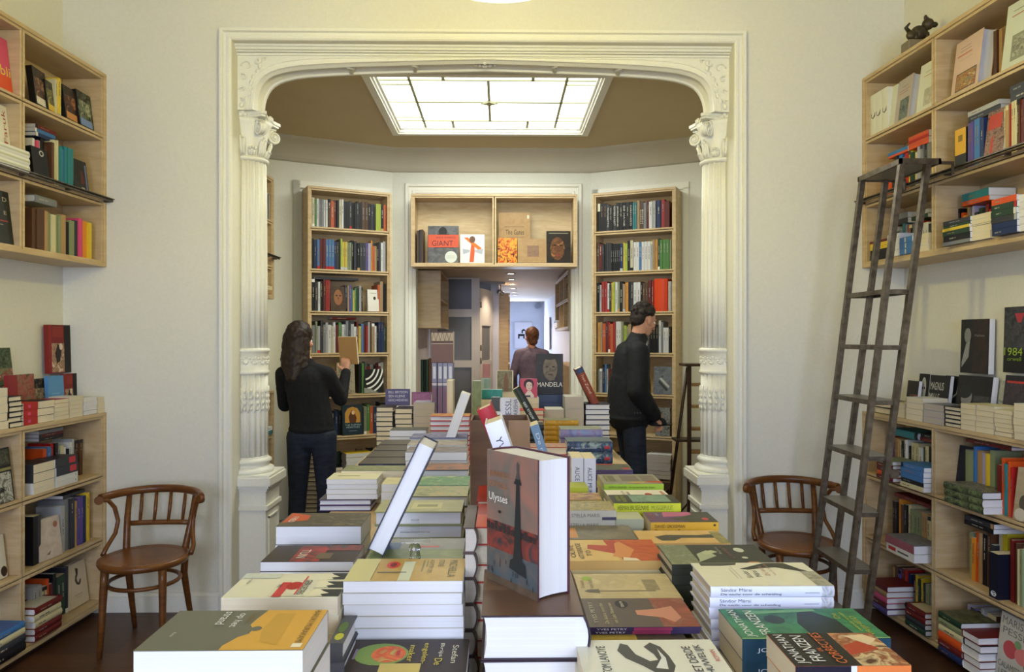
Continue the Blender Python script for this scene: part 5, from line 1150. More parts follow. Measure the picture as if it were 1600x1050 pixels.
pile(962, 1006, 812, .08, .09, 'sp', .03, ['b9bca0'], 'pale grey book squeezed between grey and yellow spined piles', 'pale pile between grey and yellow spined piles', [], d=2.1, pg='c')
gros = [('f', 'q', art('5c4068', '6c4a74', s=3), 0, .45, 1, 1), ('f', 'q', art('44463a', '3a3c34', s=3), 0, 0, 1, .45), ('f', 'p', 'b8628c', [(.5, .75), (1, .7), (1, .3), (.75, .28), (.6, .4)]), ('f', 'p', '44463a', [(.35, .7), (.45, .5), (.6, .3), (.1, .3), (.1, .5)]), ('f', 'e', 'c84a4a', .3, .15, .12, .05), ('f', 't', 'c8a8b8', 'DAVID', .6, .8, .85, .84), ('f', 't', 'b05a3a', 'TAMAR', .2, .9, .9, .95)]
pile(1017, 1123, 817, .19, .12, 'sp', .036, ['e0ae38'], 'yellow spined novel with purple cover at the right table edge', 'yellow spined pile at the right table edge', gros, [('s', 't', '5a3a1a', 'DAVID GROSSMAN', .06, .55, .5, .8), ('s', 't', '5a3a1a', 'De stem van Tamar', .06, .12, .56, .42), ('s', 'e', '5a4a2a', .94, .75, .02, .1), ('s', 'e', '5a4a2a', .94, .25, .02, .1)], d=2.06, pg='c')
pile(1003, 1142, 850, .22, .125, 'sp', .03, ['d8b070'], 'tan cover with a long dark figure below the yellow spined novel', 'pile under the tan book with the dark figure', [('f', 'q', art('d0a864', 'dcb878', s=3), 0, 0, 1, 1), ('f', 'p', '4a4838', [(.2, .75), (.5, .8), (.65, .65), (.62, .3), (.7, .05), (.4, .05), (.4, .5), (.2, .6)]), ('f', 'q', art('7a7448', 'a09458', s=8), .0, 0, .9, .12)], d=1.885, pg='c', n=5)
photo = [('f', 'q', art('8a9070', '767c60', '949a78', s=5), 0, .72, 1, 1), ('f', 'p', 'a8b090', [(.1, .72), (.4, .5), (.7, .55), (.5, .68), (.2, .7)]), ('f', 'p', 'b8bc98', [(.45, .6), (.6, .45), (.7, .5), (.6, .62)]), ('f', 't', 'a8a898', 'Remco', .5, .42, .85, .45), ('f', 't', '8a5a54', 'CAMPERT', .25, .34, .9, .38), ('f', 'e', 'd0d0b8', .7, .22, .12, .05), ('f', 'e', 'c8c8b0', .3, .24, .05, .03), ('f', 'p', 'b88050', [(.1, .24), (.0, .3), (.0, .14), (.1, .16)])]
pile(1050, 1214, 883, .225, .15, 'sp', .022, ['35382e'], 'dark book with black and white photo behind the white hardcovers', 'pile under the dark photo book', [('f', 'q', '35382e', 0, 0, 1, 1)]+photo, d=1.60, hard=1, bl=0, pg='c')
pile(1078, 1110, 912, .05, .15, 'sp', .03, ['3a3c34'], 'dark book corner left of the white hardcovers', 'dark books left of the white hardcovers', [], d=1.40, hard=1, bl=0, pg='c') if False else None
mar = [('f', 'q', art('dcd8bc', 'e4e0c8', s=2), 0, 0, 1, 1), ('f', 'p', '3c3c30', [(.72, .62), (.82, .52), (.98, .36), (.98, .18), (.7, .1), (.6, .05), (.58, .1), (.7, .22), (.78, .3), (.75, .42), (.68, .55)]), ('f', 'p', '4a4a3c', [(.86, .93), (.99, .93), (.99, .6), (.9, .62), (.86, .75)]), ('f', 'q', art('b8b49c', '8a8670', s=9), .0, .0, .6, .13), ('f', 't', '4a4a48', 'Sándor', .32, .58, .62, .63), ('f', 't', '4a4a48', 'Márai', .36, .50, .62, .55), ('f', 't', 'b07a68', 'De nacht', .4, .42, .8, .46), ('f', 't', 'b07a68', 'voor de scheiding', .4, .36, .9, .39), ('f', 'q', 'a8a494', .3, .68, .85, .685), ('f', 'q', 'a8a494', .3, .71, .75, .715)]
dm, zm = pile(1110, 1303, 918, .22, .145, 'sp', .0215, ['dfe0ee'], 'white hardcover with bowing figure, upper of the two by the ladder', 'lower white hardcovers beside the green novel', mar,
     [('s', 't', '4a4c58', 'Sándor Márai', .08, .58, .33, .86), ('s', 't', '4a4c58', 'De nacht voor de scheiding', .08, .16, .57, .44), ('s', 'q', art('9a9aa0', 'c8c8d0', '707078', s=9), .90, 0, 1, 1), ('s', 'q', '8a8c98', .76, .38, .88, .44)], d=1.385, hard=1, bl=.003, pg='c')
vr = [('f', 'q', art('2c5a44', '3f8a5c', '28463c', s=2), 0, 0, 1, 1), ('f', 'p', '20302c', [(0, .5), (.5, .52), (.85, .45), (.95, .35), (.6, .22), (0, .2)]), ('f', 'e', '2a3a34', .62, .66, .14, .07), ('f', 'p', '6aa070', [(.9, .3), (.98, .3), (.9, .85), (.8, .8)]), ('f', 'q', '8ab878', 0, 0, .03, 1),
      ('f', 't', Wt, 'JONATHAN', .06, .88, .96, .95), ('f', 't', Wt, 'FRANZEN', .12, .77, .92, .84), ('f', 't', 'b8b83c', 'VRIJHEID', .08, .06, .7, .11), ('f', 't', 'b8b83c', 'De', .62, .18, .8, .22), ('f', 't', 'b8b83c', 'tweede roman', .2, .13, .82, .16)]
pile(1160, 1392, 1001, .24, .137, 'sp', .037, ['24465a'], 'green novel with white author name at the front right', 'dark teal spined pile at the front right', vr, [('s', 't', 'dfe4e8', 'JONATHAN FRANZEN', .10, .36, .80, .60)], d=1.232, pg='c')
co_ = [('f', 'q', '2a2622', 0, 0, 1, 1), ('f', 'q', art('c89468', '8a4a2c', 'd8c090', '5a3a28', s=6), 0, 0, 1, .42), ('f', 'p', 'b5482c', [(.3, .42), (.6, .40), (.75, .2), (.5, .1), (.4, .25)]), ('f', 'p', 'e0c8a0', [(.6, .15), (.9, .3), (.95, .1), (.8, .02)]),
       ('f', 't', Wt, 'JONATHAN', .06, .84, .94, .955), ('f', 't', Wt, 'FRANZEN', .12, .70, .90, .81), ('f', 't', 'd87038', 'DE', .40, .635, .50, .67), ('f', 't', 'd87038', 'CORRECTIES', .05, .52, .98, .61)]
pile(1243, 1424, 1044, .17, .118, 'sp', .038, ['d8783c'], 'black and orange pocket novel at the bottom right', 'pocket novel pile at the bottom right', co_, [('s', 'q', '1e1c2c', 0, 0, .48, 1), ('s', 'q', 'd8dce8', .48, 0, .53, 1)], d=1.06, pg='c')
# farther right: piles behind the upright novels
pile(886, 957, 690, .2, .15, 'sp', .052, ['3a4a66'], 'thick hardcover with a blue clouded spine right of the carton', 'blue clouded spined pile', [('f', 'q', art('6a7a80', '4a5a68', s=4), 0, 0, 1, 1)], [('s', 'q', art('52688a', '2a3850', '8a9c98', s=5), 0, 0, 1, 1), ('s', 't', 'c8d0dc', 'Ruggero Leonardi', .1, .3, .65, .5), ('s', 'q', 'b03a3a', .82, .3, .94, .6)], d=3.27, hard=1)
pile(876, 941, 671, .2, .14, 'sp', .045, ['5a6690'], 'thick hardcover with blue and mauve painted spine, farther right', 'blue and mauve spined pile', [('f', 'q', art('7c8474', '9aa08c', s=4), 0, 0, 1, 1)], [('s', 'q', art('5c6c9c', '8a7a9a', '7a8ab0', s=5), 0, 0, 1, 1)], d=3.48, hard=1)
pile(829, 886, 699, .2, .12, 'fo', .03, ['b5372c'], 'red backed book with cream edges left of the blue clouded spine', 'red backed pile', [('f', 'q', art('a87864', 'c09880', s=4), 0, 0, 1, 1)], [], d=3.1, pg='c', hard=1, bl=0)
pile(851, 904, 657, .19, .13, 'sp', .025, ['c8962c'], 'golden spined book, upper of two on the long table end', 'golden spined pile', [('f', 'q', art('6a6a58', '8a8868', s=4), 0, 0, 1, 1)], [('s', 'q', art('c8962c', 'a87c20', s=6), 0, 0, 1, 1)], d=3.75, hard=1)
pile(800, 850, 664, .17, .13, 'sp', .025, ['22261e'], 'black spined book behind the tilted dark green hardcover', 'black spined pile behind the tilted green hardcover', [], [], d=3.55, hard=1)
pile(883, 912, 620, .125, .19, 'ta', .075, ['b9b6a8'], 'grey book topping the tall pale pile by the doorway', 'tall pale pile by the doorway', pg='g', base=TZB, d=4.7, pgs='g')
pile(915, 954, 632, .165, .20, 'ta', .0345, ['1e2230'], 'navy covered book topping the black and white striped pile', 'black and white striped pile near the man', pg='w', base=TZB, d=4.7, hard=1, bl=0)
pile(853, 881, 640, .125, .19, 'ta', .075, ['b9b6a8'], 'pale book on the pile left of the tall pale one', 'pale pile left of the tall pale one', pg='g', base=TZB, d=4.55)
pile(810, 851, 641, .17, .13, 'ta', .03, ['b83a30'], 'red covered book on the pile before the photo biography', 'pile before the photo biography', pg='c', base=TZB, d=4.42, hard=1, bl=0)
standing(Matrix.Translation((Xat(937, 4.75), 4.75, Zat(631, 4.7)+.006)) @ Matrix.Rotation(radians(-25), 4, 'Y') @ placeM(I4, 'up', -.055, 0, 0, .14, .255, .05), .14, .255, .05, '8a4432', [('s', 'q', '3a4a6a', 0, 0, .14, 1), ('s', 't', 'd8b8a0', 'het Zand', .2, .35, .7, .7)], 'brown hardcover tilted left on the striped pile near the man', pg='c', hard=1)
# displayed books at the far end
Yd = 5.05
def faceat(x0, x1, y0, y1, Y, cov, dec, label, t=.03, zb=None, pg='w', hard=0):
    X0, X1 = Xat(x0, Y), Xat(x1, Y); z0 = Zat(y1, Y); z1 = Zat(y0, Y)
    return standing(placeM(I4, 'face', X0, Y, z0, X1-X0, z1-z0, t, lean=.03), X1-X0, z1-z0, t, cov, dec, label, pg, hard)
pile(822, 884, 617, .17, .16, 'sp', .05, ['3c4a6c'], 'blue covered book topping the pile the photo biography stands on', 'pile the photo biography stands on', base=TZB, d=4.98)
face_ = [('f', 'q', art('26231c', '332f26', s=3), 0, 0, 1, 1), ('f', 'e', art('5c523e', '7a6c54', '4a4232', s=3), .52, .64, .27, .30), ('f', 'e', '2c2922', .5, .93, .28, .08), ('f', 'e', '2a2620', .40, .68, .06, .02), ('f', 'e', '2a2620', .64, .68, .06, .02), ('f', 'p', '5a5242', [(.49, .66), (.55, .66), (.58, .56), (.46, .56)]), ('f', 'e', '4a3a30', .52, .49, .1, .022), ('f', 'p', '6a604c', [(.35, .42), (.5, .45), (.62, .44), (.7, .36), (.5, .33)]), ('f', 'q', '211f1a', .05, 0, .95, .30)]
faceat(838, 880, 553, 616.5, 5.0, '26231c', face_+[('f', 't', 'e8e6dc', 'MANDELA', .03, .19, .97, .30)], 'dark biography with a man resting chin on hand, title across it')
pile(808, 842, 621.5, .14, .15, 'ta', .04, ['b9b0a0'], 'pale book under the pink portrait novel', 'pile under the pink portrait novel', base=TZB, d=4.78, pg='c')
faceat(813, 839.5, 592, 621.5, 4.80, 'c04a62', [('f', 'e', '2a1a1c', .5, .72, .30, .26), ('f', 'e', 'd8c0b0', .52, .62, .19, .26), ('f', 'p', '3a2024', [(.3, .75), (.34, .9), (.7, .92), (.78, .7), (.68, .78), (.5, .84), (.36, .78)]), ('f', 'e', '2a1a1c', .44, .66, .04, .015), ('f', 'e', '2a1a1c', .62, .66, .04, .015), ('f', 'e', 'a03040', .53, .48, .05, .015), ('f', 'p', 'e0d0c4', [(.25, .12), (.42, .35), (.62, .35), (.8, .12), (.8, .0), (.2, .0)]), ('f', 'q', '2a1a1c', .15, .03, .6, .12)], 'pink novel with a dark-haired portrait left of the biography')
pile(770, 808, 613.5, .14, .15, 'ta', .045, ['c0b894'], 'cream book under the standing olive picture book', 'pile under the olive picture book', base=TZB, d=5.0, pg='c')
faceat(776, 802, 579, 613, 5.02, 'd8d0b0', [('f', 'q', art('8a8460', '6a6444', s=6), .04, .02, .93, .98), ('f', 'p', '7a5a38', [(.45, .05), (.7, .05), (.72, .5), (.66, .75), (.6, .9), (.52, .88), (.46, .7), (.42, .4)])], 'olive picture book with a standing figure at the far table end')
pile(751, 784, 624, .14, .11, 'ta', .06, ['c9c2a8'], 'cream-paged book under the flat teal book', 'pile under the teal book', base=TZB, d=4.75, pg='c')
faceat(751, 785, 609, 623.5, 4.755, '2f807a', [('f', 'q', art('2f807a', '3a9a90', s=6), 0, 0, 1, 1)], 'teal book turned on its side before the olive picture book', t=.06)
faceat(738, 752, 596, 652, 4.5, '86905c', [('f', 'q', art('86905c', '747c4c', s=3), 0, 0, 1, 1)], 'tall olive green volume standing left of the teal book', t=.1)
pile(736, 755, 652.4, .1, .12, 'ta', .05, ['8a9070'], 'green book under the tall olive volume', 'pile under the tall olive volume', base=TZB, d=4.49)
faceat(752, 766, 591, 608.4, 4.80, '9aa89c', [('f', 'q', '7c9484', .3, .1, 1, .9)], 'small grey green book atop the teal one', t=.05)
faceat(754, 766, 569, 590.6, 4.82, 'a0685c', [], 'small terracotta box atop the grey green book', t=.05)
pile(782, 813, 657, .1, .14, 'ta', .05, ['c9c2a8'], 'cream book under the white lettered novel', 'pile under the white lettered novel', base=TZA, d=3.9, pg='c', n=3)
faceat(782, 812, 622, 656.5, 3.9, 'dcdce8', [('f', 'tv', '5a5c70', 'MARISHA', .68, .05, .90, .95), ('f', 'tv', '5a5c70', 'PESSL', .26, .05, .56, .95)], 'white novel with thin handwritten capitals behind the carton')
faceat(768, 781, 621, 642, 3.92, '4a4a48', [], 'charcoal book left of the white lettered novel', t=.05)
pile(764, 783, 642.4, .07, .12, 'ta', .05, ['8a9070'], 'book under the charcoal one behind the carton', 'pile under the charcoal book', base=TZA, d=3.9)
# film-wrapped slab leaning over the inner left row, and the clear acrylic stand
FILM = mat('eef2ff', .06, key='shrink_film', trans=1)
Y = 1.53; b0 = P(571, 866, Y); hS = .248; tS = .036
M = Matrix.Translation((b0.x+.003, Y, 1.0983+tS*sin(radians(25.5)))) @ Matrix.Rotation(radians(25.5), 4, 'Y') @ placeM(I4, 'foup', 0, 0, 0, .10, hS, tS)
r = standing(M, .10, hS, tS, '3a3d4a', [], 'film-wrapped hardcover leaning right over the inner left books', pg='w', hard=1, bl=0)
t = thing('acrylic_stand', 'clear acrylic holder hooked over the film-wrapped books', 'stand', (Xat(648, 1.50), 1.503, Zat(876, 1.51)))
AC = mat('f4f8ff', .03, key='clear_acrylic', trans=1)
b = MB(); b.lathe([(.004, .002), (.010, .002), (.012, .01), (.010, .02), (.0095, .024), (.012, .03), (.009, .036), (.004, .038)], n=20); b.build('foot', AC, t)
b = MB(); b.box((-.03, .0, .038), (.03, .004, .06)); b.build('plate', AC, t)
b = MB(); b.box((-.008, .0, .06), (.008, .003, .085)); b.build('stem', AC, t)
# ------------------------------------------------------------------ side bookcases
def pengu(band, a1, a2, a3='2a241e'):
    return [('f', 'q', art('1d1b18', '2a2621', a1, s=6), 0, .3, 1, 1), ('f', 'q', art('1d1b18', a1, a2, s=7), .1, .25, .9, .75), ('f', 'q', band, .08, .08, .92, .27)]
# ---- left, upper unit
c = (1, 0)
for k, (px, w, h, band, a1, a2, lab) in enumerate(((54, .125, .20, 'd8cfc0', '5a3a2a', 'b08a6a', 'black classic with a pale band, first of four facing out'), (74, .075, .165, 'd8b840', '6a6a3a', 'c0a060', 'black classic with a yellow band, facing out'))):
    face(caseLU, c, px, w, h, .03, '1c1a18', pengu(band, a1, a2), lab+', top left wall shelf', d0=.04, rz=radians(8))
row(caseLU, c, 88, 99, 'cyc', (.6, .66), .13, .04, 3, 'far top shelf of left wall bookcase')
face(caseLU, c, 102, .125, .19, .03, '1c1a18', pengu('c98a4a', '4a2a1c', 'a8704a'), 'black classic with an orange band, facing out on the left wall bookcase', d0=.04, rz=radians(5))
face(caseLU, c, 124, .145, .205, .03, '1c1a18', pengu('7a94c4', '6a7460', 'b0b090'), 'black classic with a blue band, facing out on the left wall bookcase', d0=.04, rz=radians(4))
c = (1, 1)
W1 = 'middle far shelf of left wall bookcase'
row(caseLU, c, 53, 76, 'wPskm', (.60, .70), .13, .06, 5, 'behind the ringed book, left wall bookcase', plain=True)
face(caseLU, c, 54, .12, .165, .028, '16161a', [('f', 'e', 'c9c9c0', .62, .85, .14, .09), ('f', 'e', '16161a', .62, .85, .09, .055)], 'black book with a pale ring, facing out on the left wall bookcase', d0=.025)
row(caseLU, c, 83, 116, 'mccttbttt', (.62, .74), .14, .03, 6, 'on the '+W1, plain=True)
flat(caseLU, c, 56, 88, 'BbR', 'sp', d0=.06, z=.232, t=.02, D=.13, where='over the small spines, left wall bookcase', seed=1)
face(caseLU, c, 117, .13, .185, .03, '1c1c1c', [('f', 'q', art('1c1c1c', '2c2824', s=5), 0, 0, 1, 1), ('f', 'p', '5a2a22', [(.5, .3), (.75, .3), (.7, .7), (.55, .7)]), ('f', 'q', 'b0a8a0', .5, .12, .72, .2), ('f', 'q', '6a78a0', .85, .1, .95, .9)], 'black book with a red figure, facing out at the right of the teal spines', d0=.03)
c = (1, 2); W1 = 'lowest far shelf of left wall bookcase'
row(caseLU, c, 53, 104, 'mmmTGcGGT', (.58, .68), .14, .03, 8, 'on the '+W1, plain=True)
flat(caseLU, c, 54, 88, 'g', 'sp', d0=.03, z=.235, t=.036, D=.14, where='lying on brown spines, left wall bookcase', seed=2, hard=1)
row(caseLU, c, 104, 122, 'kGGK', (.55, .64), .13, .035, 9, 'beside the pink spine, left wall bookcase', plain=True)
row(caseLU, c, 124, 144, 'Puy', (.64, .69), .14, .03, 10, 'of bright spines, left wall bookcase', plain=True)
c = (0, 0); W1 = 'left wall bookcase'
face(caseLU, c, caseLU.lx(33, .04)-.22, .22, .26, .03, 'c9507a', [('f', 'q', 'c9506e', 0, .5, 1, 1), ('f', 'q', '2a6aa0', 0, .3, .6, .55), ('f', 'q', 'd2502c', .5, 0, 1, .3), ('f', 'q', '3a4a88', 0, 0, .5, .3), ('f', 't', 'e0c83a', 'nebli', .35, .30, .98, .48)], 'pink, blue and orange book facing out at the left picture edge', d0=.04, px=False)
c = (0, 1)
face(caseLU, c, -6, .1, .2, .03, 'd8d4c4', [('f', 'tv', '9a3a30', 'Faruk', .6, .1, .85, .9)], 'cream book standing on the flat cream books at the left edge', d0=.05, zoff=.11)
row(caseLU, c, -40, -2, 'kwmRkc', (.7, .9), .14, .06, 12, 'at the left picture edge, left wall bookcase', plain=True)
flat(caseLU, c, -6, 52, 'www', 'sp', d0=-.045, t=.033, D=.2, where='at the left edge of the wall bookcase', dec=[('s', 'q', 'b8b89a', 0, .35, 1, .62), ('s', 'e', '8a8468', .96, .5, .01, .2)], seed=4, hard=1)
c = (0, 2)
dfig = [('f', 'q', art('22241f', '2c2e28', s=3), 0, 0, 1, 1), ('f', 'e', 'b8a890', .42, .84, .07, .05), ('f', 'p', '9a8a78', [(.3, .5), (.36, .76), (.5, .76), (.62, .55), (.56, .45), (.5, .6), (.44, .5), (.42, .62), (.36, .45)]), ('f', 'p', 'b8b0a0', [(.3, .05), (.4, .4), (.56, .42), (.5, .1), (.44, .25), (.38, .03)]), ('f', 't', 'b0a890', 'D  D', .55, .80, .92, .88), ('f', 't', 'b0a890', 'E', .80, .55, .88, .62), ('f', 'q', 'a03a34', .5, .42, .9, .44), ('f', 'q', 'a8a08c', .5, .35, .75, .36)]
face(caseLU, c, caseLU.lx(39, .035)-.23, .23, .25, .03, '22241f', dfig, 'large black book with a pale figure facing out, left picture edge', d0=.035, px=False)
# ---- left, lower unit
c = (1, 0); W1 = 'far top cell, low left bookcase'
row(caseLL, c, 70, 130, 'obrkgcwkwskmm', (.52, .68), .12, .10, 21, 'back row, '+W1)
flat(caseLL, c, 53, 86, 'wwKK', 'ta', d0=.005, t=[.028, .028, .045, .045], D=.19, where='in the '+W1, seed=5, pg='c')
flat(caseLL, c, 88, 122, 'wwKK', 'sp', d0=.005, t=[.028, .028, .045, .045], D=.12, where='beside the cream-paged pile, low left bookcase', seed=6, dec=[[('s', 'e', 'k', .9, .5, .015, .2)], [('s', 'e', 'k', .9, .5, .015, .2)], [('s', 'q', 'c2303a', .6, .2, .9, .9)], [('s', 'q', 'c2303a', .6, .2, .9, .9)]])
flat(caseLL, c, 62, 100, 'kRg', 'sp', d0=.09, z=.235, t=.018, D=.12, where='lying on the back row, low left bookcase', seed=7)
c = (1, 1); W1 = 'middle far cell, low left bookcase'
row(caseLL, c, 53, 66, 'kK', (.7, .75), .14, .04, 23, 'on the '+W1, plain=True)
face(caseLL, c, 66, .15, .205, .025, 'cdbfae', [('f', 'q', art('cdbfae', 'b8a48e', s=3), 0, 0, 1, 1), ('f', 'p', '6a5a4a', [(.3, .12), (.5, .2), (.42, .1)]), ('f', 'e', 'a06a50', .8, .8, .1, .08)], 'beige book facing out in the middle cell, low left bookcase', d0=.03, rz=radians(-6))
row(caseLL, c, 97, 142, 'sgKTppBy', (.72, .84), .14, .04, 24, 'on the '+W1)
flat(caseLL, c, 98, 132, 'K', 'sp', d0=.05, z=.275, t=.018, D=.13, where='over grey and purple spines, low left bookcase', seed=8)
c = (1, 2); W1 = 'bottom far cell, low left bookcase'
row(caseLL, c, 54, 108, 'sscoRkNNK', (.62, .78), .13, .08, 25, 'back row, '+W1)
flat(caseLL, c, 54, 96, 'RRccR', 'sp', d0=-.01, t=.032, D=.15, where='at the bottom right of the low left bookcase', seed=9, hard=1, topdec=[('f', 'q', 'b8b4a8', .05, .1, .8, .9)])
face(caseLL, c, 110, .17, .235, .03, 'd2bf9c', [('f', 'q', 'd6c6a8', .02, .02, .98, .98), ('f', 'p', '4a3c2c', [(.45, .88), (.55, .86), (.5, .75), (.42, .7), (.38, .6), (.45, .5), (.58, .46), (.66, .5), (.7, .6), (.62, .58), (.56, .52), (.5, .56), (.48, .64), (.56, .72), (.6, .84)]), ('f', 'q', 'a89a80', .3, .25, .7, .27), ('f', 'q', 'a89a80', .35, .2, .65, .21)], 'beige book with a seahorse facing out, low left bookcase', d0=.07, hard=1)
c = (0, 0)
face(caseLL, c, caseLL.lx(23, .015)-.24, .24, .25, .03, '20201e', [('f', 'q', art('201f1c', '8a8878', 'c0beb0', '34332e', s=7), .03, .0, .97, .55), ('f', 'q', '8a8450', 0, .58, 1, .63), ('f', 'q', art('2a2a24', '5a5c48', s=9), .03, .68, .97, .97)], 'black and white pictured book facing out, low bookcase left edge', d0=.015, px=False)
row(caseLL, c, -40, 4, 'kRwkoy', (.72, .9), .1, .11, 27, 'at the left edge of the low bookcase', plain=True)
c = (0, 1)
face(caseLL, c, -12, .10, .2, .03, 'cfc8b4', [('f', 'e', '3a2a20', .8, .15, .2, .12)], 'cream book with a dark spot in the left edge middle cell', d0=.05)
c = (0, 2); W1 = 'bottom left corner pile'
row(caseLL, c, -30, 10, 'RsNw', (.7, .9), .12, .10, 28, 'behind the corner pile, low left bookcase', plain=True)
flat(caseLL, c, -14, 42, 'kKcb', 'sp', d0=-.02, t=[.04, .038, .03, .03], D=.18, where='in the bottom left corner of the picture', seed=10, hard=1, topdec=[('f', 'q', '3a5a9a', .0, .1, .75, 1), ('f', 'q', 'a03a30', .75, .0, 1, 1)])
# counter top of the low left bookcase (cell None: measured from the unit's top)
def ctr(case, x0, x1, chars, o, d0, t, D, where, **k): flat(case, None, x0, x1, chars, o, d0=d0, t=t, D=D, where=where, **k)
tp = 'on low left bookcase'
ctr(caseLL, -18, 13, 'ggwww', 'fo', .01, .038, .13, 'at the left picture edge, low bookcase top', pg='c', seed=11)
ctr(caseLL, 15, 36, 'kkkkkk', 'ta', .01, .0245, .13, 'of dark covers '+tp, pg='c', seed=12, hard=1)
ctr(caseLL, 37, 59, 'rrr', 'sp', .012, .036, .12, 'of crimson spines '+tp, pg='c', seed=13, dec=[('s', 'q', 'P', .3, .3, .5, .7)], jit=.001)
ctr(caseLL, 60.5, 85, 'kkk', 'fo', .01, .036, .12, 'right of crimson spines, left counter', pg='c', seed=14)
ctr(caseLL, 86, 108, 'ccccr', 'fo', .01, .021, .12, 'with red top cover, left counter', pg='c', seed=15)
ctr(caseLL, 110, 130, 'wcwcw', 'fo', .01, .022, .12, 'of cream novels '+tp, pg='c', seed=16)
ctr(caseLL, 132, 152, 'kwww', 'fo', .01, .024, .12, 'second from the corner, left counter', pg='w', seed=17)
ctr(caseLL, 154, 171, 'www', 'fo', .01, .03, .12, 'nearest the corner, left counter', pg='c', seed=18)
def cface(case, x, w, h, t, cov, dec, lab, d0, zo=0, **k): return face(case, None, x, w, h, t, cov, dec, lab, d0=d0, zoff=zo, **k)
cface(caseLL, -14, .19, .37, .02, '2c4a30', [('f', 'q', art('2c5a34', '6a8a5a', '8a3a30', 'c0b8a8', s=4), 0, 0, 1, .72), ('f', 'q', art('28301f', '5a6a50', s=7), 0, .72, 1, 1)], 'green pictured book standing high at the left picture edge', .19)
zc_ = .0
cface(caseLL, 16, .19, .235, .02, '8a2a2c', [('f', 'q', art('3a4a34', 'a05040', '6a7a60', s=6), .35, 0, 1, 1)], 'red and green pictured book leaning on the wall, low left bookcase top', .14, lean=.06)
cface(caseLL, 50, .16, .205, .02, '2a2622', pengu('2a2622', '7a6a50', 'c0b09a'), 'dark classic with a pale veil, leaning on the left wall', .168, lean=.06)
cface(caseLL, 78, .13, .215, .02, '5a8fc0', [('f', 'q', '7fb0d8', .2, .55, .7, .57), ('f', 'q', '7fb0d8', .2, .5, .7, .515), ('f', 'q', '7fb0d8', .2, .45, .6, .465)], 'plain blue book leaning on the left wall', .138, lean=.06)
rp_ = [('f', 'q', art('c09a78', '8a6a50', 'd8c0a8', s=5), .08, .02, .7, .62), ('f', 'q', '8a2420', 0, 0, .14, 1), ('f', 'q', '8a2a24', .2, .74, .66, .95), ('f', 'q', '1c1816', .7, 0, 1, 1), ('f', 'p', '2a201a', [(.35, .2), (.5, .25), (.6, .55), (.4, .6), (.28, .4)]), ('f', 'e', 'dcc8b0', .55, .55, .08, .07)]
cface(caseLL, 100, .12, .22, .02, '7a2420', rp_, 'lower of two red portrait books stacked upright in the corner', .165, lean=.02)
cface(caseLL, 77, .19, .265, .025, '7a2420', rp_, 'red portrait book standing above its twin in the left corner', .195, .225, lean=.03)
# ---- right, upper unit
c = (0, 0); W1 = 'far top cell of the right wall bookcase'
sh = [('s', 'p', '2a2e30', [(.44, .15), (.44, .85), (.54, .8), (.58, .5), (.54, .2)])]
cx0 = caseRU.cells[c][0]
for k in range(3):
    a, bb = caseRU.lx(1358.5+k*9.6, .03), caseRU.lx(1358.5+(k+1)*9.6, .03); z0 = caseRU.cells[c][2]
    book(placeM(caseRU.M, 'up', max(a, cx0+.001+k*.001), .03, z0+.0005, .16, .235, bb-a-.001), .16, .235, bb-a-.001, 'd9d8c4', 'c', 1, sh, '%s of three ivory volumes with black crests, right wall bookcase' % ['left', 'middle', 'right'][k], 'ivory volumes with crests', 'displayed book', True, bl=.002)
face(caseRU, c, 1388, .05, .235, .025, 'd0cfb8', [], 'ivory cover beside the crested volumes, right wall bookcase', d0=.035)
face(caseRU, c, 1396, .15, .235, .05, 'b5a89c', [('f', 'q', art('4a5458', '7a8478', '34424a', s=6), .25, .05, .85, .52), ('f', 'q', '9a7868', .15, .72, .8, .735), ('f', 'q', 'a06a5a', .15, .66, .7, .675), ('f', 'q', '8a8078', .3, .8, .7, .815)], 'mauve grey book with a painting facing out, right wall bookcase', d0=.03, hard=1, rz=radians(-4))
face(caseRU, c, 1431, .15, .25, .03, 'd3d3c2', [('f', 'q', 'a8a48c', .3, .8, .7, .815), ('f', 'q', 'b88a70', .25, .72, .8, .735), ('f', 'q', art('c0bca8', 'a8a490', s=9), .35, .1, .95, .45)], 'pale cover facing out beside the upright divider, right wall bookcase', d0=.03)
c = (1, 0)
pic = [('f', 'q', 'a08a84', .2, .84, .58, .855), ('f', 'q', 'a08a84', .2, .78, .62, .795), ('f', 'q', 'c0705a', .1, .70, .65, .725), ('f', 'q', 'b0a098', .2, .62, .7, .63), ('f', 'q', '5a5444', .15, .05, .9, .38), ('f', 'q', art('6a7a78', 'b08a4a', '8a4a34', 'c0a878', s=9), .17, .07, .88, .36)]
face(caseRU, c, 1484, .20, .26, .06, 'd0b4a4', pic, 'large pink grey book with a painted frieze facing out, top right shelf', d0=.04, hard=1, rz=radians(-3))
face(caseRU, c, 1564, .16, .28, .03, 'c9cfc0', [('f', 'q', 'b08070', .2, .78, .8, .80), ('f', 'q', '8a8f80', .25, .86, .75, .875), ('f', 'q', '8a8c7c', .3, .08, .95, .48), ('f', 'q', art('b0b09c', '6a6a60', s=12), .36, .12, .9, .44)], 'pale green book with an engraving facing out at the top right', d0=.02)
row(caseRU, c, 1552, 1562, 'mT', (.7, .8), .12, .08, 31, 'beside the engraving book, top right shelf', plain=True)
c = (0, 1); W1 = 'behind the ladder platform, right wall bookcase'
row(caseRU, c, 1377, 1452, 'oooKkbgryNcvgKg', (.55, .66), .14, .04, 32, W1)
flat(caseRU, c, 1387, 1417, 'o', 'sp', d0=.04, z=.205, t=.03, D=.14, where='left of two on the spines by the platform', seed=20, dec=[('s', 'q', '3a78b0', 0, .4, 1, 1)])
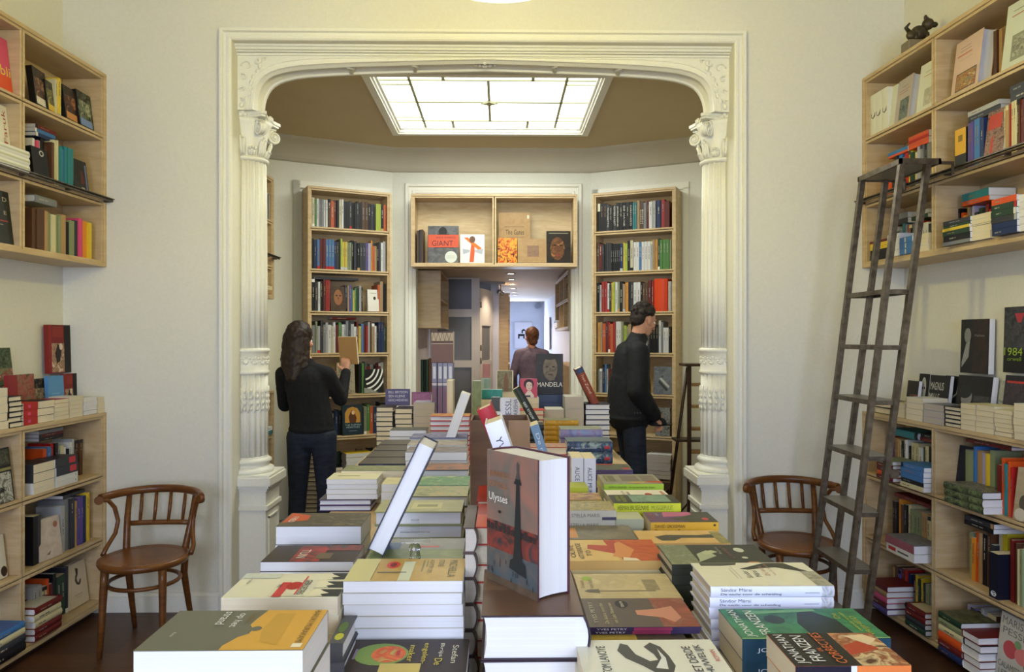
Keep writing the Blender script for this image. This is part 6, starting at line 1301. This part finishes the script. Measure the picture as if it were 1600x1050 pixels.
flat(caseRU, c, 1419, 1450, 'or', 'sp', d0=.04, z=.205, t=.033, D=.14, where='right of two on the spines by the platform', seed=21, dec=[('s', 'q', 'c8502c', 0, .4, 1, 1)])
c = (1, 1); W1 = 'near middle shelf, right wall bookcase'
book(placeM(caseRU.M, 'up', caseRU.lx(1489, .02), .03, caseRU.cells[c][2]+.0005, .13, .20, caseRU.lx(1507, .03)-caseRU.lx(1490, .03)), .13, .20, caseRU.lx(1507, .03)-caseRU.lx(1490, .03), '2a2a28', 'c', 0, [('s', 'q', 'd8a428', 0, 0, .6, 1), ('s', 'q', '8a6a20', .15, .3, .3, .7)], 'thick book with yellow and black spine, middle right wall shelf', None, 'displayed book', True)
row(caseRU, c, 1510, 1535, 'ppbbB', (.62, .64), .14, .02, 33, 'of blue spines, '+W1)
face(caseRU, c, 1536, .115, .22, .03, '4a2a24', [('f', 'q', art('3a2420', '9a7a68', '6a3a2c', s=16), 0, 0, 1, 1), ('f', 'q', 'b5402c', .1, .62, .8, .92), ('f', 'p', 'b5402c', [(.3, .1), (.45, .12), (.42, .5), (.32, .45)])], 'dark speckled book with a red title block, middle right wall shelf', d0=.02)
row(caseRU, c, 1566, 1606, 'cTrccmRNg', (.60, .68), .14, .02, 34, 'right edge, '+W1)
flat(caseRU, c, 1512, 1562, 'Ks', 'sp', d0=.05, z=.222, t=[.025, .022], D=.14, where='lying over blue spines, right wall bookcase', seed=22)
flat(caseRU, c, 1578, 1612, 'KK', 'sp', d0=.03, z=.222, t=.034, D=.14, where='at the right edge over cream spines', seed=23)
c = (0, 2); W1 = 'lowest wall shelf behind the ladder'
row(caseRU, c, 1392, 1454, 'rskgtgokgwrwwK', (.5, .62), .10, .11, 35, W1)
flat(caseRU, c, 1359, 1386, 'kkyyR', 'sp', d0=-.0, t=[.028, .028, .018, .018, .014], D=.13, where='left end of the lowest right wall shelf', seed=24)
flat(caseRU, c, 1387, 1405, 'wwww', 'ta', d0=.0, t=[.035, .035, .03, .02], D=.17, where='of white pages behind the ladder', seed=25)
flat(caseRU, c, 1406, 1426, 'bbb', 'sp', d0=.0, t=.03, D=.12, where='of blue spines seen between the ladder stiles', seed=26, dec=[('s', 'q', 'c0b8a8', .4, .1, .5, .9)])
flat(caseRU, c, 1428, 1450, 'wwc', 'fo', d0=.01, t=.03, D=.12, where='of cream pages right of the blue spines', seed=27, pg='c')
flat(caseRU, c, 1395, 1418, 'Kg', 'sp', d0=.11, z=.19, t=.03, D=.12, where='over the back row behind the ladder', seed=28)
flat(caseRU, c, 1424, 1450, 'Ns', 'sp', d0=.10, z=.19, t=.022, D=.12, where='over the back row right of the ladder', seed=29)
c = (1, 2); W1 = 'lowest near shelf, right wall bookcase'
row(caseRU, c, 1494, 1590, 'kouTgvKKNkRrkNyscTGg', (.5, .64), .10, .12, 36, 'back row, '+W1)
flat(caseRU, c, 1473, 1515, 'gkNyNK', 'sp', d0=-.02, t=[.016, .028, .022, .014, .014, .02], D=.14, where='with a yellow stripe, right wall bookcase', seed=30)
flat(caseRU, c, 1517, 1548, 'wwkww', 'fo', d0=-.01, t=[.034, .03, .008, .022, .02], D=.13, where='of cream pages, lowest right wall shelf', seed=31, pg='c')
flat(caseRU, c, 1549, 1588, 'BBKNNo', 'sp', d0=-.03, t=.026, D=.16, where='topped by orange, lowest right wall shelf', seed=32)
flat(caseRU, c, 1590, 1620, 'wwwww', 'ta', d0=-.02, t=.03, D=.18, where='of white pages at the right edge, lowest wall shelf', seed=33)
flat(caseRU, c, 1503, 1545, 'ot', 'sp', d0=.10, z=.195, t=[.022, .036], D=.13, where='teal over orange, lowest right wall shelf', seed=34)
# ---- right, lower unit: counter
tp = 'on low right bookcase'
ctr(caseRL, 1366, 1390, 'kk', 'fo', .02, .035, .13, 'behind the ladder '+tp, pg='c', seed=41, hard=1)
ctr(caseRL, 1393, 1413, 'wcc', 'fo', .015, .025, .13, 'of ivory novels by the ladder, right counter', pg='c', seed=42)
ctr(caseRL, 1415, 1441, 'cccw', 'fo', .0, .029, .13, 'tallest cream one by the ladder, right counter', pg='c', seed=43)
ctr(caseRL, 1443, 1474, 'vvg', 'ta', .0, .032, .13, 'of grey pages '+tp, pg='g', seed=44)
ctr(caseRL, 1476, 1500, 'kkkkk', 'ta', .0, .0195, .13, 'of dark covers '+tp, pg='c', seed=45, hard=1)
ctr(caseRL, 1501, 1523, 'ccccc', 'fo', .0, .024, .13, 'of cream novels right of the dark covers', pg='c', seed=46)
ctr(caseRL, 1525, 1552, 'ccccc', 'fo', .0, .0245, .13, 'second cream pile right of the dark covers', pg='c', seed=47)
ctr(caseRL, 1554, 1581, 'kccccc', 'fo', .0, .019, .13, 'of thin cream novels '+tp, pg='c', seed=48)
ctr(caseRL, 1583, 1612, 'cccww', 'fo', -.01, .03, .13, 'at the right picture edge '+tp, pg='c', seed=49)
cface(caseRL, 1413, .10, .185, .02, '2a2420', [('f', 'q', art('3a2a24', '8a5a4a', s=7), .3, 0, 1, .6)], 'small dark portrait book leaning at the left of the counter row', .138)
mag = [('f', 'q', '1c1c1c', 0, 0, 1, 1), ('f', 'e', 'b8b8b0', .5, .6, .26, .32), ('f', 'e', '1c1c1c', .4, .66, .06, .03), ('f', 'e', '1c1c1c', .6, .66, .06, .03), ('f', 'p', '1c1c1c', [(.4, .4), (.6, .4), (.5, .46)])]
cface(caseRL, 1430, .09, .225, .02, '1c1c1c', mag, 'black book with a white face leaning on the right wall', .17)
cface(caseRL, 1447, .16, .225, .02, '232323', [('f', 't', 'c8c8c0', 'MAGNUS', .04, .66, .72, .84), ('f', 't', 'c8c8c0', 'MILLS', .04, .4, .55, .58), ('f', 'q', art('232323', '5a5a58', s=6), .05, .05, .95, .36)], 'black book lettered in white capitals on the right counter', .138)
cface(caseRL, 1470, .12, .225, .02, '1c1c1e', [('f', 'p', '9a9a96', [(.1, .6), (.5, .45), (.9, .62), (.85, .8), (.8, .62), (.5, .52), (.2, .64)]), ('f', 'q', '5a5a58', .3, .15, .9, .2)], 'black book with a grey arc leaning beside the lettered one', .17)
cface(caseRL, 1490, .24, .235, .03, '222222', [('f', 'e', '8a8a84', .3, .55, .16, .2), ('f', 'e', '2a2a2a', .24, .66, .2, .14), ('f', 'q', art('222222', '4a4a48', s=5), .5, 0, 1, .6)], 'wide black book with a grey head, right counter back row', .138)
cface(caseRL, 1540, .11, .22, .03, '9aa098', [('f', 'q', art('a8aca0', 'c0c0b0', '7c8480', s=4), 0, .0, 1, 1), ('f', 'q', '5a5a54', .3, .25, .9, .27)], 'pale misty landscape book, right counter back row', .175)
cface(caseRL, 1562, .13, .25, .03, '2a2a30', [('f', 'q', art('2a2a30', '4a4048', s=6), 0, 0, 1, .9), ('f', 'q', 'b03a34', .1, .86, .95, .9)], 'charcoal book with a red line, right counter back row', .138)
cface(caseRL, 1588, .10, .23, .03, '5f7a34', [('f', 'q', art('5f7a34', '6f8a3c', s=4), 0, 0, 1, 1)], 'plain olive green book at the right picture edge', .175)
cface(caseRL, 1500, .20, .265, .03, '222422', [('f', 'e', '8a8a80', .25, .7, .12, .14), ('f', 'p', '9a9a90', [(.05, .1), (.3, .3), (.34, .6), (.2, .55), (.05, .2)]), ('f', 'q', art('22241f', '3a2a26', s=5), .42, 0, .98, 1), ('f', 't', '8a8a80', 'Melissa', .5, .68, .85, .72)], 'black book with a pale sculpted woman, standing high on the right', .20, .245, lean=.03)
cface(caseRL, 1567, .13, .30, .03, '1f1f22', [('f', 'q', art('26262a', '4a4a50', s=6), 0, .35, 1, 1), ('f', 'p', 'b03a48', [(.5, .9), (.95, .9), (.8, .76), (.65, .76)]), ('f', 't', '9ab83a', '1984', .04, .26, .9, .38), ('f', 't', '8aa83a', 'orwell', .2, .18, .85, .24)], 'black book with green numerals 1984 standing high on the right', .20, .26, lean=.03)
# ---- right, lower unit: cells
c = (0, 0); W1 = 'in the top cell behind the ladder'
row(caseRL, c, 1386, 1464, 'rpTTckwkccwNckwK', (.58, .68), .10, .11, 51, W1)
flat(caseRL, c, 1392, 1434, 't', 'sp', d0=.09, z=.225, t=.038, D=.14, where='teal book on the spines behind the ladder', seed=51, hard=1)
flat(caseRL, c, 1438, 1464, 'Rk', 'sp', d0=.10, z=.225, t=.02, D=.12, where='lying right of the teal book', seed=52)
flat(caseRL, c, 1370, 1395, 'RoRRG', 'sp', d0=-.03, t=.022, D=.15, where='of red spines behind the ladder, low right bookcase', seed=53, hard=1)
flat(caseRL, c, 1410, 1446, 'ckbbb', 'sp', d0=-.03, t=[.024, .022, .026, .026, .024], D=.15, where='of bright blue books, low right bookcase', seed=54, topdec=[('f', 'q', '2c6ea8', 0, 0, 1, 1)])
c = (1, 0); W1 = 'of muted spines, near top cell at right'
row(caseRL, c, 1505, 1554, 'GGbTTvyG', (.74, .84), .12, .08, 55, W1, plain=True)
row(caseRL, c, 1556, 1582, 'Rotor', (.66, .80), .13, .03, 56, 'of red spines, near top cell at right')
face(caseRL, c, 1582, .13, .22, .03, 'a8977c', [('f', 'q', art('a8977c', 'b8a88c', s=3), 0, .3, 1, 1), ('f', 'e', '5a5248', .4, .35, .2, .15), ('f', 'e', 'd0c8b8', .3, .12, .25, .12)], 'tan book with a seated figure facing out at the right edge', d0=.01)
face(caseRL, c, 1482, .10, .24, .02, '1c2232', [], 'plain navy book facing out at the left of the near top cell', d0=.10)
flat(caseRL, c, 1476, 1536, 'wwk', 'sp', d0=-.05, t=[.03, .032, .032], D=.17, where='with a black and white cover, near top cell', seed=57, topdec=[('f', 'q', art('1e201c', '8a8a78', '2a2c26', s=6), 0, 0, 1, 1)], dec=[('s', 'q', art('1e201c', '6a7a50', s=8), 0, 0, 1, 1)], hard=1)
flat(caseRL, c, 1510, 1580, 'Rm', 'sp', d0=.07, z=.275, t=.014, D=.13, where='under the roof of the near top cell', seed=58)
c = (0, 1); W1 = 'in the middle cell behind the ladder'
row(caseRL, c, 1394, 1464, 'kkumkcGGGTTcyK', (.62, .74), .11, .10, 59, W1)
flat(caseRL, c, 1398, 1462, 'R', 'sp', d0=.09, z=.25, t=.02, D=.12, where='lying across the middle cell by the ladder', seed=59)
flat(caseRL, c, 1384, 1428, 'wg', 'sp', d0=-.05, t=.042, D=.17, where='grey over white, middle cell by the ladder', seed=60, dec=[[('s', 'q', 'b8322c', .08, .3, .35, .75), ('s', 'q', '4a4a44', .42, .4, .8, .6)], [('s', 'q', '9a5a64', 0, 0, 1, 1)]], topdec=[('f', 'q', art('6a6a6a', '8a8484', s=5), 0, 0, 1, 1)])
c = (1, 1); W1 = 'near middle cell, low right bookcase'
row(caseRL, c, 1511, 1552, 'GuoTkmK', (.6, .8), .12, .06, 61, W1)
row(caseRL, c, 1574, 1600, 'RRkmcGw', (.66, .84), .13, .035, 62, 'right of the round P book, near middle cell')
M = placeM(caseRL.M, 'up', caseRL.lx(1547, .0), -.005, caseRL.cells[c][2]+.0005, .14, .195, .055)
book(M, .14, .195, .055, '16182a', 'c', 0, [('s', 'e', 'd8dce4', .9, .5, .06, .3), ('s', 't', '16182a', 'P', .86, .35, .94, .65)], 'thick black spined book with a white round P mark', None, 'displayed book', True)
book(placeM(caseRL.M, 'up', caseRL.lx(1551, .06), .09, caseRL.cells[c][2]+.0005, .10, .27, .05), .10, .27, .05, 'd0c030', 'c', 0, [('s', 'q', 'c8c4b0', 0, 0, 1, .4)], 'yellow and cream spined book behind the round P mark book', None, 'displayed book', True)
flat(caseRL, c, 1506, 1552, 'kK', 'sp', d0=.02, z=.265, t=.022, D=.14, where='under the roof of the near middle cell', seed=63)
c = (0, 2); W1 = 'in the bottom cell behind the ladder'
row(caseRL, c, 1393, 1421, 'TmpRrB', (.62, .72), .10, .10, 64, W1)
row(caseRL, c, 1424, 1464, 'kyNyKGgNo', (.66, .78), .12, .07, 65, 'among yellow spines, bottom cell behind the ladder')
flat(caseRL, c, 1361, 1386, 'pRPTR', 'sp', d0=-.05, t=.0305, D=.17, where='of red books at the foot of the ladder', seed=66, hard=1)
flat(caseRL, c, 1424, 1456, 'NKRR', 'sp', d0=-.02, t=.028, D=.14, where='with a red rim, bottom cell by the divider', seed=67, hard=1, topdec=[('f', 'q', 'c8b890', .1, .1, .9, .9)])
c = (1, 2); W1 = 'near bottom cell, low right bookcase'
row(caseRL, c, 1508, 1556, 'vKpksvmm', (.6, .72), .10, .11, 68, W1)
flat(caseRL, c, 1466, 1502, 'BRocGN', 'sp', d0=-.06, t=[.03, .03, .04, .03, .03, .03], D=.19, where='topped dark, bottom cell right of the divider', seed=69, hard=1, topdec=[('f', 'q', art('3a3a2c', '6a6a4c', s=6), 0, 0, 1, 1)])
flat(caseRL, c, 1504, 1530, 'wRwkR', 'ta', d0=-.06, t=.034, D=.18, where='topped red, white pages, near bottom cell', seed=70, hard=1)
mm = [('f', 'q', 'bdbab0', 0, 0, 1, 1), ('f', 't', '6a6a66', 'MARISHA', .06, .84, .96, .95), ('f', 't', '6a6a66', 'PESSL', .1, .70, .8, .80), ('f', 'e', 'b84a50', .35, .5, .2, .13), ('f', 'e', 'd07a78', .68, .48, .2, .12), ('f', 'e', '7a9a6a', .55, .62, .1, .06), ('f', 'e', '7a8a50', .85, .36, .1, .05), ('f', 't', '6a6a66', 'CALAMITEITEN', .06, .2, .96, .29), ('f', 't', '6a6a66', 'LEERGANG', .1, .08, .9, .17)]
face(caseRL, c, 1554, .20, .285, .05, '2a4a34', mm, 'grey book with pink and red roses facing out, bottom right', d0=.01, hard=1)
# ------------------------------------------------------------------ rear bookcases with art books
def T(s_, c='d8d4c4', a=.12, b_=.85): return [('s', 't', c, s_, a, .25, b_, .75)]
NB = {0: 'top', 1: 'second', 2: 'third', 3: 'fourth', 4: 'fifth', 5: 'sixth', 6: 'seventh'}
def arow(cs, r, x0, x1, chars, nick, seed, hf=(.74, .84), start=0, dmap=None, plain=False):
    row(cs, (0, r), x0, x1, chars, hf, .2, .03, seed, '%s shelf, %s rear bookcase' % (NB[r], nick), 'w', False, 'art book', None, 0, plain, dmap, start, True, .5)
L_ = 'left'; R_ = 'right'
arow(caseBL, 0, 487, 606, 'cnwggwwmoRkcwkkKkkKkmmkKklllko', L_, 101)
arow(caseBL, 1, 487, 603, 'kBbRRbbbBKklyyGGkKkKKpvuoTkKws', L_, 102)
arow(caseBL, 2, 487, 516, 'kKwkRrr', L_, 103); arow(caseBL, 2, 539, 567, 'KTptynNsk', L_, 104, start=7, hf=(.6, .72)); arow(caseBL, 2, 590, 603, 'oTk', L_, 1041, start=17)
face(caseBL, (0, 2), 517, .13, .21, .03, '3a2a1e', [('f', 'q', art('3a2a1e', '4a382a', s=5), 0, 0, 1, 1), ('f', 'e', '8a5a38', .5, .55, .28, .32), ('f', 'e', '2a1c14', .4, .62, .07, .03), ('f', 'e', '2a1c14', .64, .62, .07, .03), ('f', 'p', '5a3420', [(.46, .55), (.56, .55), (.5, .42)])], 'brown book with a face, facing out on the left rear bookcase', d0=.02, cat='displayed book')
face(caseBL, (0, 2), 575, .10, .19, .04, 'd5d1c4', [('f', 'e', '3a3632', .62, .6, .12, .08), ('f', 'q', '8a8478', .2, .82, .8, .84)], 'white book with a small black figure, left rear bookcase', d0=.02)
flat(caseBL, (0, 2), 492, 560, 'K', 'sp', d0=.04, z=.268, t=.02, D=.17, where='over the third row, left rear bookcase', seed=111)
arow(caseBL, 3, 488, 604, 'gGsKgswcwRnwsgKswRybRrsmTwkBBN', L_, 105, hf=(.70, .86))
flat(caseBL, (0, 3), 518, 556, 'R', 'sp', d0=.04, z=.285, t=.018, D=.17, where='over the fourth row, left rear bookcase', seed=112)
boek = [('f', 'q', art('8a8068', '9a9078', '7a705c', s=4), 0, 0, 1, 1), ('f', 't', '4a4436', 'BOEK', .12, .66, .86, .78), ('f', 'q', '6a624e', .12, .60, .7, .62)]
face(caseBL, (0, 4), 527, .155, .27, .03, '8a8068', boek, 'grey wooden-looking book lettered BOEK, left rear bookcase', d0=.02)
arow(caseBL, 4, 561, 569, 'kn', L_, 106, plain=True)
sw = [('f', 'q', '1c1c1a', 0, 0, 1, 1)]
for q in range(4):
    r0 = .55+q*.2; sw.append(('f', 'p', 'e0ded4', [(max(0, min(1, r0*sin(a))), max(.0, min(1, 1.15-r0*cos(a)))) for a in [i*.16 for i in range(1, 10)]]+[(max(0, min(1, (r0+.075)*sin(a))), max(.0, min(1, 1.15-(r0+.075)*cos(a)))) for a in [i*.16 for i in range(9, 0, -1)]]))
face(caseBL, (0, 4), 569, .175, .205, .03, '1c1c1a', sw+[('f', 'p', '8a8880', [(0, 0), (.75, 0), (.3, .18), (0, .22)])], 'black book with white sweeping arcs, left rear bookcase', d0=.015)
row(caseBL, (0, 4), 566, 606, 'RgrskRrw', (.7, .86), .10, .115, 107, 'behind the arcs book, left rear bookcase', cat='art book')
flem = [('f', 'q', art('23343c', '1c2c34', s=3), 0, 0, 1, 1), ('f', 'p', 'b8863a', [(.12, .40), (.12, .72), (.25, .88), (.5, .94), (.75, .88), (.88, .72), (.88, .40)]), ('f', 'p', '5a3420', [(.35, .40), (.3, .6), (.45, .82), (.58, .8), (.7, .55), (.65, .40)]), ('f', 'e', 'd8b088', .53, .74, .08, .07), ('f', 't', '9fb0b4', 'THE FLEMISH', .12, .30, .9, .36), ('f', 't', '9fb0b4', 'PRIMITIVES', .18, .22, .84, .28), ('f', 'q', '6a8088', .3, .12, .7, .14)]
face(caseBL, (0, 5), 536, .175, .255, .03, '23343c', flem, 'dark blue book with a golden arched portrait, left rear bookcase', d0=.015, hard=1)
row(caseBL, (0, 5), 490, 534, 'kNkKkBk', (.6, .74), .15, .07, 108, 'left of the golden portrait, left rear bookcase', cat='art book')
row(caseBL, (0, 5), 569, 604, 'GnoBBkk', (.72, .84), .15, .04, 109, 'right of the golden portrait, left rear bookcase', cat='art book')
row(caseBL, (0, 6), 488, 600, 'kmKRNkvkgmkTk', (.5, .7), .055, .168, 110, 'on the seventh shelf, left rear bookcase', cat='art book', plain=True)
flat(caseBL, (0, 6), 541, 582, 'wwwwwy', 'he', d0=-.0, t=.033, D=.16, where='with a yellow spine end, left rear bookcase', seed=113, pg='w', cat='shelved book')
flat(caseBL, (0, 6), 492, 536, 'kkk', 'fo', d0=.0, t=.03, D=.14, where='low dark pile, seventh shelf left rear bookcase', seed=114, pg='c')
flat(caseBL, (0, 7), 488, 540, 'kkkkkkkk', 'fo', d0=-.0, t=.036, D=.15, where='at the foot of the left rear bookcase', seed=115, pg='c') 
# right rear bookcase
arow(caseBR, 0, 933, 1024, 'kkkKkKkkkkkttTmmgRws', R_, 121, dmap={0: [('s', 'q', 'd0ccb0', 0, .1, .28, .9)], 3: T('TINTORETTO'), 5: T('REMBRANDT', 'e0dccc', .05, .8), 6: T('JORDAENS'), 8: T('DE HAINE'), 10: T('CARAVAGGIO'), 14: T('BOSCH', 'e0d8c0', .3, .8), 15: T('BOSCH', 'e0d8c0', .3, .8)})
arow(caseBR, 0, 1025, 1046, 'BrR', R_, 1211, start=20)
arow(caseBR, 1, 929, 1049, 'mRKkKKkkkkkBylkcwwbwwwsTuNnnnG', R_, 122)
arow(caseBR, 2, 930, 1021, 'ksrrwKylwGkTukKwwkmmRr', R_, 123)
arow(caseBR, 3, 934, 1048, 'uTooRrorwwGlGTKkwgwsKkkkwgwwk', R_, 124, hf=(.66, .88))
book(placeM(caseBR.M, 'up', caseBR.lx(1022, .02), .025, caseBR.cells[0, 2][2]+.0005, .2, .275, caseBR.lx(1043, .02)-caseBR.lx(1022, .02)), .2, .275, caseBR.lx(1043, .02)-caseBR.lx(1022, .02), 'c8401c', 'w', 1, [], 'broad orange red volume above the man, right rear bookcase', None, 'displayed book', True)
arow(caseBR, 2, 1044, 1052, 'wsg', R_, 1251, start=22)
row(caseBR, (0, 4), 934, 956, 'gsBbsRR', (.62, .80), .12, .03, 126, 'on the fifth shelf, right rear bookcase', cat='art book')
face(caseBR, (0, 4), 1026, .16, .235, .03, '5a5e62', [('f', 'q', art('4a4e52', '6c7074', '5a5e62', s=3), 0, 0, 1, 1), ('f', 'p', 'a8a8a4', [(.3, .55), (.4, .6), (.85, .3), (.8, .22)]), ('f', 'p', '3a3c3e', [(.3, .5), (.78, .18), (.7, .1), (.25, .42)]), ('f', 'q', '8a8c8e', .1, .8, .25, .82)], 'grey book with tilted relief letters, right rear bookcase', d0=.02)
face(caseBR, (0, 5), 1024, .12, .24, .03, '4a4a48', [('f', 'q', art('3a3a38', '8a8a84', '5a5a58', s=7), 0, 0, 1, 1)], 'black and white photo book, sixth shelf right rear bookcase', d0=.015)
row(caseBR, (0, 5), 1046, 1054, 'kms', (.74, .84), .15, .03, 127, 'on the sixth shelf end, right rear bookcase', cat='art book')
flat(caseBR, (0, 6), 1016, 1054, 'ggsssw', 'fo', d0=-.03, t=.034, D=.16, where='of grey pages behind the man, right rear bookcase', seed=131, pg='g')
flat(caseBR, (0, 6), 955, 972, 'kkkkkk', 'ta', d0=-.02, t=.03, D=.16, where='left of the man, seventh shelf right rear bookcase', seed=132, pg='w', hard=1)
row(caseBR, (0, 7), 1010, 1040, 'kKRkm', (.5, .7), .12, .05, 128, 'on the bottom shelf, right rear bookcase', cat='art book', plain=True)
# over-door shelf
def of(bay, x, w, h, t, cov, dec, lab, **k): return face(caseOD, (bay, 0), x, w, h, t, cov, dec, lab, **k)
row(caseOD, (0, 0), 651, 661, 'mKm', (.50, .52), .2, .03, 141, 'at the left of the overdoor shelf', cat='art book', plain=True)
of(0, 669, .268, .33, .03, '4a4a4a', [('f', 'q', art('4a4a4c', '6a6a6a', s=3), 0, 0, 1, 1), ('f', 'e', '242424', .48, .84, .14, .13), ('f', 'p', '2c2c2c', [(.2, .4), (.3, .78), (.7, .78), (.85, .4)]), ('f', 'q', 'c8543a', 0, .42, 1, .76), ('f', 't', '3a2a2a', 'GIANT', .12, .46, .82, .60), ('f', 't', '5a3430', 'ANDY WARHOL', .25, .66, .92, .71), ('f', 'e', 'c9ccc0', .75, .16, .20, .16), ('f', 'q', '9aa094', .62, .18, .88, .19), ('f', 'q', '9aa094', .62, .13, .88, .14)], 'large grey book with an orange GIANT band over the doorway', hard=1, lean=.06)
of(0, 719, .215, .255, .02, 'd2d3d2', [('f', 'p', 'c85a30', [(.38, .03), (.42, .4), (.46, .72), (.58, .72), (.6, .4), (.56, .03)]), ('f', 'p', 'd8702c', [(.15, .88), (.3, .9), (.88, .52), (.8, .42)]), ('f', 'e', '6a4a3a', .5, .82, .12, .12), ('f', 'p', 'a8aab0', [(.1, .5), (.4, .45), (.38, .38), (.12, .3)]), ('f', 'p', 'a8aab0', [(.6, .45), (.95, .5), (.9, .3), (.62, .38)])], 'white book with an orange figure over the doorway', lean=.06)
CB = art('9a7a50', 'a8885c', s=3)
of(1, 779, .285, .46, .03, 'a08058', [('f', 'q', CB, 0, 0, 1, 1), ('f', 't', '3a2c20', 'The Gates', .22, .57, .8, .67), ('f', 'q', '6a5034', .2, .72, .8, .73), ('f', 'q', '6a5034', .25, .52, .8, .525), ('f', 'e', 'd8d0b8', .93, .92, .03, .04)], 'tall brown cardboard book with handwritten title over the doorway', d0=.10, lean=.04)
of(1, 778, .17, .225, .03, '3a1c10', [('f', 'q', art('2a140c', 'b84a18', 'e0a030', '6a2410', s=5), 0, 0, 1, 1)], 'small glowing orange picture book over the doorway', d0=.035)
of(1, 809, .262, .215, .03, 'a08058', [('f', 'q', CB, 0, 0, 1, 1), ('f', 'q', art('7a5c48', '8a6c54', s=14), .32, .25, .72, .72), ('f', 'q', '8a6c48', .1, .1, .9, .11)], 'wide brown cardboard book with a square panel over the doorway', d0=.02)
of(1, 854, .215, .285, .03, '14120e', [('f', 'q', art('16120e', '2a1e14', s=4), 0, 0, 1, 1), ('f', 'e', art('7a4a24', '4a2c18', 'a06a34', s=3), .45, .45, .30, .36), ('f', 'e', '1a120c', .34, .55, .07, .025), ('f', 'e', '1a120c', .6, .55, .07, .025), ('f', 'p', '5a3418', [(.44, .54), (.52, .54), (.56, .38), (.40, .38)]), ('f', 'e', '7a3428', .48, .24, .12, .035), ('f', 'q', '8a8468', .1, .92, .9, .94)], 'black book with a golden brown face over the doorway', d0=.02, lean=.06)
# passage: dark volumes on the low cabinet, books in the wall units
t0 = .5
for k, (xa, xb, col, y1_) in enumerate(((655, 659, 'N', 562), (659.3, 663, 'k', 562), (663.3, 667, 'N', 562), (667.5, 672, 'm', 560))):
    Y = 7.2; X0 = max(-.815, Xat(xa, Y)); X1 = Xat(xb, Y)
    M = placeM(I4, 'up', X0+.012, Y+.02, 1.0005, .15, Zat(y1_, Y)-1.0, X1-X0)
    book(M, .15, Zat(y1_, Y)-1.0, X1-X0, col, 'w', 1, [], '%s spine on the pale cabinet beyond the doorway, %s from left' % (PAL[col][1], ORD[k]), None, 'art book', False)
for j in range(3):
    pass
row(caseFR, (2, 0), 884, 890, 'kmRBk', (.6, .8), .15, .03, 151, 'high in the passage wall bookcase', cat='art book', plain=True)
flat(caseFR, (0, 1), 868, 873, 'wwk', 'sp', d0=-.02, t=.03, D=.15, where='low in the passage wall bookcase', seed=152)
# glimpsed bookcase behind the left column
row(caseSL, (0, 0), 417, 421, 'wwgwkwgw', (.6, .7), .17, .02, 161, 'on the bookcase behind the left column', cat='art book', plain=True)
flat(caseSL, (0, 2), 418, 426, 'Tc', 'sp', d0=-.03, t=.03, D=.17, where='behind the left column on the wall bookcase', seed=162)
flat(caseSL2, (0, 0), 419, 427, 'tw', 'sp', d0=-.0, t=.03, D=.17, where='behind the left column on the low bookcase', seed=163)
# tall pile on the floor between the woman's legs
Yf = 5.75
for i in range(22):
    M = placeM(I4, 'fo', Xat(470, Yf), Yf+.002*(i % 3), .0004+i*.034, .16, .155, .033)
    book(M, .16, .155, .033, ['K', 'k', 'm'][i % 3], 'c', 1, [], '%s book from the top of the floor pile behind the woman' % ORD[21-i], 'floor pile behind the woman', 'book', True, bl=0)
